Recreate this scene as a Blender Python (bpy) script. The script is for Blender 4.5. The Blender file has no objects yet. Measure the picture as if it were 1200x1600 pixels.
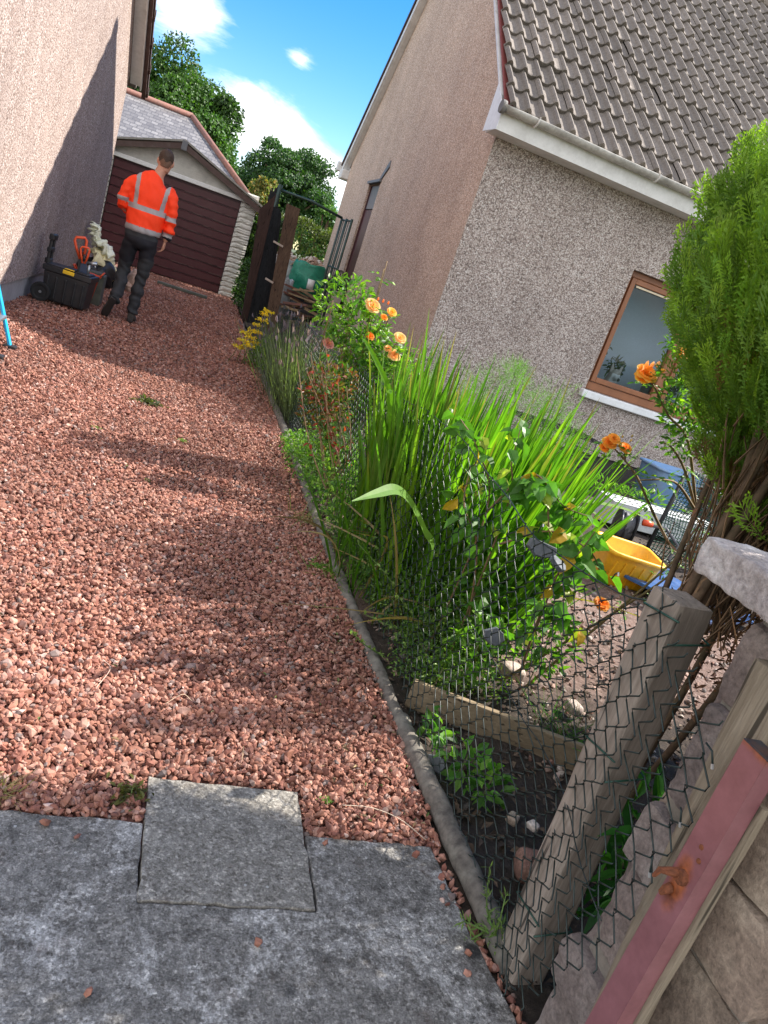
import bpy, math, random
import numpy as np
from mathutils import Matrix, Vector, noise as mnoise

# ------------------------------------------------------------------ camera, sky, sun, exposure
SC = bpy.context.scene
COL = SC.collection
EYE = np.array([0.0, 0.0, 1.30])
PITCH, ROLL, YAW = math.radians(16.6), math.radians(19.3), math.radians(19.3)
FPX = 1155.0
_fw = np.array([math.sin(YAW)*math.cos(PITCH), math.cos(YAW)*math.cos(PITCH), -math.sin(PITCH)])
_r0 = np.array([math.cos(YAW), -math.sin(YAW), 0.0]); _u0 = np.cross(_r0, _fw)
_rt = math.cos(ROLL)*_r0 + math.sin(ROLL)*_u0
_up = -math.sin(ROLL)*_r0 + math.cos(ROLL)*_u0
camd = bpy.data.cameras.new('camera'); cam = bpy.data.objects.new('camera', camd); COL.objects.link(cam)
camd.sensor_fit = 'HORIZONTAL'; camd.sensor_width = 36.0; camd.lens = FPX/1200.0*36.0
camd.clip_start = 0.05; camd.clip_end = 3000.0
m = Matrix.Identity(4)
for i in range(3):
    m[i][0] = _rt[i]; m[i][1] = _up[i]; m[i][2] = -_fw[i]; m[i][3] = EYE[i]
cam.matrix_world = m
SC.camera = cam

def ray(px, py):
    return _rt*((px-600)/FPX) - _up*((py-800)/FPX) + _fw
def aty(px, py, y):
    d = ray(px, py); return EYE + d*(y/d[1])
def atx(px, py, x):
    d = ray(px, py); return EYE + d*(x/d[0])
def atz(px, py, z=0.0):
    d = ray(px, py); return EYE + d*((z-EYE[2])/d[2])

SUN_DIR = np.array([1.0, 0.27, 1.03]); SUN_DIR /= np.linalg.norm(SUN_DIR)
sl = bpy.data.lights.new('sun', 'SUN'); sl.energy = 5.0; sl.angle = math.radians(0.5); sl.color = (1.0, 0.93, 0.83)
so = bpy.data.objects.new('sun', sl); COL.objects.link(so)
so.rotation_euler = Vector(SUN_DIR).to_track_quat('Z', 'Y').to_euler()

W = bpy.data.worlds.new('World'); SC.world = W; W.use_nodes = True
nt = W.node_tree; nt.nodes.clear()
def N(nt, t, **kw):
    n = nt.nodes.new(t)
    for k, v in kw.items():
        setattr(n, k, v)
    return n
def L(nt, a, b): nt.links.new(a, b)
sky = N(nt, 'ShaderNodeTexSky', sky_type='NISHITA'); sky.sun_disc = False
sky.sun_elevation = math.asin(SUN_DIR[2]); sky.sun_rotation = math.atan2(SUN_DIR[0], SUN_DIR[1])
sky.air_density = 1.0; sky.dust_density = 0.35; sky.ozone_density = 2.2; sky.altitude = 50
hsv = N(nt, 'ShaderNodeHueSaturation'); hsv.inputs['Saturation'].default_value = 1.5; hsv.inputs['Value'].default_value = 1.0; hsv.inputs['Hue'].default_value = 0.508
L(nt, sky.outputs[0], hsv.inputs['Color'])
tc = N(nt, 'ShaderNodeTexCoord')
no1 = N(nt, 'ShaderNodeTexNoise'); no1.inputs['Scale'].default_value = 6.0; no1.inputs['Detail'].default_value = 9; no1.inputs['Roughness'].default_value = 0.62
no1.inputs['Distortion'].default_value = 0.5
mp = N(nt, 'ShaderNodeMapping'); mp.inputs['Scale'].default_value = (1, 1, 2.6)
L(nt, tc.outputs['Generated'], mp.inputs['Vector']); L(nt, mp.outputs[0], no1.inputs['Vector'])
cover = None
AWAY = [((-.35, -1, .75), 1.35, 1.0, 1.5), ((-1, -.1, .6), .95, 1.0, 1.35), ((.9, -.9, .5), .9, 1, 1.2)]   # cloud banks added behind and beside the camera to whiten the shade fill
def nrm(v): return v/np.linalg.norm(v)
for (px, py, rad, squash, amp) in [(290, 10, .075, 1.3, 1.0), (400, 205, .15, 2.4, 1.25), (470, 250, .13, 2.4, 1.2), (330, 230, .16, 1.5, .9),
                                  (470, 95, .03, 1.3, .62), (560, 300, .10, 2.0, .9), (900, 500, .5, 3, .5)] + [(None, v, r_, s_, a_) for v, r_, s_, a_ in AWAY]:
    c = nrm(ray(px, py)) if px is not None else nrm(np.array(py, float))
    sub = N(nt, 'ShaderNodeVectorMath', operation='SUBTRACT'); sub.inputs[1].default_value = tuple(c)
    L(nt, tc.outputs['Generated'], sub.inputs[0])
    mul = N(nt, 'ShaderNodeVectorMath', operation='MULTIPLY'); mul.inputs[1].default_value = (1, 1, squash); L(nt, sub.outputs[0], mul.inputs[0])
    ln = N(nt, 'ShaderNodeVectorMath', operation='LENGTH'); L(nt, mul.outputs[0], ln.inputs[0])
    mr = N(nt, 'ShaderNodeMapRange'); mr.inputs['From Min'].default_value = rad; mr.inputs['From Max'].default_value = 0
    mr.inputs['To Max'].default_value = amp; L(nt, ln.outputs['Value'], mr.inputs['Value'])
    if cover is None: cover = mr.outputs[0]
    else:
        mx = N(nt, 'ShaderNodeMath', operation='MAXIMUM'); L(nt, cover, mx.inputs[0]); L(nt, mr.outputs[0], mx.inputs[1]); cover = mx.outputs[0]
# cover + noise -> cloud mask
a1 = N(nt, 'ShaderNodeMath', operation='MULTIPLY_ADD'); a1.inputs[1].default_value = 2.1; a1.inputs[2].default_value = -1.02
L(nt, no1.outputs['Fac'], a1.inputs[0])
a2 = N(nt, 'ShaderNodeMath', operation='ADD'); L(nt, a1.outputs[0], a2.inputs[0]); L(nt, cover, a2.inputs[1])
mr = N(nt, 'ShaderNodeMapRange', interpolation_type='SMOOTHSTEP'); mr.inputs['From Min'].default_value = 0.28; mr.inputs['From Max'].default_value = 0.95; mr.inputs['To Max'].default_value = 0.92
L(nt, a2.outputs[0], mr.inputs['Value'])
mixc = N(nt, 'ShaderNodeMix', data_type='RGBA'); mixc.inputs['B'].default_value = (8.0, 8.0, 8.1, 1)
L(nt, mr.outputs[0], mixc.inputs['Factor']); L(nt, hsv.outputs[0], mixc.inputs['A'])
bg = N(nt, 'ShaderNodeBackground'); bg.inputs['Strength'].default_value = 0.11
L(nt, mixc.outputs['Result'], bg.inputs['Color'])
wo = N(nt, 'ShaderNodeOutputWorld'); L(nt, bg.outputs[0], wo.inputs['Surface'])

SC.view_settings.view_transform = 'Standard'; SC.view_settings.look = 'None'
SC.view_settings.exposure = 1.15; SC.view_settings.gamma = 1.0
SC.render.engine = 'CYCLES'
SC.cycles.max_bounces = 8; SC.cycles.diffuse_bounces = 5; SC.cycles.transparent_max_bounces = 6

# ------------------------------------------------------------------ helpers
R = random.Random(11)
G = np.random.default_rng(5)
PI = math.pi

class MB:
    def __init__(s): s.V = []; s.F = []; s.M = []; s.C = []; s.n = 0
    def add(s, V, F, mat=0, col=None):
        V = np.asarray(V, float).reshape(-1, 3)
        if isinstance(F, np.ndarray): s.F.append((F + s.n)); s.M.append(np.full(len(F), mat))
        else:
            by = {}
            for f in F: by.setdefault(len(f), []).append(f)
            for k, v in by.items():
                s.F.append(np.array(v) + s.n); s.M.append(np.full(len(v), mat))
        s.V.append(V); s.n += len(V)
        if col is None: col = (1, 1, 1)
        col = np.asarray(col, float)
        if col.ndim == 1: col = np.tile(col[:3], (len(V), 1))
        s.C.append(col)
        return s
    def box(s, lo, hi, T=None, mat=0, col=None, taper=0.0):
        (x0, y0, z0), (x1, y1, z1) = lo, hi
        t = taper
        cx, cy = (x0+x1)/2, (y0+y1)/2
        q = lambda x, y, z, k: (cx+(x-cx)*k, cy+(y-cy)*k, z)
        k0 = 1-t
        V = np.array([q(x0,y0,z0,k0), q(x1,y0,z0,k0), q(x1,y1,z0,k0), q(x0,y1,z0,k0), q(x0,y0,z1,1), q(x1,y0,z1,1), q(x1,y1,z1,1), q(x0,y1,z1,1)])
        if T is not None: V = V @ np.array(T)[:3, :3].T + np.array(T)[:3, 3]
        return s.add(V, np.array([(0,3,2,1),(4,5,6,7),(0,1,5,4),(1,2,6,5),(2,3,7,6),(3,0,4,7)]), mat, col)
    def hexa(s, V, mat=0, col=None):
        return s.add(V, np.array([(0,3,2,1),(4,5,6,7),(0,1,5,4),(1,2,6,5),(2,3,7,6),(3,0,4,7)]), mat, col)
    def bar(s, a, b, w, h, mat=0, col=None, up=(0, 0, 1)):
        a, b = np.array(a, float), np.array(b, float); d = nrm(b-a); up = np.array(up, float)
        if abs(d @ up) > .95: up = np.array([1.0, 0, 0])
        sx = nrm(np.cross(d, up)); sz = np.cross(sx, d)
        V = [p + sx*i*w/2 + sz*j*h/2 for p in (a, b) for i, j in ((-1,-1),(1,-1),(1,1),(-1,1))]
        return s.hexa(V, mat, col)
    def tube(s, P, r, k=6, mat=0, col=None, cap=True, flat=1.0, ref=None):
        P = np.asarray(P, float); n = len(P)
        r = np.broadcast_to(np.asarray(r, float), (n,))
        T = np.gradient(P, axis=0); T /= np.linalg.norm(T, axis=1)[:, None]+1e-12
        ref = np.array([0, 0, 1.0]) if ref is None else np.array(ref, float)
        if np.abs(T @ ref).mean() > .9: ref = np.array([1.0, 0.1, 0])
        X = np.cross(T, ref); X /= np.linalg.norm(X, axis=1)[:, None]+1e-12
        Y = np.cross(X, T)
        a = np.arange(k)*2*PI/k
        V = (P[:, None] + r[:, None, None]*(np.cos(a)[None, :, None]*X[:, None] + flat*np.sin(a)[None, :, None]*Y[:, None])).reshape(-1, 3)
        i = np.arange(n-1)[:, None]*k; j = np.arange(k)[None]; j2 = (j+1) % k
        F = np.stack([i+j, i+j2, i+k+j2, i+k+j], -1).reshape(-1, 4)
        off = s.n
        s.add(V, F, mat, col)
        if cap:
            s.F.append(np.array([list(range(k))[::-1]])+off); s.M.append(np.array([mat]))
            s.F.append(np.array([list(range((n-1)*k, n*k))])+off); s.M.append(np.array([mat]))
        return s
    def lathe(s, prof, c, k=24, mat=0, col=None, T=None):
        prof = np.array(prof, float); n = len(prof); a = np.arange(k)*2*PI/k
        V = np.stack([prof[:, 0][:, None]*np.cos(a), prof[:, 0][:, None]*np.sin(a), np.repeat(prof[:, 1][:, None], k, 1)], -1).reshape(-1, 3)
        if T is not None: V = V @ np.array(T)[:3, :3].T
        V = V + np.array(c)
        i = np.arange(n-1)[:, None]*k; j = np.arange(k)[None]; j2 = (j+1) % k
        return s.add(V, np.stack([i+j, i+j2, i+k+j2, i+k+j], -1).reshape(-1, 4), mat, col)
    def grid(s, P, mat=0, col=None):
        a, b = P.shape[:2]; i = np.arange(a-1)[:, None]*b; j = np.arange(b-1)[None]
        return s.add(P.reshape(-1, 3), np.stack([i+j, i+j+1, i+b+j+1, i+b+j], -1).reshape(-1, 4), mat, col)
    def build(s, name, mats, parent=None, smooth=False, bevel=0, kind=None, solid=0):
        me = bpy.data.meshes.new(name)
        V = np.concatenate(s.V); me.vertices.add(len(V)); me.vertices.foreach_set('co', V.astype(np.float32).ravel())
        sizes = np.concatenate([np.full(len(f), f.shape[1]) for f in s.F]); loops = np.concatenate([f.ravel() for f in s.F])
        me.loops.add(len(loops)); me.loops.foreach_set('vertex_index', loops.astype(np.int32))
        me.polygons.add(len(sizes)); st = np.concatenate([[0], np.cumsum(sizes)[:-1]])
        me.polygons.foreach_set('loop_start', st.astype(np.int32))
        me.polygons.foreach_set('material_index', np.concatenate(s.M).astype(np.int32))
        me.update(calc_edges=True); me.validate()
        if len(me.vertices) == len(V):
            C = np.concatenate(s.C); C = np.concatenate([C, np.ones((len(C), 1))], 1)
            ca = me.color_attributes.new('col', 'FLOAT_COLOR', 'POINT'); ca.data.foreach_set('color', C.astype(np.float32).ravel())
        for mm in (mats if isinstance(mats, (list, tuple)) else [mats]): me.materials.append(mm)
        me.polygons.foreach_set('use_smooth', np.full(len(me.polygons), smooth))
        o = bpy.data.objects.new(name, me); COL.objects.link(o)
        if parent is not None: o.parent = parent
        if bevel:
            bv = o.modifiers.new('bevel', 'BEVEL'); bv.width = bevel; bv.segments = 2; bv.limit_method = 'ANGLE'; bv.angle_limit = math.radians(40)
        if solid:
            sd = o.modifiers.new('solid', 'SOLIDIFY'); sd.thickness = solid
        if kind: o['kind'] = kind
        return o

def thing(name, label, cat, group=None):
    o = bpy.data.objects.new(name, None); COL.objects.link(o); o.empty_display_size = .1
    o['label'] = label; o['category'] = cat
    if group: o['group'] = group
    return o
def tag(o, label, cat, group=None, kind=None):
    o['label'] = label; o['category'] = cat
    if group: o['group'] = group
    if kind: o['kind'] = kind
    return o
def struct(o, label=None):
    o['kind'] = 'structure'
    if label: o['label'] = label
    return o
def place_empty(e, loc):
    # moves the empty to the thing's base without moving its children
    e.location = Vector(loc)
    for c in e.children:
        c.matrix_parent_inverse = Matrix.Translation(-Vector(loc))

def rotz(a, loc=(0, 0, 0)):
    return Matrix.Translation(Vector(loc)) @ Matrix.Rotation(a, 4, 'Z')

# leaf templates: length along +Y (0..1), width along X, normal Z
def tmpl_leaf(w=.5, fold=.12, droop=.12):
    V = np.array([(0,0,0), (-w*.42,.33,fold), (0,.33,0), (w*.42,.33,fold), (-w*.36,.68,fold*.8-droop*.4), (0,.68,-droop*.4), (w*.36,.68,fold*.8-droop*.4), (0,1,-droop)], float)
    F = [(0,2,1), (0,3,2), (1,2,5,4), (2,3,6,5), (4,5,7), (5,6,7)]
    return V, F
def tmpl_dia(w=.5, fold=.1):
    return np.array([(0,0,0), (w*.5,.45,fold), (0,1,0), (-w*.5,.45,fold)], float), [(0,1,2,3)]
def scatter(mb, tm, P, D, Nn, S, C, mat=0):
    """place a template at points P, along D, facing Nn, sizes S, colours C"""
    V, F = tm; P = np.asarray(P, float); n = len(P)
    D = D/(np.linalg.norm(D, axis=1)[:, None]+1e-9)
    X = np.cross(D, Nn); X /= np.linalg.norm(X, axis=1)[:, None]+1e-9
    Z = np.cross(X, D)
    S = np.broadcast_to(S, (n,))
    W_ = P[:, None] + S[:, None, None]*(V[None, :, 0, None]*X[:, None] + V[None, :, 1, None]*D[:, None] + V[None, :, 2, None]*Z[:, None])
    k = len(V); C = np.broadcast_to(C, (n, 3)); Cv = np.repeat(C, k, 0)
    off = np.arange(n)*k
    base = mb.n
    mb.V.append(W_.reshape(-1, 3)); mb.C.append(Cv); mb.n += n*k
    by = {}
    for f in F: by.setdefault(len(f), []).append(f)
    for kk, v in by.items():
        Fa = (np.array(v)[None] + off[:, None, None]).reshape(-1, kk) + base
        mb.F.append(Fa); mb.M.append(np.full(len(Fa), mat))
def blades(mb, B, D, Ln, Wd, bend, seg=7, fold=.3, C=(1, 1, 1), mat=0, side=None, prof=None, tips=0):
    """long tapering leaves; B base, D direction, Ln length, Wd width, bend = vector added * t^2"""
    B = np.asarray(B, float); n = len(B); D = D/np.linalg.norm(D, axis=1)[:, None]
    t = np.linspace(0, 1, seg+1)
    P = B[:, None] + D[:, None]*(Ln[:, None]*t)[..., None] + bend[:, None]*(t**2)[None, :, None]
    T = D[:, None]*Ln[:, None, None] + 2*bend[:, None]*t[None, :, None]; T /= np.linalg.norm(T, axis=2)[..., None]
    if side is None:
        side = G.normal(size=(n, 3)); side[:, 2] *= .2
    X = np.cross(T, side[:, None]); X /= np.linalg.norm(X, axis=2)[..., None]+1e-9
    Z = np.cross(X, T)
    w = (prof(t) if prof else np.minimum(1, .45+t*2)*(1-t**3)*1.0+0.0)
    w = np.maximum(w, .02)
    wd = Wd[:, None]*w[None]*.5
    A = P - X*wd[..., None] + Z*(wd*fold)[..., None]; Cc = P; Bb = P + X*wd[..., None] + Z*(wd*fold)[..., None]
    V = np.stack([A, Cc, Bb], 2)   # n, seg+1, 3, 3
    k = (seg+1)*3
    i = np.arange(seg)[:, None]*3; j = np.arange(2)[None]
    F = np.stack([i+j, i+j+1, i+3+j+1, i+3+j], -1).reshape(-1, 4)
    Fa = (F[None] + (np.arange(n)*k)[:, None, None]).reshape(-1, 4) + mb.n
    C = np.broadcast_to(C, (n, 3))
    Ck = np.repeat(C, k, 0).reshape(n, seg+1, 3, 3).copy(); Ck[:, :, 1] *= 1.28; Ck[:, :, 0] *= .9
    if tips: 
        w_ = (G.random(n) < tips)[:, None, None, None]*np.clip((t-.78)/.2, 0, 1)[None, :, None, None]; Ck = Ck*(1-w_)+np.array([.30, .20, .08])*w_; Ck[:, :2] = Ck[:, :2]*.6+np.array([.20, .22, .06])*.4
    mb.V.append(V.reshape(-1, 3)); mb.C.append(Ck.reshape(-1, 3)); mb.F.append(Fa); mb.M.append(np.full(len(Fa), mat)); mb.n += n*k
def ucols(n, base, var=.25, hue=None):
    base = np.array(base); v = 1 + G.uniform(-var, var, (n, 1))
    c = base[None]*v
    if hue is not None:
        t = G.random((n, 1))**2; c = c*(1-t) + np.array(hue)[None]*v*t
    return c
def rdir(n, zmin=-1.0):
    v = G.normal(size=(n, 3)); v /= np.linalg.norm(v, axis=1)[:, None]
    v[:, 2] = np.where(v[:, 2] < zmin, -v[:, 2], v[:, 2]); return v

# ------------------------------------------------------------------ materials
def new_mat(name):
    mt = bpy.data.materials.new(name); mt.use_nodes = True
    return mt, mt.node_tree, mt.node_tree.nodes['Principled BSDF']
def ramp(nt, fac, stops, interp='LINEAR'):
    r = N(nt, 'ShaderNodeValToRGB'); e = r.color_ramp; e.interpolation = interp
    while len(e.elements) < len(stops): e.elements.new(.5)
    for q, (p, c) in zip(e.elements, stops): q.position = p; q.color = (*c, 1)
    L(nt, fac, r.inputs[0]); return r.outputs[0]
def mixrgb(nt, f, a, b, mode='MIX'):
    mx = N(nt, 'ShaderNodeMix', data_type='RGBA', blend_type=mode)
    for s, v in (('Factor', f), ('A', a), ('B', b)):
        if hasattr(v, 'default_value'): L(nt, v, mx.inputs[s])
        elif s == 'Factor': mx.inputs[s].default_value = v
        else: mx.inputs[s].default_value = (*v, 1)
    return mx.outputs['Result']
def noise(nt, scale, detail=5, rough=.6, coord='Object', dist=0, vec=None, mapscale=None):
    n = N(nt, 'ShaderNodeTexNoise'); n.inputs['Scale'].default_value = scale; n.inputs['Detail'].default_value = detail
    n.inputs['Roughness'].default_value = rough; n.inputs['Distortion'].default_value = dist
    src = vec or N(nt, 'ShaderNodeTexCoord').outputs[coord]
    if mapscale:
        mp = N(nt, 'ShaderNodeMapping'); mp.inputs['Scale'].default_value = mapscale; L(nt, src, mp.inputs['Vector']); src = mp.outputs[0]
    L(nt, src, n.inputs['Vector']); return n.outputs['Fac']
def bump(nt, b, h, strength=.4, dist=.01):
    bp = N(nt, 'ShaderNodeBump'); bp.inputs['Strength'].default_value = strength; bp.inputs['Distance'].default_value = dist
    L(nt, h, bp.inputs['Height']); L(nt, bp.outputs[0], b.inputs['Normal'])
def simple(name, col, rough=.6, metal=0, var=.12, scale=30, bmp=.15, dirt=None, dscale=4, damt=.6, bd=.003, mapscale=None):
    mt, nt, b = new_mat(name)
    f = noise(nt, scale, 6, mapscale=mapscale)
    c = ramp(nt, f, [(.3, tuple(x*(1-var) for x in col)), (.7, tuple(min(1, x*(1+var)) for x in col))])
    if dirt:
        g = noise(nt, dscale, 8, .7)
        g = ramp(nt, g, [(.45, (0,0,0)), (.72, (damt,)*3)])
        c = mixrgb(nt, g, c, dirt)
    L(nt, c, b.inputs['Base Color']); b.inputs['Roughness'].default_value = rough; b.inputs['Metallic'].default_value = metal
    if bmp: bump(nt, b, f, bmp, bd)
    return mt
def attr_mat(name, rough=.7, trans=0.0, nscale=40, nvar=.25, bmp=0, spec=.4, bd=.003, tcol=(1.2, 1.5, .35)):
    """colour comes from the object's own colour attribute"""
    mt, nt, b = new_mat(name)
    at = N(nt, 'ShaderNodeAttribute'); at.attribute_name = 'col'
    f = noise(nt, nscale, 4)
    c = ramp(nt, f, [(.3, (1-nvar,)*3), (.7, (1+nvar,)*3)])
    c = mixrgb(nt, 1.0, at.outputs['Color'], c, 'MULTIPLY')
    L(nt, c, b.inputs['Base Color']); b.inputs['Roughness'].default_value = rough; b.inputs['Specular IOR Level'].default_value = spec
    if bmp: bump(nt, b, f, bmp, bd)
    if trans:
        tr = N(nt, 'ShaderNodeBsdfTranslucent'); c2 = mixrgb(nt, 1.0, c, tcol, 'MULTIPLY'); L(nt, c2, tr.inputs['Color'])
        mx = N(nt, 'ShaderNodeMixShader'); mx.inputs[0].default_value = trans
        L(nt, b.outputs[0], mx.inputs[1]); L(nt, tr.outputs[0], mx.inputs[2])
        L(nt, mx.outputs[0], nt.nodes['Material Output'].inputs['Surface'])
    return mt
def roughcast(name, stops, scale=62, bs=.9, tint=None):
    mt, nt, b = new_mat(name)
    tcn = N(nt, 'ShaderNodeTexCoord').outputs['Object']
    vo = N(nt, 'ShaderNodeTexVoronoi'); vo.inputs['Scale'].default_value = scale; L(nt, tcn, vo.inputs['Vector'])
    vo.inputs['Randomness'].default_value = 1
    sx = N(nt, 'ShaderNodeSeparateColor'); L(nt, vo.outputs['Color'], sx.inputs[0])
    c = ramp(nt, sx.outputs[0], stops)
    # dark mortar between the stones
    d = ramp(nt, vo.outputs['Distance'], [(.35, (1,1,1)), (.75, (.55,.52,.5))])
    c = mixrgb(nt, 1, c, d, 'MULTIPLY')
    big = noise(nt, 1.3, 6, .65)
    c = mixrgb(nt, 1, c, ramp(nt, big, [(.3, (.86,.85,.85)), (.7, (1.08,1.07,1.06))]), 'MULTIPLY')
    c = mixrgb(nt, 1, c, ramp(nt, noise(nt, 2.6, 7, .7, mapscale=(1, 1, .13)), [(.32, (.91,.90,.89)), (.6, (1.02,1.02,1.02))]), 'MULTIPLY')
    L(nt, c, b.inputs['Base Color']); b.inputs['Roughness'].default_value = .85; b.inputs['Specular IOR Level'].default_value = .3
    inv = N(nt, 'ShaderNodeMath', operation='SUBTRACT'); inv.inputs[0].default_value = 1; L(nt, vo.outputs['Distance'], inv.inputs[1])
    bump(nt, b, inv.outputs[0], bs, .008)
    return mt

M = {}
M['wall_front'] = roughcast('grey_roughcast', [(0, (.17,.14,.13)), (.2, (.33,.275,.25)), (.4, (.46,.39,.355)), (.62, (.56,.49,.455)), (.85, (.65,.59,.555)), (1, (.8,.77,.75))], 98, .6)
M['wall_gable'] = roughcast('bounce_pink_roughcast', [(0, (.46,.33,.25)), (.3, (.66,.49,.385)), (.6, (.76,.585,.47)), (.88, (.82,.67,.56)), (1, (.86,.76,.67))], 84, .5)  # pink bounce off the gravel drive put into the gable colour
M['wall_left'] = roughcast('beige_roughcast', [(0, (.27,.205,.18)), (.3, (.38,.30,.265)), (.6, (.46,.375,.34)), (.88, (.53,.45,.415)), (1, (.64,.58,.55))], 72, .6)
M['plinth'] = simple('painted_plinth', (.36,.35,.36), .8, dirt=(.15,.14,.12), bmp=.3)
M['white'] = simple('white_paint', (.72,.71,.69), .45, var=.05, dirt=(.34,.32,.28), dscale=6, damt=.45, bmp=.05)
M['white_clean'] = simple('white_sill_paint', (.78,.8,.82), .5, var=.05, dirt=(.4,.38,.34), dscale=9, damt=.3, bmp=.1)
M['gutter'] = simple('weathered_gutter', (.5,.48,.44), .6, var=.15, dirt=(.12,.11,.09), dscale=5, damt=.8)
M['brown_frame'] = simple('brown_upvc', (.27,.105,.045), .4, var=.2, scale=9, bmp=.04, mapscale=(1,1,.15))
M['maroon'] = simple('dark_brown_paint', (.068,.014,.018), .38, var=.2, dirt=(.11,.06,.05), dscale=7, damt=.25, bmp=.05)
M['brown_board'] = simple('brown_barge', (.075,.04,.032), .6, var=.2, dirt=(.16,.12,.1), dscale=8, damt=.4)
M['redstrip'] = simple('red_undercloak', (.25,.06,.05), .7)
M['lead'] = simple('lead_grey', (.14,.14,.15), .5)
M['black_plastic'] = simple('black_plastic', (.016,.017,.02), .42, var=.3, scale=120, dirt=(.07,.06,.055), dscale=9, damt=.35, bmp=.08)
M['black'] = simple('black_rubber', (.012,.012,.013), .7)
M['orange'] = simple('orange_plastic', (.72,.09,.025), .4, var=.1, bmp=.03)
M['navy'] = simple('navy_plastic', (.02,.04,.09), .35)
M['steel'] = simple('worn_steel', (.42,.43,.44), .35, .8)
M['yellow'] = simple('yellow_plastic', (.86,.46,.012), .42, var=.08, dirt=(.3,.14,.03), dscale=7, damt=.5, bmp=.06)
M['yellowclip'] = simple('yellow_clip', (.8,.5,.02), .4)
M['blue'] = simple('blue_ladder_paint', (.02,.36,.66), .35, var=.1)
M['ladder_cream'] = simple('cream_ladder_paint', (.55,.42,.14), .4, var=.15)  # yellow-cream lining of the ladder stiles
M['blue_tarp'] = simple('blue_plastic', (.015,.085,.27), .35, var=.3, dirt=(.2,.2,.2), damt=.4)
M['sky_box'] = simple('pale_blue_plastic', (.17,.32,.56), .45, var=.08, dirt=(.4,.42,.45), damt=.4)
M['white_metal'] = simple('white_metal', (.62,.66,.67), .4, dirt=(.25,.23,.2), damt=.5)
M['cream'] = simple('cream_board', (.47,.39,.33), .7, dirt=(.25,.2,.17))
M['terracotta'] = simple('clay_ridge', (.23,.1,.075), .8, var=.25, scale=18, dirt=(.1,.09,.08))
M['dirtywood'] = simple('cut_timber', (.3,.21,.12), .8, var=.3, scale=14, dirt=(.1,.07,.05))
M['greenmetal'] = simple('dark_green_metal', (.02,.045,.035), .45)
M['greenbag'] = simple('green_woven_bag', (.01,.2,.12), .5, var=.25, scale=20, bmp=.5, bd=.02)
M['greywood'] = simple('grey_green_plank', (.1,.105,.085), .85, var=.3, scale=12)
M['room'] = simple('room_paint', (.74,.78,.82), .9, var=.03, bmp=0)
M['earth_under'] = simple('brown_earth', (.055,.04,.03), 1, var=.5, scale=25, bmp=.8, bd=.03)
M['lawn'] = simple('far_ground', (.06,.08,.03), 1, var=.4, scale=2)

def wood(name, dark, light, scale=3, crack=True, green=None, axis=2):
    mt, nt, b = new_mat(name)
    ms = [9, 9, 9]; ms[axis] = .55
    f = noise(nt, scale*3, 8, .72, mapscale=tuple(ms), dist=.4)
    g = noise(nt, 2.2, 5, .6)
    c = ramp(nt, f, [(.28, dark), (.5, tuple((a+b_)/2 for a, b_ in zip(dark, light))), (.68, light)])
    c = mixrgb(nt, ramp(nt, g, [(.4, (0,0,0)), (.7, (.55,.55,.55))]), c, green or tuple(x*.6 for x in dark))
    ms2 = [22, 22, 22]; ms2[axis] = .8
    h = noise(nt, 2.5, 3, .5, mapscale=tuple(ms2))
    k = ramp(nt, h, [(.33, (.25,.25,.25)), (.38, (1,1,1))])
    c = mixrgb(nt, 1, c, k, 'MULTIPLY')
    L(nt, c, b.inputs['Base Color']); b.inputs['Roughness'].default_value = .85; b.inputs['Specular IOR Level'].default_value = .25
    mm = N(nt, 'ShaderNodeMath', operation='MULTIPLY'); L(nt, f, mm.inputs[0]); L(nt, k, mm.inputs[1])
    bump(nt, b, mm.outputs[0], .7, .004)
    return mt
M['post'] = wood('weathered_grey_post', (.20,.16,.13), (.48,.405,.345))
M['timber'] = wood('weathered_brown_timber', (.15,.115,.08), (.34,.28,.21), green=(.1,.1,.085))
M['plankdark'] = wood('dark_brown_fence_plank', (.03,.017,.014), (.065,.036,.03))
M['plankblack'] = wood('black_fence_plank', (.008,.009,.011), (.03,.032,.036))
M['plankold'] = wood('old_weathered_plank', (.05,.03,.02), (.15,.095,.065))
M['boardx'] = wood('garden_edging_board', (.2,.145,.09), (.38,.3,.2), axis=0)
M['log'] = simple('lichened_round_rail', (.115,.10,.085), .95, var=.5, scale=38, bmp=.9, bd=.004, dirt=(.27,.26,.22), dscale=13, damt=.6)

def pinkpaint():
    mt, nt, b = new_mat('faded_red_steel')
    f = noise(nt, 18, 7, .7); g = noise(nt, 5, 8, .65)
    c = ramp(nt, f, [(.3, (.17,.062,.07)), (.7, (.27,.11,.125))])
    at = N(nt, 'ShaderNodeAttribute'); at.attribute_name = 'col'     # r = rusting
    gg = N(nt, 'ShaderNodeMath', operation='MULTIPLY_ADD'); L(nt, g, gg.inputs[0]); gg.inputs[1].default_value = .8; 
    sp = N(nt, 'ShaderNodeSeparateColor'); L(nt, at.outputs['Color'], sp.inputs[0]); L(nt, sp.outputs[0], gg.inputs[2])
    rm = ramp(nt, gg.outputs[0], [(.59, (0,0,0)), (.72, (1,1,1))])
    rust = ramp(nt, noise(nt, 60, 6), [(.3, (.12,.03,.012)), (.7, (.42,.12,.04))])
    c = mixrgb(nt, rm, c, rust)
    L(nt, c, b.inputs['Base Color']); b.inputs['Roughness'].default_value = .3; b.inputs['Specular IOR Level'].default_value = .8
    bump(nt, b, f, .12, .002)
    return mt
M['pink'] = pinkpaint()

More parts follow.
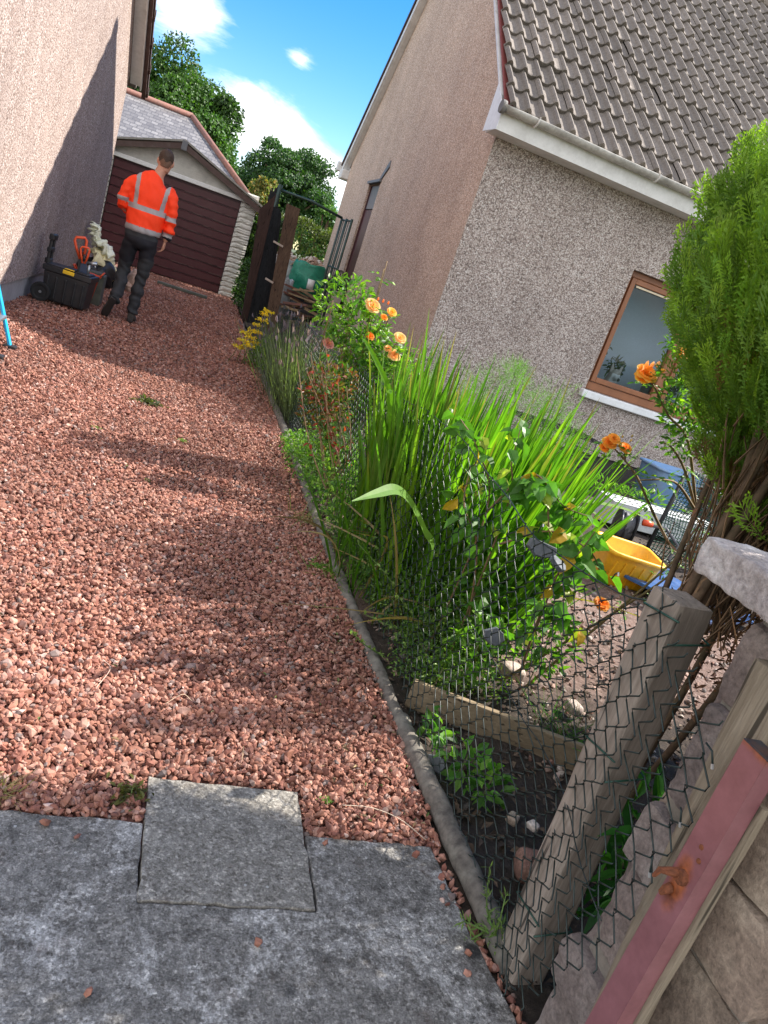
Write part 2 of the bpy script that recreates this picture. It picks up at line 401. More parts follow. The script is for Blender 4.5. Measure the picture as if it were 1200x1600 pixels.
def concrete(name, dark, mid, light, lo=.42, hi=.66, sc=4.2, crust=.55):
    mt, nt, b = new_mat(name)
    f = noise(nt, sc, 12, .72, dist=.6); g = noise(nt, 230, 4, .75); h = noise(nt, 22, 10, .75); m_ = noise(nt, 75, 6, .7)
    c = ramp(nt, h, [(.34, dark), (.52, mid), (.7, tuple(min(1, x*1.5) for x in mid))])
    # pale crusty lichen patches with ragged edges
    e1 = N(nt, 'ShaderNodeMath', operation='MULTIPLY_ADD'); e1.inputs[1].default_value = .45; L(nt, h, e1.inputs[0]); L(nt, f, e1.inputs[2])
    e2 = N(nt, 'ShaderNodeMath', operation='MULTIPLY_ADD'); e2.inputs[1].default_value = .25; L(nt, m_, e2.inputs[0]); L(nt, e1.outputs[0], e2.inputs[2])
    pm = ramp(nt, e2.outputs[0], [(lo+.42, (0,0,0)), (lo+.56, (crust,)*3)])
    c = mixrgb(nt, pm, c, light)
    c = mixrgb(nt, 1, c, ramp(nt, g, [(.3, (.45,.44,.43)), (.52, (1,1,1)), (.72, (1.7,1.7,1.7))]), 'MULTIPLY')
    c = mixrgb(nt, 1, c, ramp(nt, m_, [(.3, (.7,.7,.7)), (.7, (1.25,1.25,1.25))]), 'MULTIPLY')
    s_ = noise(nt, 7.3, 8, .7); c = mixrgb(nt, ramp(nt, s_, [(.58, (0,0,0)), (.76, (.5,.5,.5))]), c, (.16,.105,.08))
    va = N(nt, 'ShaderNodeTexVoronoi'); va.inputs['Scale'].default_value = 170; L(nt, N(nt, 'ShaderNodeTexCoord').outputs['Object'], va.inputs['Vector'])
    sa_ = N(nt, 'ShaderNodeSeparateColor'); L(nt, va.outputs['Color'], sa_.inputs[0]); c = mixrgb(nt, 1, c, ramp(nt, sa_.outputs[0], [(.0, (.62,.6,.58)), (.25, (.92,.92,.92)), (.75, (1.05,1.05,1.05)), (1, (1.6,1.58,1.55))]), 'MULTIPLY')
    # dark round moss spots and white dots
    for sc_, w_, sel_, colr in ((9, .22, .80, (.018,.018,.019)), (34, .13, .86, (.5,.5,.48))):
        vo = N(nt, 'ShaderNodeTexVoronoi'); vo.inputs['Scale'].default_value = sc_; L(nt, N(nt, 'ShaderNodeTexCoord').outputs['Object'], vo.inputs['Vector'])
        dt = ramp(nt, vo.outputs['Distance'], [(w_*.7, (.75,.75,.75)), (w_, (0,0,0))])
        sx = N(nt, 'ShaderNodeSeparateColor'); L(nt, vo.outputs['Color'], sx.inputs[0])
        dt = mixrgb(nt, 1, dt, ramp(nt, sx.outputs[1], [(sel_, (0,0,0)), (sel_+.02, (1,1,1))]), 'MULTIPLY')
        c = mixrgb(nt, dt, c, colr)
    L(nt, c, b.inputs['Base Color']); b.inputs['Roughness'].default_value = .92; b.inputs['Specular IOR Level'].default_value = .25
    ad = N(nt, 'ShaderNodeMath', operation='ADD'); L(nt, g, ad.inputs[0]); L(nt, m_, ad.inputs[1])
    bump(nt, b, ad.outputs[0], .7, .005)
    return mt
M['concrete'] = concrete('lichened_concrete', dark=(.10,.095,.088), mid=(.22,.21,.195), light=(.52,.51,.49), lo=.43, crust=.75)
M['slab'] = concrete('grey_slab', dark=(.19,.178,.158), mid=(.235,.222,.2), light=(.42,.40,.36), lo=.45, crust=.45)
M['stone'] = None
def stonemat(name, a, b_, c_):
    mt, nt, b = new_mat(name)
    at = N(nt, 'ShaderNodeAttribute'); at.attribute_name = 'col'
    f = noise(nt, 9, 9, .7); g = noise(nt, 90, 5, .7)
    c = ramp(nt, f, [(.3, a), (.5, b_), (.68, c_)])
    c = mixrgb(nt, 1, c, at.outputs['Color'], 'MULTIPLY')
    c = mixrgb(nt, 1, c, ramp(nt, g, [(.3, (.6,.6,.6)), (.7, (1.35,1.35,1.35))]), 'MULTIPLY')
    L(nt, c, b.inputs['Base Color']); b.inputs['Roughness'].default_value = .9
    bump(nt, b, g, .8, .006)
    return mt
M['stone'] = stonemat('rubble_stone', (.12,.095,.085), (.235,.19,.17), (.36,.31,.28))
M['coping'] = stonemat('pale_coping_concrete', (.24,.2,.19), (.42,.37,.36), (.56,.53,.53))
M['gravel'] = attr_mat('red_chips', .8, 0, 60, .25, .3, .3)
M['soilbits'] = attr_mat('soil_litter', .9, 0, 60, .3, .3)
def soilmat():
    mt, nt, b = new_mat('garden_soil')
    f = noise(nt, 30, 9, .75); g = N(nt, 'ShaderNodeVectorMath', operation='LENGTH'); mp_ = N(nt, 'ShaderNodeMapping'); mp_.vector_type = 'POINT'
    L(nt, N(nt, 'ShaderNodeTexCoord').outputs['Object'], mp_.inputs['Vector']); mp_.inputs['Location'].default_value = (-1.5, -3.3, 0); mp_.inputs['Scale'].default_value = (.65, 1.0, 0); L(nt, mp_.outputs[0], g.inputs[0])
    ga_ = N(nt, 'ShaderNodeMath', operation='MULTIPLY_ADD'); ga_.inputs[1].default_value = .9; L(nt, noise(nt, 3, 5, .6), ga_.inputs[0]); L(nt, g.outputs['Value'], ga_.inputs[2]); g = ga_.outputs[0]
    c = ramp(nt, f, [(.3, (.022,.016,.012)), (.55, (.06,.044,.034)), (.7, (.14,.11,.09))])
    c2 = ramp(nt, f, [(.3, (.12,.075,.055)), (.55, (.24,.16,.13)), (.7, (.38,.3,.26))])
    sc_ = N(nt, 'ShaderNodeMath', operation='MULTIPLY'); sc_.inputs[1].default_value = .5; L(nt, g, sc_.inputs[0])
    c = mixrgb(nt, ramp(nt, sc_.outputs[0], [(.66, (1,1,1)), (.80, (0,0,0))]), c, c2)  # dark soil off the gravel patch, deepened to carry its shade
    L(nt, c, b.inputs['Base Color']); b.inputs['Roughness'].default_value = 1; bump(nt, b, f, 1, .02)
    return mt
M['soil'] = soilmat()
M['gravelbed'] = simple('gravel_bed', (.20,.085,.065), 1, var=.5, scale=60, bmp=1, bd=.02)
M['leaf'] = attr_mat('leaf', .45, .42, 30, .2)
M['leaf_far'] = attr_mat('tree_leaf', .5, .3, 3, .2)
M['blade'] = attr_mat('sword_leaf', .4, .5, 25, .15)
M['conif'] = attr_mat('cypress_spray', .55, .32, 30, .22, tcol=(1.5, 1.6, .3))
M['petal'] = attr_mat('rose_petal', .6, .5, 50, .08, tcol=(1.3, 1.1, .7))
M['stem'] = attr_mat('plant_stem', .8, 0, 50, .3, .3)
M['bark'] = simple('stem_bark', (.12,.075,.045), .9, var=.45, scale=25, bmp=.8, bd=.008, dirt=(.06,.07,.03), dscale=9)
M['wire'] = simple('green_coated_wire', (.013,.026,.024), .38, var=.2, bmp=0)
M['wiremetal'] = simple('galvanised_end', (.55,.57,.56), .35, .6)
def tilemat():
    mt, nt, b = new_mat('concrete_roof_tile')
    at = N(nt, 'ShaderNodeAttribute'); at.attribute_name = 'col'
    f = noise(nt, 45, 8, .7); g = noise(nt, 5, 9, .7)
    c = ramp(nt, f, [(.3, (.132,.112,.096)), (.7, (.262,.228,.20))])
    c = mixrgb(nt, 1, c, at.outputs['Color'], 'MULTIPLY')
    c = mixrgb(nt, ramp(nt, g, [(.58, (0,0,0)), (.72, (.55,.55,.55))]), c, (.07,.065,.06))
    s_ = noise(nt, 21, 6, .6); c = mixrgb(nt, ramp(nt, s_, [(.68, (0,0,0)), (.76, (.8,.8,.8))]), c, (.45,.43,.38))
    L(nt, c, b.inputs['Base Color']); b.inputs['Roughness'].default_value = .9; bump(nt, b, f, .6, .006)
    return mt
M['tile'] = tilemat()
def slatemat():
    mt, nt, b = new_mat('grey_slate')
    tcn = N(nt, 'ShaderNodeTexCoord').outputs['Object']
    br = N(nt, 'ShaderNodeTexBrick'); br.inputs['Scale'].default_value = 1; br.inputs['Mortar Size'].default_value = .008
    br.inputs['Brick Width'].default_value = .17; br.inputs['Row Height'].default_value = .085
    br.inputs['Color1'].default_value = (.135,.128,.128,1); br.inputs['Color2'].default_value = (.24,.23,.225,1); br.inputs['Mortar'].default_value = (.09,.088,.09,1)
    sp = N(nt, 'ShaderNodeSeparateXYZ'); L(nt, tcn, sp.inputs[0]); cb = N(nt, 'ShaderNodeCombineXYZ')
    L(nt, sp.outputs['X'], cb.inputs['X']); L(nt, sp.outputs['Z'], cb.inputs['Y']); L(nt, cb.outputs[0], br.inputs['Vector'])
    c = mixrgb(nt, 1, br.outputs['Color'], ramp(nt, noise(nt, 9, 7, .7), [(.3, (.75,.75,.75)), (.7, (1.3,1.3,1.3))]), 'MULTIPLY')
    L(nt, c, b.inputs['Base Color']); b.inputs['Roughness'].default_value = .5
    bump(nt, b, br.outputs['Fac'], -.5, .02)
    return mt
M['slate'] = slatemat()
def glassmat():
    mt, nt, b = new_mat('window_glass')
    b.inputs['Base Color'].default_value = (.8,.85,.88,1); b.inputs['Roughness'].default_value = .02
    tr = N(nt, 'ShaderNodeBsdfTransparent'); gl = N(nt, 'ShaderNodeBsdfGlossy'); gl.inputs['Roughness'].default_value = .02
    fr = N(nt, 'ShaderNodeFresnel'); fr.inputs['IOR'].default_value = 1.35
    mx = N(nt, 'ShaderNodeMixShader'); L(nt, fr.outputs[0], mx.inputs[0]); L(nt, tr.outputs[0], mx.inputs[1]); L(nt, gl.outputs[0], mx.inputs[2])
    tr.inputs['Color'].default_value = (.8,.86,.9,1)
    L(nt, mx.outputs[0], nt.nodes['Material Output'].inputs['Surface'])
    return mt
M['glass'] = glassmat()
def netmat():
    mt, nt, b = new_mat('green_netting')
    b.inputs['Base Color'].default_value = (.012,.06,.035,1); b.inputs['Roughness'].default_value = .6
    return mt
M['net'] = netmat()
M['hairfade'] = simple('short_cropped_hair', (.16,.09,.06), .7, var=.4, scale=220, bmp=.4, bd=.002)
M['skin'] = simple('skin', (.5,.25,.17), .55, var=.06, scale=60, bmp=.03)
M['hair'] = simple('brown_hair', (.05,.028,.018), .7, var=.5, scale=160, bmp=.5, bd=.003)
M['hivis'] = simple('orange_hi_vis', (1.0,.05,.004), .75, var=.05, scale=40, bmp=.1)
M['silver'] = simple('reflective_tape', (.33,.31,.32), .5, var=.08)
M['trous'] = simple('charcoal_trousers', (.022,.024,.028), .85, var=.2)
M['trousdark'] = simple('black_trousers', (.006,.006,.011), .85, var=.2)
M['shoe'] = simple('grey_shoe', (.05,.045,.042), .8, var=.3)
M['sole'] = simple('dark_sole', (.02,.014,.013), .8)
M['limebag'] = simple('lime_white_fabric', (.93,.93,.72), .7, var=.08, scale=9, bmp=.5, bd=.02)
M['creamsack'] = simple('cream_sack', (.85,.75,.46), .75, var=.2, scale=9, bmp=.4, bd=.02)
M['pinksack'] = simple('pale_pink_sack', (.5,.34,.27), .8, var=.25, scale=30, bmp=.4, bd=.02)
M['rubble'] = attr_mat('rubble_bits', .9, 0, 20, .3, .4)
M['pot'] = simple('teal_bowl', (.01,.05,.055), .35)
# ================================================================== THE GROUND
g = MB(); g.box((-600, -600, -.6), (600, 600, -.14)); struct(g.build('ground', M['lawn']), 'distant ground under the gardens')
# bed of the drive
g = MB(); g.box((-1.75, 1.30, -.12), (.93, 15.34, -.014)); struct(g.build('driveway', M['gravelbed']), 'bed of red gravel driveway between the houses')
def garden_height(x, y):
    return .018*np.sin(x*5+y*3)+.012*np.sin(x*11-y*7)+.008*np.sin(y*17+x*9) - .02
gx_, gy_ = np.meshgrid(np.linspace(.99, 9, 110), np.linspace(.2, 20, 240), indexing='ij')
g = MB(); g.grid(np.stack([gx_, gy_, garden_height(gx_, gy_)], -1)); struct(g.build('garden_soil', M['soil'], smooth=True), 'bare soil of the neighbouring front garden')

# ---- concrete apron in the foreground with a raised slab
def slabmesh(x0, y0, x1, y1, top, thick, j=.006, n=14, seed=1):
    rr = np.random.default_rng(seed)
    edge = []
    for a, b in (((x0,y0),(x1,y0)), ((x1,y0),(x1,y1)), ((x1,y1),(x0,y1)), ((x0,y1),(x0,y0))):
        for t in np.linspace(0, 1, n, endpoint=False):
            edge.append((a[0]+(b[0]-a[0])*t + rr.normal()*j*.3, a[1]+(b[1]-a[1])*t + rr.normal()*j*.4))
    e = np.array(edge); k = len(e); c = e.mean(0)
    rings = [(1.0, top-thick), (1.0, top-.003), (.994, top), (0.9, top+.0003)]
    mb = MB(); V = []
    for s, z in rings: V.append(np.c_[c+(e-c)*s, np.full(k, z)])
    V = np.concatenate(V); F = []
    for r in range(len(rings)-1):
        for i in range(k): F.append((r*k+i, r*k+(i+1)%k, (r+1)*k+(i+1)%k, (r+1)*k+i))
    F.append(tuple(range(3*k, 4*k)))
    mb.add(V, F); return mb
def apron():
    rr = np.random.default_rng(2); pts = [(-1.6,-1.5), (.93,-1.5), (.93,.58), (.955,.80), (.972,.95), (.938,1.15), (.915,1.40), (.5745,1.40), (.5735,1.179), (.188,1.179), (.187,1.395), (-1.6,1.40)]
    mb = MB(); e = []
    for a, b in zip(pts, pts[1:]+pts[:1]):
        L_ = math.hypot(b[0]-a[0], b[1]-a[1]); n = max(2, int(L_/.03))
        for t in np.arange(n)/n: e.append((a[0]+(b[0]-a[0])*t+rr.normal()*.002, a[1]+(b[1]-a[1])*t+rr.normal()*.002))
    k = len(e); V = [(x, y, 0) for x, y in e]+[(x, y, -.1) for x, y in e]
    F = [tuple(range(k))]+[(i, k+i, k+(i+1) % k, (i+1) % k) for i in range(k)]
    mb.add(V, F); return mb
struct(apron().build('concrete_path', M['concrete'], bevel=.004), 'old lichened concrete apron round the grey slab')
o = slabmesh(.190, 1.182, .571, 1.545, .002, .06, seed=5).build('paving_slab', M['slab']); struct(o, 'smooth square grey paving slab projecting into the red gravel')
g = MB(); g.box((-1.6, -1.5, -.13), (1.0, 1.6, -.022)); struct(g.build('path_bed', M['earth_under']), 'dirt in the joints of the path')
g = MB(); g.box((.935, -1.5, -.13), (6, .19, -.03)); struct(g.build('pavement', M['concrete']), 'pavement in front of the garden wall')

# ---- gravel: angular red chips (uncountable) as one object
def chips(mb, P, size, C, faces12=True, seed=3, flat=.72):
    """P (n,3), size (n,) ; each chip is a randomly rotated angular polyhedron"""
    rg = np.random.default_rng(seed); n = len(P)
    if faces12:
        t = (1+5**.5)/2
        bv = np.array([(-1,t,0),(1,t,0),(-1,-t,0),(1,-t,0),(0,-1,t),(0,1,t),(0,-1,-t),(0,1,-t),(t,0,-1),(t,0,1),(-t,0,-1),(-t,0,1)], float); bv /= np.linalg.norm(bv[0])
        bf = np.array([(0,11,5),(0,5,1),(0,1,7),(0,7,10),(0,10,11),(1,5,9),(5,11,4),(11,10,2),(10,7,6),(7,1,8),(3,9,4),(3,4,2),(3,2,6),(3,6,8),(3,8,9),(4,9,5),(2,4,11),(6,2,10),(8,6,7),(9,8,1)])
    else:
        bv = np.array([(1,0,0),(-1,0,0),(0,1,0),(0,-1,0),(0,0,1),(0,0,-1)], float)
        bf = np.array([(0,2,4),(2,1,4),(1,3,4),(3,0,4),(2,0,5),(1,2,5),(3,1,5),(0,3,5)])
    k = len(bv)
    V = bv[None]*rg.uniform(.72, 1.2, (n, k, 1)) + rg.normal(0, .12, (n, k, 3))
    V *= np.stack([rg.uniform(.85, 1.35, n), rg.uniform(.6, 1, n), rg.uniform(.45, .8, n)], 1)[:, None]
    q = rg.normal(size=(n, 4)); q[:, 1:3] *= .45; q /= np.linalg.norm(q, axis=1)[:, None]
    w, x, y, z = q.T
    Rm = np.stack([1-2*(y*y+z*z), 2*(x*y-z*w), 2*(x*z+y*w), 2*(x*y+z*w), 1-2*(x*x+z*z), 2*(y*z-x*w), 2*(x*z-y*w), 2*(y*z+x*w), 1-2*(x*x+y*y)], 1).reshape(n, 3, 3)
    V = np.einsum('nij,nkj->nki', Rm, V)*size[:, None, None] + P[:, None]
    F = (bf[None] + (np.arange(n)*k)[:, None, None]).reshape(-1, 3)
    mb.add(V.reshape(-1, 3), F, 0, np.repeat(C, k, 0))
def chipcols(n, rg):
    pal = np.array([(.30,.135,.093), (.375,.185,.135), (.235,.096,.069), (.44,.25,.19), (.19,.085,.067), (.36,.205,.165), (.27,.185,.16), (.17,.13,.12), (.52,.37,.32)])
    w = np.array([.27,.20,.20,.085,.10,.085,.03,.02,.012]); w /= w.sum()
    return pal[rg.choice(len(pal), n, p=w)]*rg.uniform(.80, 1.14, (n, 1))
rg = np.random.default_rng(8)
mb = MB()
def okpt(x, y):
    lx = -1.45+.03*(y-8)
    a = (x > lx-.02) & (x < .945)
    inslab = (x > .182) & (x < .58) & (y < 1.555)
    return a & ~inslab & (y > 1.40)
def spread(n, y0, y1, smin, smax, hi):
    x = rg.uniform(-1.7, .95, n); y = rg.uniform(y0, y1, n); k = okpt(x, y); x, y = x[k], y[k]; n = len(x)
    s = rg.uniform(smin, smax, n)*(1+.45*(rg.random(n) > .93))
    z = rg.uniform(-.012, .010, n) + .006*np.sin(x*4+1)*np.sin(y*2.2)
    lf = 1+.13*np.sin(x*3.1+np.sin(y*1.9)*1.5)*np.sin(y*2.3+x)+.08*np.sin(x*9+y*4)*np.sin(y*7-x*3)      # dusty and cleaner patches
    chips(mb, np.stack([x, y, z], 1), s, chipcols(n, rg)*lf[:, None], hi, seed=int(y0*10)+1)
spread(64000, 1.38, 3.6, .0044, .0112, True)
spread(3500, 1.38, 3.6, .010, .0155, True)
spread(7000, 1.39, 2.0, .006, .0125, True)
spread(52000, 3.6, 6.5, .0055, .0122, False)
spread(3000, 3.6, 6.5, .012, .018, True)
spread(62000, 6.5, 15.3, .009, .0175, False)
# strays lying on the concrete and in the slot beside the rail
xs = [(.12,.98),(.43,1.09),(-.02,1.36),(.05,1.33),(.30,.86),(.595,1.56),(.17,1.42),(.62,1.37),(.86,1.36)]
P = np.array([(x, y, .008) for x, y in xs] + [(.905+.012*rg.normal(), y, .002) for y in rg.uniform(1.02, 1.42, 8)] + [(np.interp(y, [.8, .95, 1.15, 1.4], [.962, .985, .952, .930])+.006*rg.normal(), y, -.006) for y in rg.uniform(.82, 1.42, 70)])
chips(mb, P, rg.uniform(.008, .013, len(P)), chipcols(len(P), rg), True, seed=77)
o = mb.build('gravel', M['gravel']); tag(o, 'red angular gravel chips covering the whole driveway', 'gravel', kind='stuff')

# dead leaves, twigs and bits blown onto the drive
mb = MB(); n = 420; x = rg.uniform(-1.3, .93, n); x = np.where(rg.random(n) < .5, .93-np.abs(rg.normal(0, .16, n)), x); y = 1.45+rg.random(n)**1.6*9; k = okpt(x, y); x, y = x[k], y[k]; n = len(x)
D = rdir(n); D[:, 2] *= .3
pal = np.array([(.22,.15,.08), (.12,.08,.05), (.36,.28,.16), (.10,.14,.04)])
scatter(mb, tmpl_leaf(.4, .2, .2), np.stack([x, y, np.full(n, .014)], 1), D, rdir(n, 0)+np.array([0,0,1.2]), rg.uniform(.008, .026, n), pal[rg.integers(0, 4, n)]*rg.uniform(.6, 1.3, (n, 1)))
for q in range(60):
    p = np.array([.93-abs(rg.normal(0, .25)), 1.45+rg.random()**1.5*6, .014]); 
    if not okpt(p[0], p[1]): continue
    d = np.array([rg.normal(), rg.normal(), .05]); d = nrm(d)*rg.uniform(.02, .07); mb.tube([p, p+d*.5+[0, 0, .003], p+d], [.0012, .0010, .0006], 4, col=tuple(np.array([.25, .18, .11])*rg.uniform(.5, 1.6)))
o = mb.build('leaf_litter', M['soilbits']); tag(o, 'tiny dead leaves and twigs scattered on the red gravel', 'litter', kind='stuff')

# pale gravel and litter in the garden
mb = MB()
n = 9000; x = rg.uniform(1.02, 5.2, n); y = rg.uniform(.95, 7.3, n)
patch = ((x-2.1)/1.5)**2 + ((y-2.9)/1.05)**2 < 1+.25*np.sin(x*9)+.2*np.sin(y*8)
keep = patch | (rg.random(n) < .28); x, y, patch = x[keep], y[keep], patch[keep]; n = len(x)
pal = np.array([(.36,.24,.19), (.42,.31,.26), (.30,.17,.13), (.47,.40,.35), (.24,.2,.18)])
C = pal[rg.integers(0, 5, n)]*rg.uniform(.7, 1.15, (n, 1)); C[~patch] *= .22  # litter off the patch darkened along with the shaded soil
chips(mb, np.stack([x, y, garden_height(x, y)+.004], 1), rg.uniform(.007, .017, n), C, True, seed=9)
n = 1500; x = rg.uniform(1.02, 2.6, n); y = rg.uniform(1.0, 3.2, n)      # dead leaves, bark
V, F = tmpl_dia(.45, .15)
D = rdir(n); D[:, 2] *= .25
scatter(mb, (V, F), np.stack([x, y, garden_height(x, y)+.012], 1), D, rdir(n, 0)+np.array([0,0,1.5]), rg.uniform(.015, .05, n), ucols(n, (.10,.07,.048), .6))
o = mb.build('soil_litter', M['soilbits']); tag(o, 'pale stones, bark and dead leaves scattered on the garden soil', 'litter', kind='stuff')

# ================================================================== HOUSE ON THE RIGHT
XG, YF, YB = 2.42, 7.44, 15.25
RZ, RYc = 6.62, 11.32           # ridge height and position
EZ = 2.93
hr = thing('house', 'roughcast house with concrete tiled roof and brown framed window behind the flower bed', 'house')
# front wall with window opening
WX0, WX1, WZ0, WZ1 = 4.36, 6.35, .90, 2.23
XR = 9.2
g = MB()
def wallquad(mb, pts, t):       # quads on y = YF thick inwards
    (x0, z0), (x1, z1) = pts
    mb.box((x0, YF, z0), (x1, YF+t, z1))
wallquad(g, ((XG, .22), (WX0, 2.93)), .3)
wallquad(g, ((WX1, .22), (XR, 2.93)), .3)
wallquad(g, ((WX0, .22), (WX1, WZ0)), .3)
wallquad(g, ((WX0, WZ1), (WX1, 2.93)), .3)
g.build('front_wall', M['wall_front'], hr)
# base course
g = MB(); g.box((XG+.03, YF+.03, -.1), (XR, YF+.3, .219)); g.build('base_course', simple('dark_base_course', (.06,.052,.05), .9, var=.3, scale=50, bmp=.5), hr)
# gable wall with door recess  y 12.15..12.95  z ..2.55
DY0, DY1, DZ = 12.1, 12.95, 2.62
g = MB()
def gz(y): return EZ + (RZ-EZ)*((y-7.1)/(RYc-7.1) if y < RYc else (15.6-y)/(15.6-RYc)) - .09
ys = [YF+.003, 9, RYc, DY0]; 
def gpoly(mb, ya, yb, za):
    n = 2
    V = [(XG, ya, za), (XG, yb, za), (XG, yb, gz(yb)), (XG, ya, gz(ya)), (XG+.3, ya, za), (XG+.3, yb, za), (XG+.3, yb, gz(yb)), (XG+.3, ya, gz(ya))]
    mb.add(V, [(0,3,2,1),(4,5,6,7),(0,1,5,4),(1,2,6,5),(2,3,7,6),(3,0,4,7)])
gpoly(g, YF+.004, RYc, -.1); gpoly(g, RYc, DY0, -.1); gpoly(g, DY0, DY1, DZ); gpoly(g, DY1, YB, -.1)
for v in g.V: v[:, 0] -= .002
g.build('gable_wall', M['wall_gable'], hr)
g = MB(); g.box((XG+.3, YB-.3, -.1), (XR, YB, 2.9)); g.box((XR, YF, -.1), (XR+.3, YB, 2.9)); g.build('rear_wall', M['wall_gable'], hr)
# door in its recess
dr = MB().box((XG+.05, DY0+.03, -.1), (XG+.09, DY1-.03, 2.22)).build('door', M['maroon'], hr)
MB().box((XG+.05, DY0+.03, 2.24), (XG+.09, DY1-.03, 2.6)).build('transom_panel', simple('grey_transom', (.17,.18,.2), .3), hr)
g = MB(); g.box((XG+.03, DY0+.001, -.1), (XG+.11, DY0+.04, 2.6)); g.box((XG+.03, DY1-.04, -.1), (XG+.11, DY1-.001, 2.6)); g.build('door_frame', M['maroon'], hr)
g = MB(); g.add([(XG-.02, DY0-.35, 2.82), (XG-.02, DY0+.05, 2.62), (XG-.02, DY0+.05, 2.7), (XG-.02, DY0-.3, 2.92), (XG+.02, DY0-.35, 2.82), (XG+.02, DY0+.05, 2.62), (XG+.02, DY0+.05, 2.7), (XG+.02, DY0-.3, 2.92)], [(0,1,2,3),(7,6,5,4),(0,4,5,1),(1,5,6,2),(2,6,7,3),(3,7,4,0)])
g.box((XG-.04, DY0-.05, 2.62), (XG+.02, DY1+.03, 2.66))
g.build('door_hood', M['lead'], hr)

# window: frame with two casements
fw_ = MB()
t = .085; yw = YF+.09
def framerect(mb, x0, z0, x1, z1, t, y0, y1, bot=None):
    b = bot or t
    mb.box((x0, y0, z0), (x0+t, y1, z1)); mb.box((x1-t, y0, z0), (x1, y1, z1))
    mb.box((x0+t, y0, z0), (x1-t, y1, z0+b)); mb.box((x0+t, y0, z1-t), (x1-t, y1, z1))
wn = MB(); framerect(wn, WX0+.002, WZ0+.002, WX1-.002, WZ1-.002, .062, yw, yw+.07, .09)
wn.box((5.30, yw, WZ0+.092), (5.37, yw+.07, WZ1-.064))
win = wn.build('window', M['brown_frame'], hr, bevel=.006)
for k, (a, b) in enumerate(((WX0+.064, 5.30), (5.37, WX1-.064))):
    c = MB(); framerect(c, a+.004, WZ0+.096, b-.004, WZ1-.068, .058, yw-.022, yw+.055)
    cas = c.build('casement', M['brown_frame'], win, bevel=.008)
    MB().box((a+.0605, yw+.02, WZ0+.153), (b-.0605, yw+.026, WZ1-.125)).build('pane', M['glass'], win)
MB().box((WX0+.14, yw-.03, WZ1-.155), (5.22, yw-.024, WZ1-.135)).build('vent_strip', simple('cream_vent', (.6,.5,.35), .5), win)
g = MB(); g.box((WX0-.05, YF-.075, WZ0-.085), (WX1+.05, YF+.10, WZ0-.004)); g.build('window_sill', M['white_clean'], hr, bevel=.01)
# room behind the glass
g = MB()
g.box((WX0-.6, YF+1.0, .2), (WX1+1.2, YF+1.05, 2.8)); g.box((WX0-.62, YF+.32, .2), (WX0-.6, YF+2.6, 2.8)); g.box((WX1+1.2, YF+.32, .2), (WX1+1.22, YF+2.6, 2.8))
g.box((WX0-.6, YF+.32, .15), (WX1+1.2, YF+2.6, .2)); g.box((WX0-.6, YF+.32, 2.8), (WX1+1.2, YF+2.6, 2.85))
g.box((WX0-.3, YF+.301, WZ0-.03), (WX1+.3, YF+.5, WZ0+.02))
g.build('room_interior', M['room'], hr)

# roof: individually laid tiles
def tile_roof(parent):
    mb = MB(); rr = np.random.default_rng(4)
    y0, z0 = 7.09, 3.03; y1, z1 = RYc, RZ+.10
    Ls = math.hypot(y1-y0, z1-z0); dv = np.array([0, (y1-y0)/Ls, (z1-z0)/Ls]); nv = np.array([0, -dv[2], dv[1]])
    gauge = .322; tw = .318; x = XG-.10
    rows = int(Ls/gauge)+1; cols = int((XR+.2-x)/tw)
    u = np.linspace(0, 1, 23)
    ph = (u*2) % 1
    def prof(u):
        p = (u*2+.02) % 1.0
        r = np.clip((p-.0)/.46, 0, 1)
        return np.where(p < .46, .045*np.sin(PI*r)**.8, .004*np.cos((p-.46)/.54*2*PI)-.004)
    h = prof(u); h[-1] = h[0]
    for r in range(rows):
        for c in range(cols):
            j = rr.normal(0, .0035); sk = rr.normal(0, .004); sl = rr.normal(0, .006)
            X = x + (c+u)*tw*1.0
            vs = [(.012, .0, 1.0), (.0, .044, 1), (.014, .049, 1), (gauge*.5, .034, 1), (gauge+.05, .004, 1)]
            if r == rows-1: vs[-1] = (min(gauge, Ls-r*gauge), .014, 1)
            G_ = []
            for (v, hh, s) in vs:
                vv = r*gauge + v + sl
                base = np.array([0, y0, z0]) + dv*vv
                k_ = base[None] + nv[None]*(h + hh + j + sk*(u-.5))[:, None]
                k_[:, 0] = X; G_.append(k_)
            tone = rr.uniform(.82, 1.14); tint = np.array([1, 1, 1])*tone
            mb.grid(np.array(G_), 0, tint)
    # underlay so nothing shows through
    mb.add([(XG-.09, y0, z0-.02), (XR+.2, y0, z0-.02), (XR+.2, y1, z1-.02), (XG-.09, y1, z1-.02)], [(0,1,2,3)], 0, (.4,.4,.4))
    mb.add([(XG-.09, 15.6, EZ+.1), (XR+.2, 15.6, EZ+.1), (XR+.2, y1, z1), (XG-.09, y1, z1)], [(0,3,2,1)], 0, (.9,.9,.9))
    # mortar bedding at the verge
    o = mb.build('roof', M['tile'], parent, smooth=False)
    rd = MB()
    for k in range(int((XR-XG)/.44)+1):
        xx = XG-.1+k*.44; a = np.linspace(-.1*PI, 1.1*PI, 9)
        q = np.array([[(xx+.0+e, y1-.13*math.cos(t_), z1-.02+.13*math.sin(t_)*.9+e*.02) for t_ in a] for e in (0, .43)])
        rd.grid(q, 0, (1.15, 1.1, 1.05))
    rd.build('ridge_tiles', M['tile'], o, solid=.02)
    return o
tile_roof(hr)
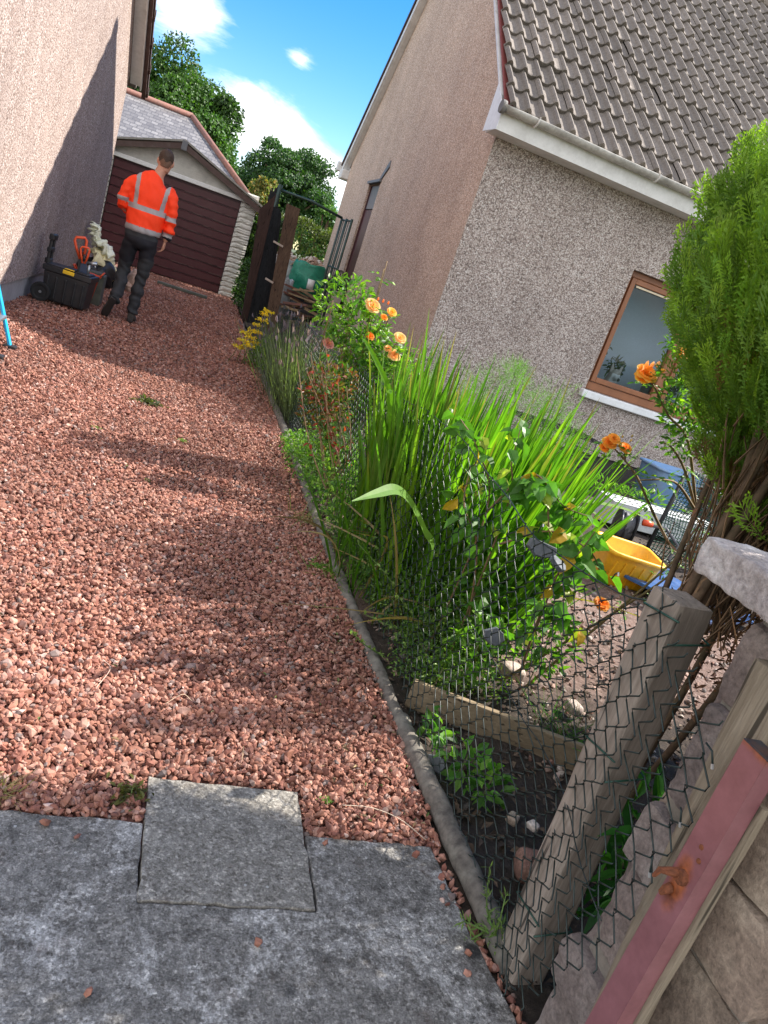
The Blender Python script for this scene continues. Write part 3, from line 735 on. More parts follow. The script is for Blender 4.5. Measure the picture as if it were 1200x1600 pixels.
# verge strips
def slopebar(mb, x0, x1, ya, yb, za, zb, h0, h1):
    V = [(x0, ya, za+h0), (x1, ya, za+h0), (x1, yb, zb+h0), (x0, yb, zb+h0), (x0, ya, za+h1), (x1, ya, za+h1), (x1, yb, zb+h1), (x0, yb, zb+h1)]
    mb.hexa(V)
g = MB(); slopebar(g, XG-.105, XG, 7.1, RYc, 3.0, RZ+.07, .0, .028); g.build('undercloak', M['redstrip'], hr)
g = MB(); slopebar(g, XG-.125, XG, 7.35, RYc, 3.19, RZ+.04, -.03, -.002); g.build('verge_trim', M['white'], hr)
g = MB(); slopebar(g, XG-.12, XG-.085, RYc+.001, 15.56, RZ+.02, 2.99, -.13, .02); slopebar(g, XG-.085, XG-.004, RYc+.001, 15.5, RZ+.02, 2.99, -.12, -.09); g.build('rear_bargeboard', M['white'], hr)
g = MB(); slopebar(g, XG-.14, XG-.08, RYc+.001, 15.62, RZ+.04, 3.0, .022, .10); g.build('rear_verge', M['brown_board'], hr)
g = MB(); g.box((XG-.14, 15.26, 2.78), (XG+.3, 15.64, 2.95)); g.box((XG-.2, 15.64, 2.92), (XG+.3, 15.8, 3.1)); g.build('rear_eaves_box', M['white'], hr, bevel=.02)
# front eaves: soffit, fascia, triangular end, gutter
g = MB(); g.box((XG-.12, 7.15, 2.86), (XR+.1, YF-.002, 2.885)); g.box((XG-.12, 7.13, 2.855), (XR+.1, 7.15, 3.03)); g.build('fascia', M['white'], hr)
g = MB(); g.add([(XG-.128, 7.13, 2.855), (XG-.128, YF+.06, 2.875), (XG-.128, YF+.06, 3.31), (XG-.128, 7.13, 3.03), (XG-.121, 7.13, 2.855), (XG-.121, YF+.06, 2.875), (XG-.121, YF+.06, 3.31), (XG-.121, 7.13, 3.03)], [(0,1,2,3),(7,6,5,4),(0,4,5,1),(1,5,6,2),(2,6,7,3),(3,7,4,0)])
g.build('eaves_end', M['white_clean'], hr)
g = MB(); a = np.linspace(PI, 2*PI, 13)
out = np.array([[(xx, 7.068+.06*math.cos(t), 3.045+.055*math.sin(t)+.003*math.sin(xx*3)) for t in a] for xx in np.linspace(XG-.16, XR+.1, 40)])
g.grid(out); gut = g.build('gutter', M['gutter'], hr, smooth=True, solid=.006)
e = MB(); e.lathe([(0, -.002), (.056, -.002), (.058, .02), (.054, .04)], (XG-.17, 7.068, 3.03), T=Matrix.Rotation(PI/2, 4, 'Y'), k=20); e.build('gutter_end_cap', simple('grey_end_cap', (.16,.15,.14), .7), gut)
for xx in (2.62, 3.98, 5.3):
    b = MB(); P = np.array([(xx, 7.068+.066*math.cos(t), 3.05+.062*math.sin(t)) for t in np.linspace(PI*.95, 2*PI*1.02, 14)]); b.tube(P, .009, 6, flat=1.6); b.build('gutter_bracket', M['white'], gut)

# ================================================================== HOUSE ON THE LEFT
hl = thing('house', 'beige roughcast house gable on the left with a shadow falling across it', 'house')
def lw(y): return -1.45+.03*(y-8)
def lsec(mb, ya, yb, z0, z1a, z1b, off=0, t=.3):
    V = [(lw(ya)+off, ya, z0), (lw(yb)+off, yb, z0), (lw(yb)+off-t, yb, z0), (lw(ya)+off-t, ya, z0), (lw(ya)+off, ya, z1a), (lw(yb)+off, yb, z1b), (lw(yb)+off-t, yb, z1b), (lw(ya)+off-t, ya, z1a)]
    mb.hexa(V)
YL = 12.02
LE = 2.80; slope = .86; RYL = 8.3
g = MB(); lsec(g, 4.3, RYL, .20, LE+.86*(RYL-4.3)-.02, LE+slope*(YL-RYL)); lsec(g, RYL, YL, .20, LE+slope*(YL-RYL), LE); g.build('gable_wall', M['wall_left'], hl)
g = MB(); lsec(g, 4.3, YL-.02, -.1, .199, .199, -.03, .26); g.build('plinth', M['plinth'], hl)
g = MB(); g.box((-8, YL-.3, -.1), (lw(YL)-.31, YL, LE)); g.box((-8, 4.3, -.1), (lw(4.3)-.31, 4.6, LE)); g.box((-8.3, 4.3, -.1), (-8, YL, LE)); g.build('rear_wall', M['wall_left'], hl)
def rakebar(mb, ya, yb, o0, o1, h0, h1):
    za, zb = LE+slope*(YL-ya), LE+slope*(YL-yb)
    V = [(lw(ya)+o0, ya, za+h0), (lw(ya)+o1, ya, za+h0), (lw(yb)+o1, yb, zb+h0), (lw(yb)+o0, yb, zb+h0), (lw(ya)+o0, ya, za+h1), (lw(ya)+o1, ya, za+h1), (lw(yb)+o1, yb, zb+h1), (lw(yb)+o0, yb, zb+h1)]
    mb.hexa(V)
g = MB(); rakebar(g, RYL, YL+.16, .003, .14, -.03, .0); rakebar(g, RYL, YL+.18, .14, .16, -.06, .13); g.build('bargeboard', M['white'], hl)
g = MB(); rakebar(g, RYL, YL+.35, .161, .235, .05, .11); rakebar(g, RYL, YL+.33, .161, .215, .0, .049)
for k in range(13):
    ya = YL+.33-k*.3; rakebar(g, ya-.045, ya, .19, .245, .04, .13)
g.build('verge_tiles', M['brown_board'], hl)
g = MB(); za = LE+slope*(YL-RYL)+.12
g.add([(lw(8)+.2, YL+.35, LE-.15), (lw(8)+.2, RYL, za), (-8.3, RYL, za), (-8.3, YL+.35, LE-.15), (lw(8)+.2, 4.1, LE-.05), (-8.3, 4.1, LE-.05)], [(0,1,2,3), (1,4,5,2)])
g.build('roof', M['tile'], hl, solid=-.06)

# ================================================================== GARAGE
YG = 15.3
ga = thing('garage', 'single garage with dark brown up and over door and white block corners', 'garage')
GX0, GX1, GDX0, GDX1 = -1.95, .93, -1.66, .62
DT = 1.765
# door of profiled boards
pr_ = []; z = .02; P0 = []
n = 11; hh = (DT-.03)/n
for k in range(n):
    za = .02+k*hh; P0 += [(0, za), (-.028, za+.004), (-.030, za+hh*.80), (-.006, za+hh*.86), (-.006, za+hh*.985)]
P0 = np.array(P0+[(0, DT-.005)])
P = np.stack([np.stack([np.full(len(P0), xx), YG+P0[:, 0]+.02, P0[:, 1]], 1) for xx in np.linspace(GDX0, GDX1, 24)])
g = MB(); g.grid(P); door = g.build('garage_door', M['maroon'], ga)
g = MB()
for k in range(1, n):    # worn edges, paler than the boards
    za = .02+k*hh
    for q in range(26):
        if R.random() < .3:
            xa = R.uniform(GDX0, GDX1-.2); g.box((xa, YG-.0125, za+.001), (xa+R.uniform(.04, .3), YG-.0105, za+.0055))
g.build('worn_paint', simple('worn_board_edges', (.2,.12,.105), .6), door, kind='stuff')
# block corner columns, rock faced
def blockcol(x0, x1, mb):
    zz = 0; rr = np.random.default_rng(int(x0*10)+50)
    while zz < 1.86:
        h_ = .093
        nx, nz = 7, 5
        xs_ = np.linspace(x0, x1, nx); zs = np.linspace(zz, zz+h_-.006, nz)
        P = np.zeros((nz, nx, 3))
        for i in range(nz):
            for j in range(nx):
                ed = (i in (0, nz-1)) or (j in (0, nx-1))
                P[i, j] = (xs_[j], YG-.03-(0 if ed else .020+rr.normal()*.004), zs[i])
        mb.grid(P)
        zz += h_
    mb.box((x0+.002, YG-.03, 0), (x1-.002, YG+.12, 1.86))
wpb = simple('white_painted_blocks', (.62,.6,.55), .8, var=.12, dirt=(.25,.25,.2), dscale=6, damt=.7, bmp=.4)
for xa, xb in ((GDX1+.01, GX1), (GX0, GDX0-.01)):
    g = MB(); blockcol(xa, xb, g); g.build('block_corner', wpb, ga)
g = MB(); g.box((GX0, YG+.12, -.1), (GX0+.1, YG+5, 1.86)); g.box((GX1-.1, YG+.12, -.1), (GX1, YG+5, 1.86)); g.box((GX0, YG+4.9, -.1), (GX1, YG+5, 1.86)); g.build('side_wall', simple('garage_side', (.4,.38,.34), .9, dirt=(.2,.2,.16)), ga)
g = MB(); g.box((GX0+.02, YG-.07, DT), (GX1+.02, YG+.1, DT+.075)); g.build('lintel', M['white'], ga, bevel=.008)
AX, AZ = -.56, 2.37
g = MB(); V = [(GX0-.05, YG-.02, DT+.076), (GX1, YG-.02, DT+.076), (GX1, YG-.02, 1.86), (AX, YG-.02, AZ-.03), (GX0-.05, YG-.02, 1.86)]
V += [(a, b+.08, c) for a, b, c in V]; g.add(V, [(0,1,2,3,4), (9,8,7,6,5), (0,5,6,1), (1,6,7,2), (2,7,8,3), (3,8,9,4), (4,9,5,0)])
g.build('gable_panel', simple('gable_boarding', (.5,.48,.43), .8, dirt=(.2,.18,.16), mapscale=(.4,1,5)), ga)
def barge(a, b, t0=.10, yo=-.16):
    mb = MB(); a, b = np.array(a), np.array(b)
    V = [(a[0], YG+yo, a[1]-t0), (b[0], YG+yo, b[1]-t0), (b[0], YG+yo+.03, b[1]-t0), (a[0], YG+yo+.03, a[1]-t0), (a[0], YG+yo, a[1]), (b[0], YG+yo, b[1]), (b[0], YG+yo+.03, b[1]), (a[0], YG+yo+.03, a[1])]
    mb.hexa(V); return mb
barge((GX0-.2, 1.86), (AX-.001, AZ)).build('bargeboard', M['brown_board'], ga)
barge((AX+.001, AZ), (GX1+.16, 1.72)).build('bargeboard', M['brown_board'], ga)
g = MB(); g.box((AX-.05, YG-.185, AZ-.13), (AX+.05, YG-.161, AZ+.035)); g.build('apex_bracket', M['lead'], ga, bevel=.006)
g = MB(); 
for xa, za, xb, zb in ((GX0-.2, 1.885, AX, AZ+.02), (AX, AZ+.02, GX1+.18, 1.74)):
    n_ = 2
    V = [(xa, YG-.18, za), (xb, YG-.18, zb), (xb, YG+5.1, zb), (xa, YG+5.1, za)]; V += [(a, b, c+.035) for a, b, c in V]
    g.hexa([V[i] for i in range(8)])
g.build('roof', simple('garage_roof_sheet', (.3,.28,.25), .9, dirt=(.15,.16,.12)), ga)

# slate-roofed house behind
hs = thing('house', 'house with hipped grey slate roof and clay ridge behind the garage', 'house')
r0 = aty(150, 120, 23); r1 = aty(300, 184, 23); cz = r1[2]
cnr = aty(384, 300, 20.3); ez = cnr[2]-.15
cx = cnr[0]+.1
g = MB(); L0 = -12.0
# front slope through the ridge and the eave
eY = 19.6
V = [(L0, eY, ez), (cx, eY, ez), (r1[0], 23, cz), (L0, 23, cz), (cx, 26.4, ez), (L0, 26.4, ez)]
g.add(V, [(0,1,2,3), (1,4,2), (3,2,4,5)]); rf = g.build('roof', M['slate'], hs)
g = MB(); g.tube([(L0, 23, cz+.03), (r1[0], 23, cz+.03)], .085, 8); g.tube([(r1[0], 23, cz+.03), (cx, eY, ez+.03)], .075, 8); g.tube([(r1[0], 23, cz+.03), (cx, 26.4, ez+.03)], .075, 8)
g.build('ridge_tiles', M['terracotta'], rf, smooth=True)
g = MB(); g.box((L0+.3, eY+.3, -.1), (cx-.3, 26.1, ez-.02)); g.build('wall', M['wall_left'], hs)
# ================================================================== EDGING RAILS ALONG THE DRIVE
def rail(pts, r, label, seed):
    rr = np.random.default_rng(seed); P = np.array(pts, float); n = 26
    t = np.linspace(0, 1, n); s = np.linspace(0, 1, len(P))
    Q = np.stack([np.interp(t, s, P[:, k]) for k in range(3)], 1); Q[1:-1] += rr.normal(0, .0012, (n-2, 3))
    k = 14; rad = r*(1+rr.normal(0, .03, n))
    mb = MB(); mb.tube(Q, rad, k)
    V = mb.V[0]
    for q in range(len(V)): V[q] += np.array(mnoise.noise_vector(Vector(V[q]*22)))*.0035
    o = mb.build('edging_rail', M['log'], None, smooth=True); tag(o, label, 'edging rail', 'round rails edging the drive'); return o
rail([(1.005, 1.045, .010), (.985, 1.4, .013), (.972, 1.72, .012), (.968, 1.93, .008)], .031, 'round grey rail nearest the concrete, ending at the foot of the grey post', 1)
rail([(.966, 1.90, .002), (.955, 2.4, .004), (.945, 2.9, .002)], .026, 'second round rail from the concrete, beside the start of the weeds', 2)
rail([(.947, 2.92, .006), (.942, 3.6, .010), (.945, 4.3, .0)], .026, 'third round rail from the concrete, half under the sword leaved clump', 3)
rail([(.945, 4.33, .004), (.945, 5.2, .012), (.95, 6.2, .006)], .03, 'pale round rail beyond the sword leaved clump, by the lavender', 4)
rail([(.95, 6.25, -.002), (.93, 8.5, .004), (.93, 10.9, .0)], .03, 'farthest round rail, under the lavender and yellow flowers', 5)

# ================================================================== GATE PIER: wooden post, timber, red steel, stone wall
def irregular_box(mb, lo, hi, sub=9, amp=.004, T=None, seed=1, col=(1,1,1), bev=.008, mat=0, fine=0.0):
    """box with slightly uneven worn faces and rounded edges"""
    lo, hi = np.array(lo, float), np.array(hi, float); c = (lo+hi)/2; h = (hi-lo)/2
    rr = random.Random(seed); off = Vector((rr.uniform(0, 50), rr.uniform(0, 50), rr.uniform(0, 50)))
    for ax in range(3):
        for sg in (-1, 1):
            u, v = [a for a in range(3) if a != ax]
            nu, nv = [int(max(2, min(60, sub*2*h[a]/max(h.min()*2, .03)))) for a in (u, v)]
            P = np.zeros((nu+1, nv+1, 3))
            for i, a in enumerate(np.linspace(-1, 1, nu+1)):
                for j, b in enumerate(np.linspace(-1, 1, nv+1)):
                    p = np.zeros(3); p[u] = a*h[u]; p[v] = b*h[v]; p[ax] = sg*h[ax]
                    # round the edges
                    q = np.clip(p, -(h-bev), h-bev); d = p-q; dn = np.linalg.norm(d)
                    if dn > 1e-9: p = q + d/dn*min(dn, bev)
                    nz = mnoise.noise_vector(Vector(p*7)+off)
                    p = p + np.array(nz)*amp
                    if fine: p = p + np.array(mnoise.noise_vector(Vector(p*38)+off))*fine
                    P[i, j] = p+c
            if (ax == 1) != (sg < 0): P = P[::-1]
            if T is not None:
                A = np.array(T); P = P @ A[:3, :3].T + A[:3, 3]
            mb.grid(P, mat, col)
def leanT(base, dx, dy, rz=0):
    """matrix: z axis leans so that one metre up moves by dx, dy"""
    A = Matrix.Identity(4); A[0][2] = dx; A[1][2] = dy
    return Matrix.Translation(Vector(base)) @ A @ Matrix.Rotation(rz, 4, 'Z')
g = MB(); irregular_box(g, (-.045, -.042, -.25), (.045, .042, .935), 12, .0025, leanT((1.035, 1.065, 0), -.040, .01, .10), 4, bev=.008)
o = g.build('fence_post', M['post'], None, smooth=True); tag(o, 'thick square weathered grey wooden post with the wire fence tied round it', 'fence post')
post = o

# stone garden wall ending at the pier
sw = thing('stone_wall', 'rubble stone garden wall with a pale coping slab at the near right corner', 'wall')
rr = np.random.default_rng(21)
g = MB()
def stone(mb, lo, hi, seed, tone, amp=.007):
    irregular_box(mb, lo, hi, 7, amp, None, seed, tone, bev=min(.013, (np.array(hi)-np.array(lo)).min()*.35), fine=.006)
# end face stones (x ~ .97), stacked from the ground
zz = 0.0; ycut = .66; k = 0
tones = [(1.15,1.05,.92), (.95,.95,.97), (1.05,.98,.85), (.9,.86,.86), (1.2,1.1,.95), (.85,.84,.86)]
hs_ = [.17, .13, .19, .15, .2, .16]
for i, h_ in enumerate(hs_):
    yb = .895+rr.uniform(-.03, .02)
    ym = rr.uniform(.74, .82)
    dz_ = .02
    g_ = [((.955+rr.uniform(0, .02), ym+.004, zz+.003), (1.25, yb, zz+h_-.004-rr.uniform(0, .02))), ((.96+rr.uniform(0, .02), .575, zz+.003), (1.22, ym-.004, zz+h_-.004))]
    for lo, hi in g_:
        stone(g, lo, hi, 100+k, tones[(k*5+1) % 6]); k += 1
    zz += h_
# front face stones
zz = 0.0
for h_ in (.24, .27, .22, .27):
    xx = 1.24 if k % 2 else 1.12
    x_ = .99
    while x_ < 3.6:
        w_ = rr.uniform(.22, .42)
        stone(g, (x_+.006, .56+rr.uniform(-.012, .012), zz+.006), (x_+w_-.006, .80, zz+h_-.006), 200+k, tones[k % 6], .009); k += 1
        stone(g, (x_+.006, .76, zz+.006), (x_+w_-.006, .90+rr.uniform(-.01, .01), zz+h_-.006), 400+k, tones[(k+2) % 6], .016)
        x_ += w_
    zz += h_
g.build('rubble', M['stone'], sw, smooth=True)
g = MB(); g.box((.985, .585, -.1), (3.6, .88, .995)); g.build('mortar', simple('old_mortar', (.23,.2,.17), 1, var=.3, scale=40, bmp=.8, bd=.01), sw)
g = MB(); irregular_box(g, (.865, .50, 1.03), (1.62, .94, 1.092), 20, .0035, rotz(.02, (0.02, -.01, 0)), 7, bev=.006, fine=.0045); irregular_box(g, (1.66, .50, 1.03), (2.45, .94, 1.09), 6, .006, None, 8, bev=.012, fine=.005); irregular_box(g, (2.46, .50, 1.03), (3.6, .94, 1.09), 6, .006, None, 9, bev=.012, fine=.005)
g.build('coping_slab', M['coping'], sw, smooth=True)

g = MB(); irregular_box(g, (.905, .650, -.2), (.948, .728, .965), 10, .002, leanT((.0, .0, 0), .004, .075), 14, bev=.006)
o = g.build('timber_upright', M['timber'], None, smooth=True); tag(o, 'flat weathered brown timber board between the stone wall and the red steel post', 'timber board')
# red steel angle post
rp = thing('gate_post', 'faded red square steel gate post with rust stains by the stone wall', 'gate post')
nz_ = 60; zs = np.linspace(-.1, .872, nz_)
def rustcol(P):
    r_ = np.zeros(len(P))
    d = np.sqrt(((P[:, 1]-.695)/.022)**2+((P[:, 2]-.62)/.07)**2); r_ += np.clip(.5-d*.28, 0, .5)
    r_ += np.clip((P[:, 2]-.845)/.03, 0, 1)*.38
    return np.stack([r_, r_*0, r_*0], 1)
g = MB()
ys_ = np.linspace(.668, .716, 9)
for face in range(2):
    if face == 0:   # face towards -x
        P = np.stack(np.meshgrid(zs, ys_, indexing='ij'), -1); P = np.stack([np.full(P.shape[:2], .872), P[..., 1], P[..., 0]], -1)[:, ::-1]
    else:
        xs_ = np.linspace(.872, .903, 6); P = np.stack(np.meshgrid(zs, xs_, indexing='ij'), -1); yy = .668 - 0*P[..., 1]; P = np.stack([P[..., 1], yy, P[..., 0]], -1)
    P = P + .0006*np.sin(P[..., 2:3]*40+face)
    g.grid(P, 0, rustcol(P.reshape(-1, 3)))
P1 = [(.872, .716), (.903, .716), (.903, .668)]
for (xa, ya), (xb, yb) in zip(P1[:-1], P1[1:]):
    g.add([(xa, ya, -.1), (xb, yb, -.1), (xb, yb, .872), (xa, ya, .872)], [(0,1,2,3)], 0, (0,0,0))
g.build('steel_tube', M['pink'], rp)
g = MB(); g.add([(.872, .668, .872), (.903, .668, .872), (.903, .716, .872), (.872, .716, .872), (.872, .668, .874), (.903, .668, .874), (.903, .716, .874), (.872, .716, .874)], [(4,5,6,7), (0,1,5,4), (1,2,6,5), (2,3,7,6), (3,0,4,7)])
g.build('top_plate', simple('dark_steel_cap', (.05,.055,.07), .4, .3, dirt=(.2,.07,.03), dscale=40, damt=.7), rp)
rustm = simple('rusty_iron', (.17,.052,.02), .85, var=.45, scale=130, bmp=.8, bd=.003)
g = MB()
g.tube([(.876, .70, .640), (.858, .703, .640), (.845, .708, .636), (.842, .712, .62)], [.007, .006, .0045, .003], 8)
g.tube([(.873, .692, .640), (.864, .692, .640)], [.012, .010], 9); g.tube([(.873, .700, .612), (.864, .702, .606), (.862, .704, .597)], [.007, .006, .004], 8)
for V_ in g.V: V_ += np.random.default_rng(1).normal(0, .0011, V_.shape)
g.build('rusty_hinge_pin', rustm, rp, smooth=False)
g = MB()
for (yy, z_) in ((.690, .700), (.683, .681)):
    g = MB(); g.tube([(.8722, yy, z_), (.8705, yy, z_)], [.0045, .0035], 8); g.build('screw_hole', rustm, rp)
g = MB(); irregular_box(g, (.9035, .6585, -.1), (.917, .712, .80), 8, .0015, None, 33, bev=.004); 
o = g.build('timber_packer', M['timber'], rp, smooth=True)

# ================================================================== CHAIN LINK FENCE
ch = thing('chain_link_fence', 'torn dark green chain link fence running beside the flower bed', 'fence')
TOP = [(.74, .80), (.78, .84), (.86, .88), (.95, .92), (1.04, .95), (1.14, .90), (1.26, .87), (1.44, .83), (1.65, .82), (1.95, .84), (2.5, .90), (3.5, .84), (5, .78), (8, .72), (11, .7)]
ty, tz = zip(*TOP)
def fx(y, z):
    """fence surface x at y,z"""
    near = np.interp(y, [.74, .80, .95, 1.04, 1.14, 1.3, 1.6], [.885, .895, .925, .965, .99, 1.0, 1.008])
    lean = np.interp(y, [.74, .95, 1.04, 1.2, 1.6], [0, -.01, -.032, -.02, 0])
    return near + lean*z + .012*np.sin(y*3.1+z*2)*(y > 1.3) + .006*np.sin(y*9+z*11)
CW, CH_ = .0335, .0325
def wires(mb, y0, y1, sides, r):
    k0 = int(round((y0-.765)/(CW))); k1 = int((y1-.765)/CW)
    for k in range(k0, k1):
        yc = .765 + k*CW
        zt = np.interp(yc, ty, tz) + .01*math.sin(k*1.7)
        zb = .03 if yc > 1.0 else np.interp(yc, [.74, .80, .88, 1.0], [.42, .30, .12, .02])
        nz = int((zt-zb)/CH_)
        if nz < 2: continue
        P = []
        for j in range(nz+1):
            z = zb + j*CH_
            s = 1 if (j+k) % 2 else -1
            # a knuckle: two points bent out of the plane
            for e in (-.13, .13):
                yy = yc + s*CW*.555*(1-abs(e)*.3); z_ = z + e*CH_
                jit = .0022*math.sin(yy*53+z*31)+.0018*math.sin(z*71+k)
                x = fx(yy, z_) + (.0016 if e < 0 else -.0016)*s
                P.append((x, yy + jit + .004*math.sin(z*6+k*.2), z_ + .004*math.sin(yy*9)))
        mb.tube(P, r, sides, cap=False)
mb = MB(); wires(mb, .765, 1.9, 6, .00165); wires(mb, 1.9, 3.2, 4, .0017); wires(mb, 3.2, 8.2, 3, .0019)
mb.build('wire_mesh', M['wire'], ch, smooth=True)
# line wire along the top and ties round the post
g = MB()
yy = np.linspace(1.12, 8.2, 120); g.tube(np.stack([fx(yy, .7)+.003, yy, np.interp(yy, ty, tz)-.012+.006*np.sin(yy*14)], 1), .002, 5)
yy = np.linspace(.80, 8, 120); g.tube(np.stack([fx(yy, .4)+.003, yy, .44+.012*np.sin(yy*5)], 1), .0016, 4)
g.build('line_wire', M['wire'], ch, smooth=True)
tiem = simple('bright_green_wire', (.015,.07,.05), .35)
for z in (.145, .55, .86):
    cx_ = 1.035-.040*z; cy_ = 1.065
    pts = [(-.050, -.047), (.049, -.047), (.050, .046), (-.049, .047), (-.050, -.047)]
    c_, s_ = math.cos(.1), math.sin(.1)
    g = MB(); g.tube([(cx_+a*c_-b*s_, cy_+a*s_+b*c_, z+.012*i*(1 if z > .3 else .6)) for i, (a, b) in enumerate(pts)], .0022, 5)
    g.build('tie_wire', tiem, ch, smooth=True)
for (y0, z0, y1, z1, y2, z2) in ((.782, .815, .762, .815, .752, .80), (.772, .70, .765, .70, .757, .685), (.775, .60, .77, .60, .76, .58), (1.28, .87, 1.27, .885, 1.262, .893), (1.66, .82, 1.655, .84, 1.65, .85)):
    g = MB(); e = MB(); g.tube([(fx(y0, z0), y0, z0), (fx(y1, z1)-.003, y1, z1), (fx(y2, z2)-.002, y2, z2)], .0017, 6)
    e.tube([(fx(y2, z2)-.002, y2, z2), (fx(y2, z2)-.001, y2-.003, z2-.007)], .0024, 6)
    lw_ = g.build('loose_wire_end', M['wire'], ch, smooth=True); e.build('bare_wire_tip', M['wiremetal'], lw_)
# thin stake
for k_, (y, z, lab) in enumerate(((2.85, .90, 'thin grey metal stake holding the wire fence among the sword leaves'),)):
    X_ = 1.13 if k_ == 0 else 1.02; g = MB(); g.tube([(X_, y, -.1), (X_-.005, y, z)], .010, 8); g.lathe([(.0, z+.001), (.010, z+.001), (.012, z-.01), (.012, z-.03)], (X_-.005, y, 0), 10); o = g.build('fence_stake', M['steel'] if k_ else M['gutter'], None, smooth=True); tag(o, lab, 'stake')

# ================================================================== THINGS IN THE NEXT DOOR GARDEN
g = MB(); irregular_box(g, (0, -.012, -.02), (.78, .012, .085), 8, .003, rotz(math.atan2(-.27, .62), (1.03, 2.07, .0)), 51, bev=.004)
o = g.build('edging_board', M['boardx'], None, smooth=True); tag(o, 'low wooden edging board across the soil behind the wire fence', 'board')

# yellow tub
def tub(name, label, cat, c, w, d, h, mt, rot, wall=.008, rim=.018, taper=.78, tilt=(0, 0)):
    T = Matrix.Translation(Vector(c)) @ Matrix.Rotation(rot, 4, 'Z') @ Matrix.Rotation(tilt[0], 4, 'X') @ Matrix.Rotation(tilt[1], 4, 'Y')
    mb = MB(); n = 32
    def ring(w, d, z, p=9):
        a = np.arange(n)*2*PI/n + PI/n
        ca, sa = np.cos(a), np.sin(a); r = 1/((abs(ca)**p+abs(sa)**p)**(1/p))
        return np.stack([w/2*ca*r, d/2*sa*r, np.full(n, z)], 1)
    rings = [ring(w*taper*.05, d*taper*.05, 0), ring(w*taper*.93, d*taper*.93, 0), ring(w*taper, d*taper, .012), ring(w*.985, d*.985, h-.03), ring(w*.99, d*.99, h-.026), ring(w+rim*2, d+rim*2, h-.024), ring(w+rim*2.1, d+rim*2.1, h), ring(w, d, h+.002), ring(w-wall*2, d-wall*2, h-.005), ring(w*taper-wall*2, d*taper-wall*2, .012), ring(.01, .01, .011)]
    P = np.array(rings); P = np.concatenate([P, P[:, :1]], 1)
    P = P @ np.array(T)[:3, :3].T + np.array(T)[:3, 3]
    mb.grid(P[:, ::-1]); o = mb.build(name, mt, None, smooth=True); tag(o, label, cat); return o, T
tb, T_ = tub('plastic_tub', 'bright yellow plastic tub lying open in the garden by the cypress stems', 'tub', (2.99, 3.84, .0), .38, .30, .24, M['yellow'], -.12, tilt=(.06, .03))
g = MB()
for k in range(5):
    V = []
    for s in (0, 1):
        x0 = -.13+k*.065
        for (a, z) in ((x0-.006, .03+.15*s), (x0+.006, .03+.15*s)):
            yb = -(.30*.78/2 + (.30*.985/2-.30*.78/2)*(z-.012)/.198)
            V += [(a, yb-.006, z), (a, yb+.004, z)]
    V = [V[0], V[2], V[3], V[1], V[4], V[6], V[7], V[5]]
    V = np.array(V) @ np.array(T_)[:3, :3].T + np.array(T_)[:3, 3]; g.hexa(V)
c_ = g.build('rib', M['yellow'], tb); c_['kind'] = 'thing'; del c_['kind']
tub('plastic_box', 'pale blue plastic box standing against the roughcast wall under the window', 'box', (5.35, 6.75, 0), .62, .42, .42, M['sky_box'], .05, taper=.85)
# white perforated metal tray
tr = thing('metal_tray', 'long white perforated metal tray lying below the window', 'tray')
g = MB(); x0, x1, y0, y1, z1 = 3.78, 4.95, 5.28, 5.56, .20
g.box((x0, y0, .01), (x1, y0+.012, z1)); g.box((x0, y1-.012, .01), (x1, y1, z1)); g.box((x0, y0+.0125, .01), (x0+.012, y1-.0125, z1)); g.box((x1-.012, y0+.0125, .01), (x1, y1-.0125, z1)); g.box((x0-.002, y0-.002, z1+.0005), (x1+.002, y1+.002, z1+.012))
g.build('tray_body', M['white_metal'], tr, bevel=.003)
g = MB()
for i in range(15):
    for j in range(3):
        x, y = x0+.06+i*.075+(j % 2)*.035, y0+.05+j*.09
        g.lathe([(0, z1+.0165), (.012, z1+.0165), (.0125, z1+.0126)], (x, y, 0), 10)
g.build('perforations', simple('dark_holes', (.05,.055,.06), .8, bmp=0), tr, kind='stuff')
# hose reel
hrl = thing('hose_reel', 'black hose reel with an orange connector in the garden behind the yellow tub', 'hose reel')
T = Matrix.Translation((3.55, 4.72, .15)) @ Matrix.Scale(.72, 4) @ Matrix.Rotation(1.15, 4, 'Z') @ Matrix.Rotation(PI/2, 4, 'X')
g = MB(); 
for zz in (-.09, .09):
    g.lathe([(.03, zz-.008), (.19, zz-.008), (.2, zz), (.19, zz+.008), (.03, zz+.008)], T.translation, 28, T=T)
g.lathe([(.05, -.09), (.05, .09)], T.translation, 16, T=T)
g.build('reel_drum', M['black_plastic'], hrl, smooth=False)
g = MB(); a = np.linspace(0, 2*PI*11, 300); P = np.stack([.12*np.cos(a)+.0*a, .12*np.sin(a), np.linspace(-.075, .075, 300)], 1)
P = P*np.stack([1+.25*(a % 7)/7, 1+.25*(a % 7)/7, np.ones_like(a)], 1); P = P @ np.array(T)[:3, :3].T + np.array(T.translation); g.tube(P, .011, 6)
g.tube([(3.62, 4.6, .24), (3.78, 4.55, .26), (3.9, 4.5, .17), (3.88, 4.5, .05), (3.9, 4.48, .02)], .012, 8)
g.build('hose', simple('grey_hose', (.1,.1,.11), .5), hrl, smooth=True)
g = MB(); g.tube([(3.57, 4.56, .26), (3.64, 4.54, .265)], [.026, .022], 10); g.build('orange_connector', M['orange'], hrl, smooth=True)
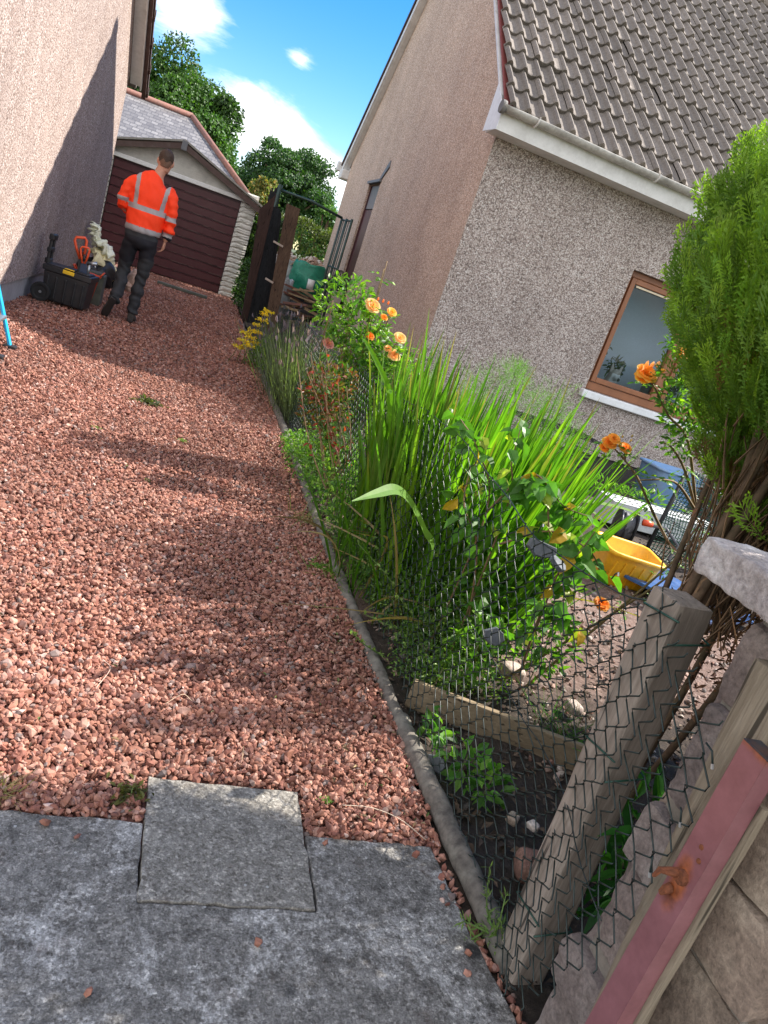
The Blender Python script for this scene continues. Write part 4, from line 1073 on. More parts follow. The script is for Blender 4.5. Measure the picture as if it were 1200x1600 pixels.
# black crate with bars
cr = thing('wire_crate', 'black barred crate against the house wall behind the sword leaved clump', 'crate')
g = MB(); x0, x1, y0, y1 = 3.35, 4.3, 6.45, 7.1
g.box((x0, y0, -.02), (x1, y1, .10)); g.build('crate_base', M['black_plastic'], cr, bevel=.01)
g = MB()
for i in range(15):
    x = x0+.02+i*(x1-x0-.04)/14; g = MB(); g.tube([(x, y0+.01, .1), (x, y0+.01, .48), (x, y1-.01, .48)], .005, 5); g.build('bar', M['black'], cr)
for z in (.2, .3, .4): g = MB(); g.tube([(x0+.01, y0+.01, z), (x1-.01, y0+.01, z)], .005, 5); g.build('bar', M['black'], cr)
for y in np.linspace(y0, y1, 6): g = MB(); g.tube([(x0+.01, y, .484), (x1-.01, y, .484)], .005, 5); g.build('bar', M['black'], cr)
# wooden stub by wall
# blue lid behind the post
g = MB(); T = Matrix.Translation((3.45, 3.72, .05)) @ Matrix.Rotation(.5, 4, 'Z') @ Matrix.Rotation(.10, 4, 'Y'); irregular_box(g, (-.45, -.34, -.012), (.45, .34, .012), 8, .012, T, 61, bev=.005)
for s in (-1, 1):
    g.box((-.44, s*.32-.012, .008), (.44, s*.32+.012, .05), T)
o = g.build('plastic_sheet', M['blue_tarp'], None, smooth=False); tag(o, 'flat blue plastic lid lying behind the thick grey post', 'plastic lid')
# green netting panel
np_ = thing('netting_panel', 'dark green garden netting panel propped on a black pole beside the cypress', 'netting panel')
b0, b1 = atz(1005, 868, 0), aty(1076, 732, 4.75)
g = MB(); g.tube([b0, b1], .016, 8); g.build('pole', M['black'], np_, smooth=True); e0 = b0+np.array([1.0, -.25, -.02]); e1 = b1+np.array([1.0, -.25, -.06]); g = MB(); g.tube([e0, e1], .014, 8); g.build('pole', M['black'], np_, smooth=True)
g = MB(); n = 34
for i in range(n+1):
    t = i/n; a_, c_ = b0+(b1-b0)*t, e0+(e1-e0)*t
    g.tube([a_*(1-s)+c_*s+np.array([0, .03*math.sin(s*9+i*.4), .015*math.sin(s*14+i)]) for s in np.linspace(0, 1, 9)], .0045, 3, cap=False)
for i in range(42):
    s = i/41; a_, c_ = b0*(1-s)+e0*s, b1*(1-s)+e1*s
    g.tube([a_*(1-t)+c_*t+np.array([0, .03*math.sin(s*9+t*13), 0]) for t in np.linspace(0, 1, 7)], .0045, 3, cap=False)
g.build('net', M['net'], np_)
# dark slate pieces
def shard(c, size, rot, label, seed):
    rr = np.random.default_rng(seed); n = 7; a = np.sort(rr.uniform(0, 2*PI, n)); a = np.linspace(0, 2*PI, n, endpoint=False)+rr.normal(0, .2, n)
    r = rr.uniform(.7, 1.1, n); P = np.stack([r*np.cos(a)*size[0], r*np.sin(a)*size[1]], 1)
    V = np.concatenate([np.c_[P, np.full(n, -.006)], np.c_[P*.93+.001, np.full(n, .007)]])
    T = Matrix.Translation(Vector(c)) @ Matrix.Rotation(rot[2], 4, 'Z') @ Matrix.Rotation(rot[0], 4, 'X') @ Matrix.Rotation(rot[1], 4, 'Y')
    V = V @ np.array(T)[:3, :3].T + np.array(T)[:3, 3]
    g = MB(); g.add(V, [tuple(range(n))[::-1], tuple(range(n, 2*n))]+[(i, (i+1) % n, n+(i+1) % n, n+i) for i in range(n)])
    o = g.build('slate_piece', simple('dark_slate', (.10,.11,.125), .45, var=.4, scale=25, bmp=.6), None, bevel=.002); tag(o, label, 'slate piece', 'dark slate pieces along the wire fence')
def hangpos(px, py, x): return tuple(atx(px, py, x))
shard(hangpos(680, 1192, 1.03), (.042, .030), (1.15, .1, -.75), 'small grey slate plate standing by the round rail in front of the edging board', 1)
shard(hangpos(771, 996, 1.06), (.040, .030), (1.2, .4, -.6), 'grey slate plate caught behind the middle of the wire mesh over the pale gravel', 2)
shard(hangpos(846, 858, 1.10), (.050, .034), (1.1, .5, -.7), 'largest grey slate plate, high behind the wire under the climbing leaves', 3)
shard(hangpos(872, 882, 1.14), (.045, .026), (.6, .3, .4), 'grey slate plate lying just below the largest plate', 4)
# loose stones in the soil
for k, (c, s, lab, tone) in enumerate((((1.40, 1.50, .03), .045, 'rounded grey stone against the foot of the thick grey post', (1.0, 1.0, 1.0)),
                                       ((1.18, 1.33, .02), .05, 'reddish broken brick lump in the dark soil below the edging board', (.95, .62, .5)),
                                       ((1.24, 1.30, .02), .05, 'grey broken stone beside the brick lump in the dark soil', (.8, .78, .75)),
                                       ((1.21, 1.52, .015), .022, 'small cream pebble in the dark soil nearest the edging board', (1.7, 1.6, 1.35)),
                                       ((1.27, 1.50, .012), .018, 'small white pebble to the side of the cream pebble', (2.0, 2.0, 1.9)),
                                       ((1.56, 2.35, .03), .05, 'white stone on the pale gravel behind the edging board', (1.9, 1.85, 1.75)),
                                       ((1.75, 2.15, .03), .035, 'second white stone on the shaded gravel behind the edging board', (1.9, 1.85, 1.8)))):
    g = MB(); irregular_box(g, (-s, -s*.8, -s*.6), (s, s*.8, s*.6), 8, s*.22, rotz(k*1.3, c), 300+k, tone, bev=s*.45, fine=.003)
    o = g.build('stone', M['stone'], None, smooth=True); tag(o, lab, 'stone')

# ================================================================== LEFT SIDE: LADDER, TOOL BOX, BAGS
ld = thing('ladder', 'blue ladder leaning on the beige wall at the left edge', 'ladder')
def stile(yf, lab):
    a = np.array([-1.055, yf, .02]); b = np.array([-1.50, yf+.02, 1.24]); g = MB()
    g.bar(a, b, .018, .055, up=(0, 1, 0)); return g, a, b
for yf in (5.80, 5.42):
    g, a, b = stile(yf, ''); s_ = g.build('stile', M['blue'], ld, bevel=.004)
    q = MB(); q.bar(a+(b-a)*.01+np.array([-.006, .0125, 0]), b+np.array([-.006, .0125, 0]), .012, .045, up=(0, 1, 0)); q.build('stile_lining', M['ladder_cream'], s_)
    f = MB(); f.box((a[0]-.04, yf-.035, -.012), (a[0]+.045, yf+.035, .028)); f.build('rubber_foot', M['black_plastic'], s_, bevel=.008)
for k in range(5):
    t_ = .16+k*.19; p = np.array([-1.055, 0, .02])*(1-t_)+np.array([-1.50, 0, 1.24])*t_
    g = MB(); g.bar((p[0], 5.432, p[2]), (p[0], 5.80-.012, p[2]), .05, .02, up=(0, 0, 1)); g.build('rung', M['steel'], ld, bevel=.004)

tbx = thing('tool_box', 'black wheeled tool box with yellow latch and telescopic handle by the left wall', 'tool box')
TX = Matrix.Translation((-1.09, 8.40, 0)) @ Matrix.Rotation(-.12, 4, 'Z')
def bx(mb, lo, hi, taper=0): mb.box(lo, hi, TX, taper=taper)
g = MB(); bx(g, (-.22, -.15, .03), (.22, .15, .315), .10)
for x in (-.17, -.09, 0.0, .09, .17): bx(g, (x-.012, -.158, .05), (x+.012, -.13, .28), .04)
g.build('box_body', M['black_plastic'], tbx, bevel=.012)
g = MB(); bx(g, (-.235, -.165, .317), (.235, .165, .37)); bx(g, (-.21, -.14, .3705), (.05, .14, .382)); bx(g, (.08, -.12, .3705), (.20, .12, .385)); g.build('lid', M['black_plastic'], tbx, bevel=.012)
g = MB(); bx(g, (-.04, -.176, .335), (.07, -.1655, .372)); bx(g, (-.03, -.17, .3825), (.06, -.13, .39)); g.build('latch', M['yellowclip'], tbx, bevel=.004)
for yy in (-.185, .150):
    g = MB(); T = TX @ Matrix.Translation((-.21, yy+.018, .095)) @ Matrix.Rotation(PI/2, 4, 'X')
    g.lathe([(.0, -.018), (.055, -.018), (.07, -.02), (.09, -.02), (.095, -.012), (.095, .012), (.09, .02), (.07, .02), (.055, .014), (.0, .014)], T.translation, 28, T=T)
    w_ = g.build('wheel', M['black'], tbx, smooth=False)
    h_ = MB(); h_.lathe([(0, .024), (.012, .024), (.014, .015)], T.translation, 12, T=T); h_.build('hub', M['steel'], w_)
g = MB(); 
bx(g, (-.245, -.06, .30), (-.215, -.035, .60)); bx(g, (-.245, .035, .30), (-.215, .06, .60)); bx(g, (-.25, -.075, .60), (-.205, .075, .66)); bx(g, (-.255, -.065, .48), (-.21, .065, .53)); bx(g, (-.262, -.05, .37), (-.205, .05, .42))
g.build('pull_handle', M['black_plastic'], tbx, bevel=.01)

def saw(name, label, base, lean, blade_m, rot, hscale=1):
    t = thing(name, label, 'hand saw', 'hand saws standing in the tool box')
    T = Matrix.Translation(Vector(base)) @ Matrix.Rotation(rot, 4, 'Z') @ Matrix.Rotation(lean, 4, 'Y') @ Matrix.Scale(hscale, 4)
    g = MB(); A = np.array(T)
    V = np.array([(-.045, -.002, -.03), (.045, -.002, -.03), (.03, -.002, .16), (-.02, -.002, .16)]); V = np.concatenate([V, V+[0, .004, 0]])
    g.hexa([V[i] for i in (0,1,5,4,3,2,6,7)] if False else [V[0], V[1], V[5], V[4], V[3], V[2], V[6], V[7]])
    g.V[0] = g.V[0] @ A[:3, :3].T + A[:3, 3]; g.build('blade', blade_m, t)
    g = MB(); P = [(-.015, 0, .10), (-.04, 0, .19), (-.05, 0, .25), (-.035, 0, .275), (.035, 0, .275), (.045, 0, .25), (.035, 0, .19), (.01, 0, .10)]
    P = np.array(P) @ A[:3, :3].T + A[:3, 3]; g.tube(P, [.012*hscale]*8, 8, flat=1.1, ref=A[:3, 1]); g.build('handle', M['orange'], t, smooth=True)
    g = MB(); P = np.array([(0, 0, .13), (-.005, 0, .165), (-.005, 0, .2)]) @ A[:3, :3].T + A[:3, 3]; g.tube(P, [.02*hscale, .012*hscale, .006], 8); g.build('handle_web', M['black_plastic'], t, smooth=True)
    return t
saw('hand_saw', 'taller saw with an orange handle and dark shaft standing on the tool box', (-1.00, 8.42, .39), -.22, M['black_plastic'], .1, 1.18)
saw('hand_saw', 'shorter saw with an orange handle and navy blade guard on the tool box', (-.985, 8.36, .385), -.08, M['navy'], -.1, .9)
g = MB()
g.tube([(-.955, 8.47, .36), (-.95, 8.47, .47)], [.022, .02], 10); g.tube([(-.97, 8.47, .475), (-.88, 8.46, .50)], [.022, .02], 10); g.tube([(-.90, 8.46, .49), (-.885, 8.46, .44)], .008, 8)
o = g.build('metal_fitting', M['steel'], None, smooth=True); tag(o, 'shiny metal fitting standing beside the saws on the tool box', 'metal fitting')
# orange trug behind the box
def trug(c, r, h, mt, name, label, cat):
    mb = MB(); mb.lathe([(0, 0), (r*.5, 0), (r*.53, .01), (r, h), (r+.012, h+.003), (r+.012, h-.012), (r-.004, h-.012), (r*.5, .014), (0, .012)], c, 28)
    o = mb.build(name, mt, None, smooth=True); tag(o, label, cat)
    
    for s in (-1, 1):
        hn = MB(); hn.tube([(c[0]+s*r*.98, c[1]-.05, c[2]+h), (c[0]+s*(r+.03), c[1]-.04, c[2]+h+.05), (c[0]+s*(r+.03), c[1]+.04, c[2]+h+.05), (c[0]+s*r*.98, c[1]+.05, c[2]+h)], .008, 6); hn.build('handle', mt, o, smooth=True)
    return o
trug((-.965, 8.66, .0), .12, .36, M['orange'], 'trug', 'orange rubber trug just behind the black tool box', 'trug')
g = MB()
g.box((-1.10, 9.05, 0), (-.84, 9.32, .33)); g.box((-1.08, 9.0, .33), (-.86, 9.2, .36)); o = g.build('crate', M['greywood'], None, bevel=.01); tag(o, 'grey green crate between the orange trug and the dark sacks', 'crate')

def lump(mb, c, s, seed, amp=.25, n=18, m=12, col=(1,1,1), freq=1.6, mat=0):
    off = Vector((seed*3.1, seed*1.7, 0)); P = np.zeros((m+1, n+1, 3))
    for i in range(m+1):
        th = PI*i/m
        for j in range(n+1):
            ph = 2*PI*(j % n)/n; d = Vector((math.sin(th)*math.cos(ph), math.sin(th)*math.sin(ph), math.cos(th)))
            k = 1+amp*(mnoise.noise(d*freq+off)*1.2+.5*mnoise.noise(d*freq*3+off)+.25*mnoise.noise(d*freq*7+off))
            P[i, j] = (c[0]+d.x*s[0]*k, c[1]+d.y*s[1]*k, c[2]+d.z*s[2]*k)
    mb.grid(P, mat, col)
def blob_thing(name, label, cat, mt, parts, group=None, smooth=True, amp=.3, n=26, m=18):
    g = MB()
    for k, (c, s) in enumerate(parts): lump(g, c, s, k+len(label), amp, n, m, freq=2.2)
    o = g.build(name, mt, None, smooth=smooth); tag(o, label, cat, group); return o
blob_thing('rubble_sack', 'black rubble sack at the bottom of the pile by the house corner', 'sack', M['black_plastic'], [((-1.12, 10.9, .15), (.24, .3, .2)), ((-.95, 11.15, .13), (.2, .22, .16))])
# cream folded sacks = bent slabs
def folded(name, label, cat, mt, pieces, thick=.02):
    g = MB()
    for (c, w, l, rx, ry, rz_) in pieces:
        P = np.zeros((9, 13, 3)); T = np.array(Matrix.Translation(Vector(c)) @ Matrix.Rotation(rz_, 4, 'Z') @ Matrix.Rotation(rx, 4, 'X') @ Matrix.Rotation(ry, 4, 'Y'))
        for i in range(9):
            for j in range(13):
                u, v = i/8-.5, j/12-.5
                z = .035*math.sin(v*9+c[0]*30+u*4)+.03*mnoise.noise(Vector((u*4+c[0]*9, v*5, c[2]*7)))-.25*v*v
                P[i, j] = (u*w, v*l, z)
        P = P @ T[:3, :3].T + T[:3, 3]; g.grid(P)
    o = g.build(name, mt, None, smooth=True, solid=thick); tag(o, label, cat); return o
folded('cream_sack', 'crumpled cream paper sacks draped over the black rubble sack', 'sack', M['creamsack'], [((-1.07, 10.85, .36), .27, .28, .4, .5, .3), ((-1.0, 10.88, .31), .22, .24, .9, .7, 0.1), ((-.94, 10.95, .23), .17, .28, .5, 1.05, -.1), ((-1.12, 10.92, .41), .24, .24, .2, .15, .6), ((-.96, 11.0, .15), .16, .24, 1.2, .9, .3)])
folded('white_sack', 'white and lime crumpled fabric bundle on top of the cream sacks', 'sack', M['limebag'], [((-1.08, 10.93, .50), .22, .20, .3, .3, .9), ((-1.03, 10.9, .47), .16, .18, -.3, .8, .2), ((-1.1, 10.88, .53), .15, .15, .6, -.2, 1.6), ((-1.0, 10.92, .42), .12, .14, .5, 1.2, .4)])
folded('lime_jacket', 'lime and white jacket hanging bundled at the corner of the beige house', 'jacket', M['limebag'], [((-1.24, 11.0, .70), .10, .13, 1.3, .3, .4), ((-1.22, 10.98, .63), .11, .12, 1.2, .5, 1.2), ((-1.20, 10.98, .58), .11, .11, .9, .9, .1), ((-1.23, 10.95, .67), .07, .12, 1.5, .1, 2.0)])
blob_thing('pale_sack', 'small pale pink sack on the gravel seen between the worker\'s legs', 'sack', M['pinksack'], [((-.66, 11.35, .16), (.10, .12, .17)), ((-.72, 11.3, .07), (.08, .1, .07))])
g = MB(); irregular_box(g, (-.42, -.06, -.01), (.42, .06, .035), 5, .003, rotz(-.04, (-.02, 13.6, .02)), 71, bev=.006)
o = g.build('plank', M['greywood'], None, smooth=True); tag(o, 'grey green plank lying on the gravel in front of the garage door', 'plank')
# ================================================================== THE WORKER
def loft(mb, pts, rad, k=20, ref=(1, 0, 0)):
    """elliptical loft; rad = (along ref, across)"""
    P = np.array(pts, float); T = np.gradient(P, axis=0); T /= np.linalg.norm(T, axis=1)[:, None]
    ref = np.array(ref, float); V = []
    a = np.arange(k)*2*PI/k
    for p, t, (ra, rb) in zip(P, T, rad):
        X = ref - t*(ref@t); X /= np.linalg.norm(X); Y = np.cross(t, X)
        V.append(p + ra*np.cos(a)[:, None]*X + rb*np.sin(a)[:, None]*Y)
    n = len(P); i = np.arange(n-1)[:, None]*k; j = np.arange(k)[None]; j2 = (j+1) % k
    F = [tuple(f) for f in np.stack([i+j, i+j2, i+k+j2, i+k+j], -1).reshape(-1, 4)]
    F.append(tuple(range(k))[::-1]); F.append(tuple(range((n-1)*k, n*k)))
    mb.add(np.concatenate(V), F)
def smoothpath(pts, rad, n=24):
    """catmull-rom through joints"""
    A = np.array([list(p)+list(r) for p, r in zip(pts, rad)], float)
    A = np.concatenate([[2*A[0]-A[1]], A, [2*A[-1]-A[-2]]]); out = []
    m = len(pts)-1; per = max(3, n//m)
    for s in range(m):
        p0, p1, p2, p3 = A[s:s+4]
        for t in np.linspace(0, 1, per, endpoint=(s == m-1)):
            out.append(.5*((2*p1)+(-p0+p2)*t+(2*p0-5*p1+4*p2-p3)*t*t+(-p0+3*p1-3*p2+p3)*t**3))
    out = np.array(out); return out[:, :3], [tuple(np.maximum(r, .002)) for r in out[:, 3:]]
def fuse(name, mb, voxel, mats, parent, smooth_it=6, fold=None, paint=None):
    o = mb.build(name+'_raw', mats); rm = o.modifiers.new('r', 'REMESH'); rm.mode = 'VOXEL'; rm.voxel_size = voxel; rm.use_smooth_shade = True
    sm = o.modifiers.new('s', 'SMOOTH'); sm.iterations = smooth_it; sm.factor = .5
    dg = bpy.context.evaluated_depsgraph_get(); dg.update()
    me = bpy.data.meshes.new_from_object(o.evaluated_get(dg)); bpy.data.objects.remove(o)
    me.name = name; me.materials.clear()
    for q in (mats if isinstance(mats, (list, tuple)) else [mats]): me.materials.append(q)
    n = len(me.vertices); co = np.zeros(n*3, np.float32); me.vertices.foreach_get('co', co); co = co.reshape(-1, 3)
    nr = np.zeros(n*3, np.float32); me.vertices.foreach_get('normal', nr); nr = nr.reshape(-1, 3)
    if fold: 
        d = np.array([fold(Vector(c.tolist())) for c in co]); co = co + nr*d[:, None]; me.vertices.foreach_set('co', co.astype(np.float32).ravel())
    if paint:
        pc = np.array([p.center[:] for p in me.polygons]); me.polygons.foreach_set('material_index', paint(pc).astype(np.int32))
    me.polygons.foreach_set('use_smooth', np.ones(len(me.polygons), bool)); me.update()
    q = bpy.data.objects.new(name, me); COL.objects.link(q); q.parent = parent; return q

pe = thing('person', 'man seen from behind in an orange hi-vis top and dark trousers walking towards the garage', 'person')
PX, PY = -.53, 8.6
# everything below is modelled round the origin (feet z = 0, facing +y)
b = MB()
# torso, neck
loft(b, *smoothpath([(0.01, 0, .86), (0, 0, 1.0), (0, 0, 1.2), (0, 0, 1.38), (.02, 0, 1.47), (.035, .005, 1.52), (.055, .015, 1.585)], [(.15,.10), (.145,.095), (.155,.10), (.17,.095), (.10,.07), (.06,.06), (.056,.06)], 28))
# head, turned a little to the right and tipped forward
HC = np.array([.075, .03, 1.665])
def headpt(p): return HC + np.array(p)
loft(b, *smoothpath([headpt((-.008, -.005, -.10)), headpt((-.003, .003, -.05)), headpt((0, 0, 0)), headpt((0, .0, .05)), headpt((.002, .004, .09)), headpt((.003, .006, .112))], [(.056,.07), (.069,.088), (.077,.099), (.074,.096), (.052,.066), (.012,.02)], 22))
loft(b, *smoothpath([headpt((0, .05, -.11)), headpt((0, .07, -.06)), headpt((0, .075, 0)), headpt((0, .05, .06))], [(.03,.02), (.05,.03), (.05,.03), (.05,.04)], 12))   # face and chin
loft(b, *smoothpath([headpt((0, .098, .005)), headpt((0, .112, -.02)), headpt((0, .118, -.035))], [(.008,.008), (.012,.014), (.016,.012)], 8))   # nose
for s in (-1, 1):   # ears, lips
    loft(b, *smoothpath([headpt((s*.074, .0, -.035)), headpt((s*.084, -.008, -.005)), headpt((s*.078, -.004, .022))], [(.009,.012), (.010,.019), (.007,.012)], 10))
loft(b, [headpt((-.022, .102, -.06)), headpt((0, .110, -.058)), headpt((.022, .102, -.06))], [(.006,.008)]*3, 8, ref=(0, 1, 0))
# arms (continuous to the hands)
RA = [(.17, 0, 1.41), (.225, -.02, 1.34), (.262, -.035, 1.17), (.262, -.005, 1.02), (.252, .03, .915)]
LA = [(-.17, 0, 1.41), (-.225, -.01, 1.34), (-.262, -.02, 1.19), (-.23, .08, 1.10), (-.14, .19, 1.07)]
AR = [(.05,.05), (.05,.048), (.042,.04), (.036,.036), (.026,.03)]
loft(b, *smoothpath(RA, AR)); loft(b, *smoothpath(LA, AR))
def hand(base, d, palm_n, s):
    """palm + four fingers of unequal length, curled, and a thumb from the side"""
    base = np.array(base, float); d = nrm(np.array(d, float)); pn = nrm(np.array(palm_n, float)); w = np.cross(d, pn)*s
    P = [base, base+d*.03, base+d*.06, base+d*.085]
    loft(b, *smoothpath(P, [(.015,.024), (.015,.036), (.014,.040), (.011,.036)], 12), ref=pn)
    for k, (o, ln) in enumerate(((.030, .068), (.011, .078), (-.010, .072), (-.029, .056))):
        p0 = base+d*.075+w*o; q = [p0]
        a = .25
        for seg in (.45, .32, .25):
            a += .38; q.append(q[-1]+(d*math.cos(a)+pn*math.sin(a))*ln*seg)
        loft(b, *smoothpath(q, [(.0095,.0095), (.009,.009), (.008,.008), (.006,.006)], 12), k=10, ref=pn)
    t0 = base+d*.02+w*.026
    loft(b, *smoothpath([t0, t0+d*.028+w*.016+pn*.008, t0+d*.052+w*.016+pn*.02, t0+d*.068+w*.008+pn*.026], [(.013,.013), (.011,.011), (.010,.010), (.007,.007)], 12), k=10, ref=pn)
hand((.25, .035, .905), (-.02, .10, -1), (-1, .15, 0), 1)
hand((-.13, .20, 1.068), (1, .35, -.02), (0, -.6, .8), -1)
# legs inside the trousers, to the ankles
RL = [(.095, 0, .88), (.10, .02, .66), (.085, .03, .47), (.075, .0, .28), (.072, -.02, .09)]
LL = [(-.095, 0, .88), (-.115, .04, .67), (-.115, .06, .49), (-.11, -.06, .33), (-.10, -.20, .20)]
LR = [(.075,.08), (.065,.07), (.05,.055), (.048,.052), (.035,.038)]
loft(b, *smoothpath(RL, LR)); loft(b, *smoothpath(LL, LR))
body = fuse('body', b, .0055, M['skin'], pe, 3)
# hair
h = MB(); loft(h, *smoothpath([headpt((-.003, -.018, -.065)), headpt((0, -.014, -.03)), headpt((0, -.012, .01)), headpt((0, -.008, .05)), headpt((.002, .002, .09)), headpt((.003, .01, .121))], [(.052,.074), (.068,.086), (.0785,.096), (.079,.099), (.060,.078), (.014,.02)], 22))
fuse('hair', h, .006, [M['hair'], M['hairfade']], pe, 2, paint=lambda p: (p[:, 2] + .012*np.sin(p[:, 0]*90) < HC[2]+.004).astype(float), fold=lambda c: .004*mnoise.noise(c*55)+.003*mnoise.noise(c*120))
# hi-vis top
j = MB()
loft(j, *smoothpath([(0, 0, .925), (0, 0, .94), (0, 0, 1.02), (0, .0, 1.2), (0, 0, 1.34), (.005, 0, 1.43), (.02, .0, 1.475), (.035, .005, 1.50)], [(.175,.125), (.19,.135), (.198,.14), (.205,.138), (.215,.13), (.185,.11), (.12,.085), (.075,.075)], 34), k=32)
SR = [(.080,.075), (.068,.066), (.058,.055), (.056,.051), (.043,.043)]
RAs = [(.15, 0, 1.395), (.225, -.02, 1.33), (.268, -.035, 1.17), (.268, -.008, 1.03), (.258, .025, .945)]
LAs = [(-.15, 0, 1.395), (-.225, -.01, 1.33), (-.272, -.02, 1.19), (-.235, .08, 1.11), (-.15, .18, 1.075)]
loft(j, *smoothpath(RAs, SR)); loft(j, *smoothpath(LAs, SR))
def foldj(c):
    f = .014*mnoise.noise(Vector((c.x*5, c.y*5, c.z*9))) + .009*mnoise.noise(Vector((c.x*16+c.z*9, c.y*14, c.z*12)))
    if abs(c.x) > .215: f += .010*math.sin(c.z*75+mnoise.noise(c*8)*3)*(.4+.6*(c.z < 1.13))
    return f
def paintj(p):
    m_ = np.zeros(len(p)); x, y, z = p.T
    tor = np.abs(x) < .205+.0*z
    m_[tor & (z < .978)] = 1
    m_[tor & (z > 1.135) & (z < 1.185)] = 1
    xb = np.abs(x-.01) - .02*(z-1.18)/.25
    m_[tor & (z >= 1.185) & (xb > .118) & (xb < .162)] = 1
    arm = x > .205; m_[arm & (z > 1.115) & (z < 1.165)] = 1; m_[arm & (z < 1.0)] = 1; m_[arm & (z < .958)] = 2
    arm = x < -.205; m_[arm & (z > 1.17) & (z < 1.215) & (y < .05)] = 1
    return m_
fuse('hi_vis_top', j, .0085, [M['hivis'], M['silver'], M['trousdark']], pe, 5, fold=foldj, paint=paintj)
# trousers
t = MB()
loft(t, *smoothpath([(0, 0, .97), (0, -.005, .9), (0, -.008, .82), (0, 0, .77)], [(.165,.118), (.178,.128), (.175,.13), (.12,.09)], 14), k=28)
TR = [(.094,.112), (.084,.094), (.068,.077), (.065,.072), (.056,.066)]
loft(t, *smoothpath([(.085, 0, .85), (.098, .02, .66), (.088, .03, .47), (.078, .0, .27), (.074, -.02, .085)], TR), k=24)
loft(t, *smoothpath([(-.085, 0, .85), (-.112, .04, .67), (-.118, .055, .49), (-.112, -.075, .34), (-.125, -.225, .20)], TR), k=24)
def foldt(c):
    return .012*mnoise.noise(Vector((c.x*8, c.y*8, c.z*14))) + .007*math.sin(c.z*55+c.x*20+mnoise.noise(c*9)*4)*(1 if c.z < .55 else .3)
fuse('trousers', t, .009, [M['trous'], M['trousdark']], pe, 5, fold=foldt, paint=lambda p: ((p[:, 2] > .64+.05*np.sin(p[:, 0]*14)) & (p[:, 2] < .88)).astype(float))
# shoes, each with its sole
def shoe(heel, toe, up, s):
    heel, toe, up = (np.array(v, float) for v in (heel, toe, up)); d = nrm(toe-heel); up = nrm(up-d*(up@d)); Ln = np.linalg.norm(toe-heel)
    at = lambda f, u: heel+d*Ln*f+up*u
    g = MB(); loft(g, *smoothpath([at(.02, .05), at(.2, .058), at(.42, .05), at(.65, .036), at(.88, .028), at(.99, .022)], [(.045,.034), (.058,.040), (.045,.041), (.034,.045), (.026,.043), (.012,.02)], 18), ref=up)
    loft(g, *smoothpath([at(.13, .06), at(.14, .10), at(.15, .125)], [(.036,.04), (.036,.045), (.036,.045)], 8), ref=d)
    o = fuse('shoe', g, .006, M['shoe'], pe, 3)
    g = MB(); loft(g, *smoothpath([at(-.01, .012), at(.15, .012), at(.4, .010), at(.7, .010), at(.93, .014), at(1.02, .02)], [(.012,.028), (.014,.038), (.012,.034), (.012,.046), (.011,.038), (.006,.012)], 18), ref=up)
    fuse('sole', g, .005, M['sole'], o, 1)
shoe((.072, -.075, .0), (.085, .205, .0), (0, 0, 1), 1)
shoe((-.12, -.285, .215), (-.20, -.20, -.03+.03), (-.1, .95, .35), -1)
pe.location = (PX, PY, .008)
pe.rotation_euler = (0, 0, 0)
pe.scale = (.93, 1, 1)
# ================================================================== BEHIND: FENCE PANELS, GATE, RUBBLE BAGS, METER BOX
def leanboard(name, label, b0, b1, t0, t1, mt, th=.03, cat='board', ridges=0, jag=0, grp=None):
    """upright board given by its two bottom and two top corners"""
    b0, b1, t0, t1 = (np.array(v, float) for v in (b0, b1, t0, t1)); nU, nV = 9, 14
    nn = nrm(np.cross(b1-b0, t0-b0)); mb = MB(); rr = random.Random(len(label))
    P = np.zeros((nV+1, nU+1, 3))
    for i in range(nV+1):
        for k in range(nU+1):
            u, v = k/nU, i/nV; p = (b0*(1-u)+b1*u)*(1-v)+(t0*(1-u)+t1*u)*v
            if i == nV: p = p + (t0-b0)*rr.uniform(-jag, jag)
            P[i, k] = p + nn*(.004*math.sin(u*ridges*2*PI) + .003*rr.random())
    mb.grid(P); o = mb.build(name, mt, None, solid=th); tag(o, label, cat, grp); return o
Yb = 12.5
leanboard('leaning_board', 'smooth dark brown leaning board nearest the garage', (.955, 12.2, -.05), (1.04, 12.25, -.05), (.80, 12.45, 1.66), (.985, 12.45, 1.95), M['plankdark'])
leanboard('leaning_board', 'black boarded panel between the brown board and the weathered plank', (1.05, 12.32, -.05), (1.40, 12.4, -.05), (.90, 12.65, 1.86), (1.16, 12.65, 1.72), M['plankblack'], ridges=3, jag=.02)
leanboard('leaning_board', 'weathered brown plank with a curled top leaning beside the rubble bags', (1.30, 12.02, -.05), (1.47, 12.02, -.05), (1.16, 12.3, 1.87), (1.38, 12.3, 1.86), M['plankold'], ridges=1.5)
leanboard('leaning_board', 'jagged black fence top rising behind the leaning boards', (.99, 12.9, -.05), (1.25, 12.95, -.05), (.92, 13.0, 2.0), (1.08, 13.0, 2.12), M['plankblack'], ridges=2, jag=.04)
gt = thing('garden_gate_frame', 'dark green metal gate frame with a top bar reaching the roughcast house wall', 'gate')
g = MB(); g.tube([(1.02, 13.0, 0), (1.06, 13.0, 2.14)], .035, 8); g.build('post', M['greenmetal'], gt, smooth=True)
g = MB(); g.tube([(1.06, 13.0, 2.06), (1.6, 12.95, 2.06), (2.14, 12.9, 1.98)], .022, 8); g.build('top_bar', M['greenmetal'], gt, smooth=True)
g = MB()
for (x, y) in ((2.14, 12.9), (2.16, 12.55), (2.18, 12.2)): g.tube([(x, y, .05), (x, y, 1.98)], .02, 6)
for z in (.3, 1.2, 1.95): g.tube([(2.14, 12.9, z), (2.18, 12.2, z)], .015, 6)
for k in range(5): g.tube([(2.14+.007*k, 12.85-.12*k, .3), (2.14+.007*k, 12.85-.12*k, 1.95)], .008, 5)
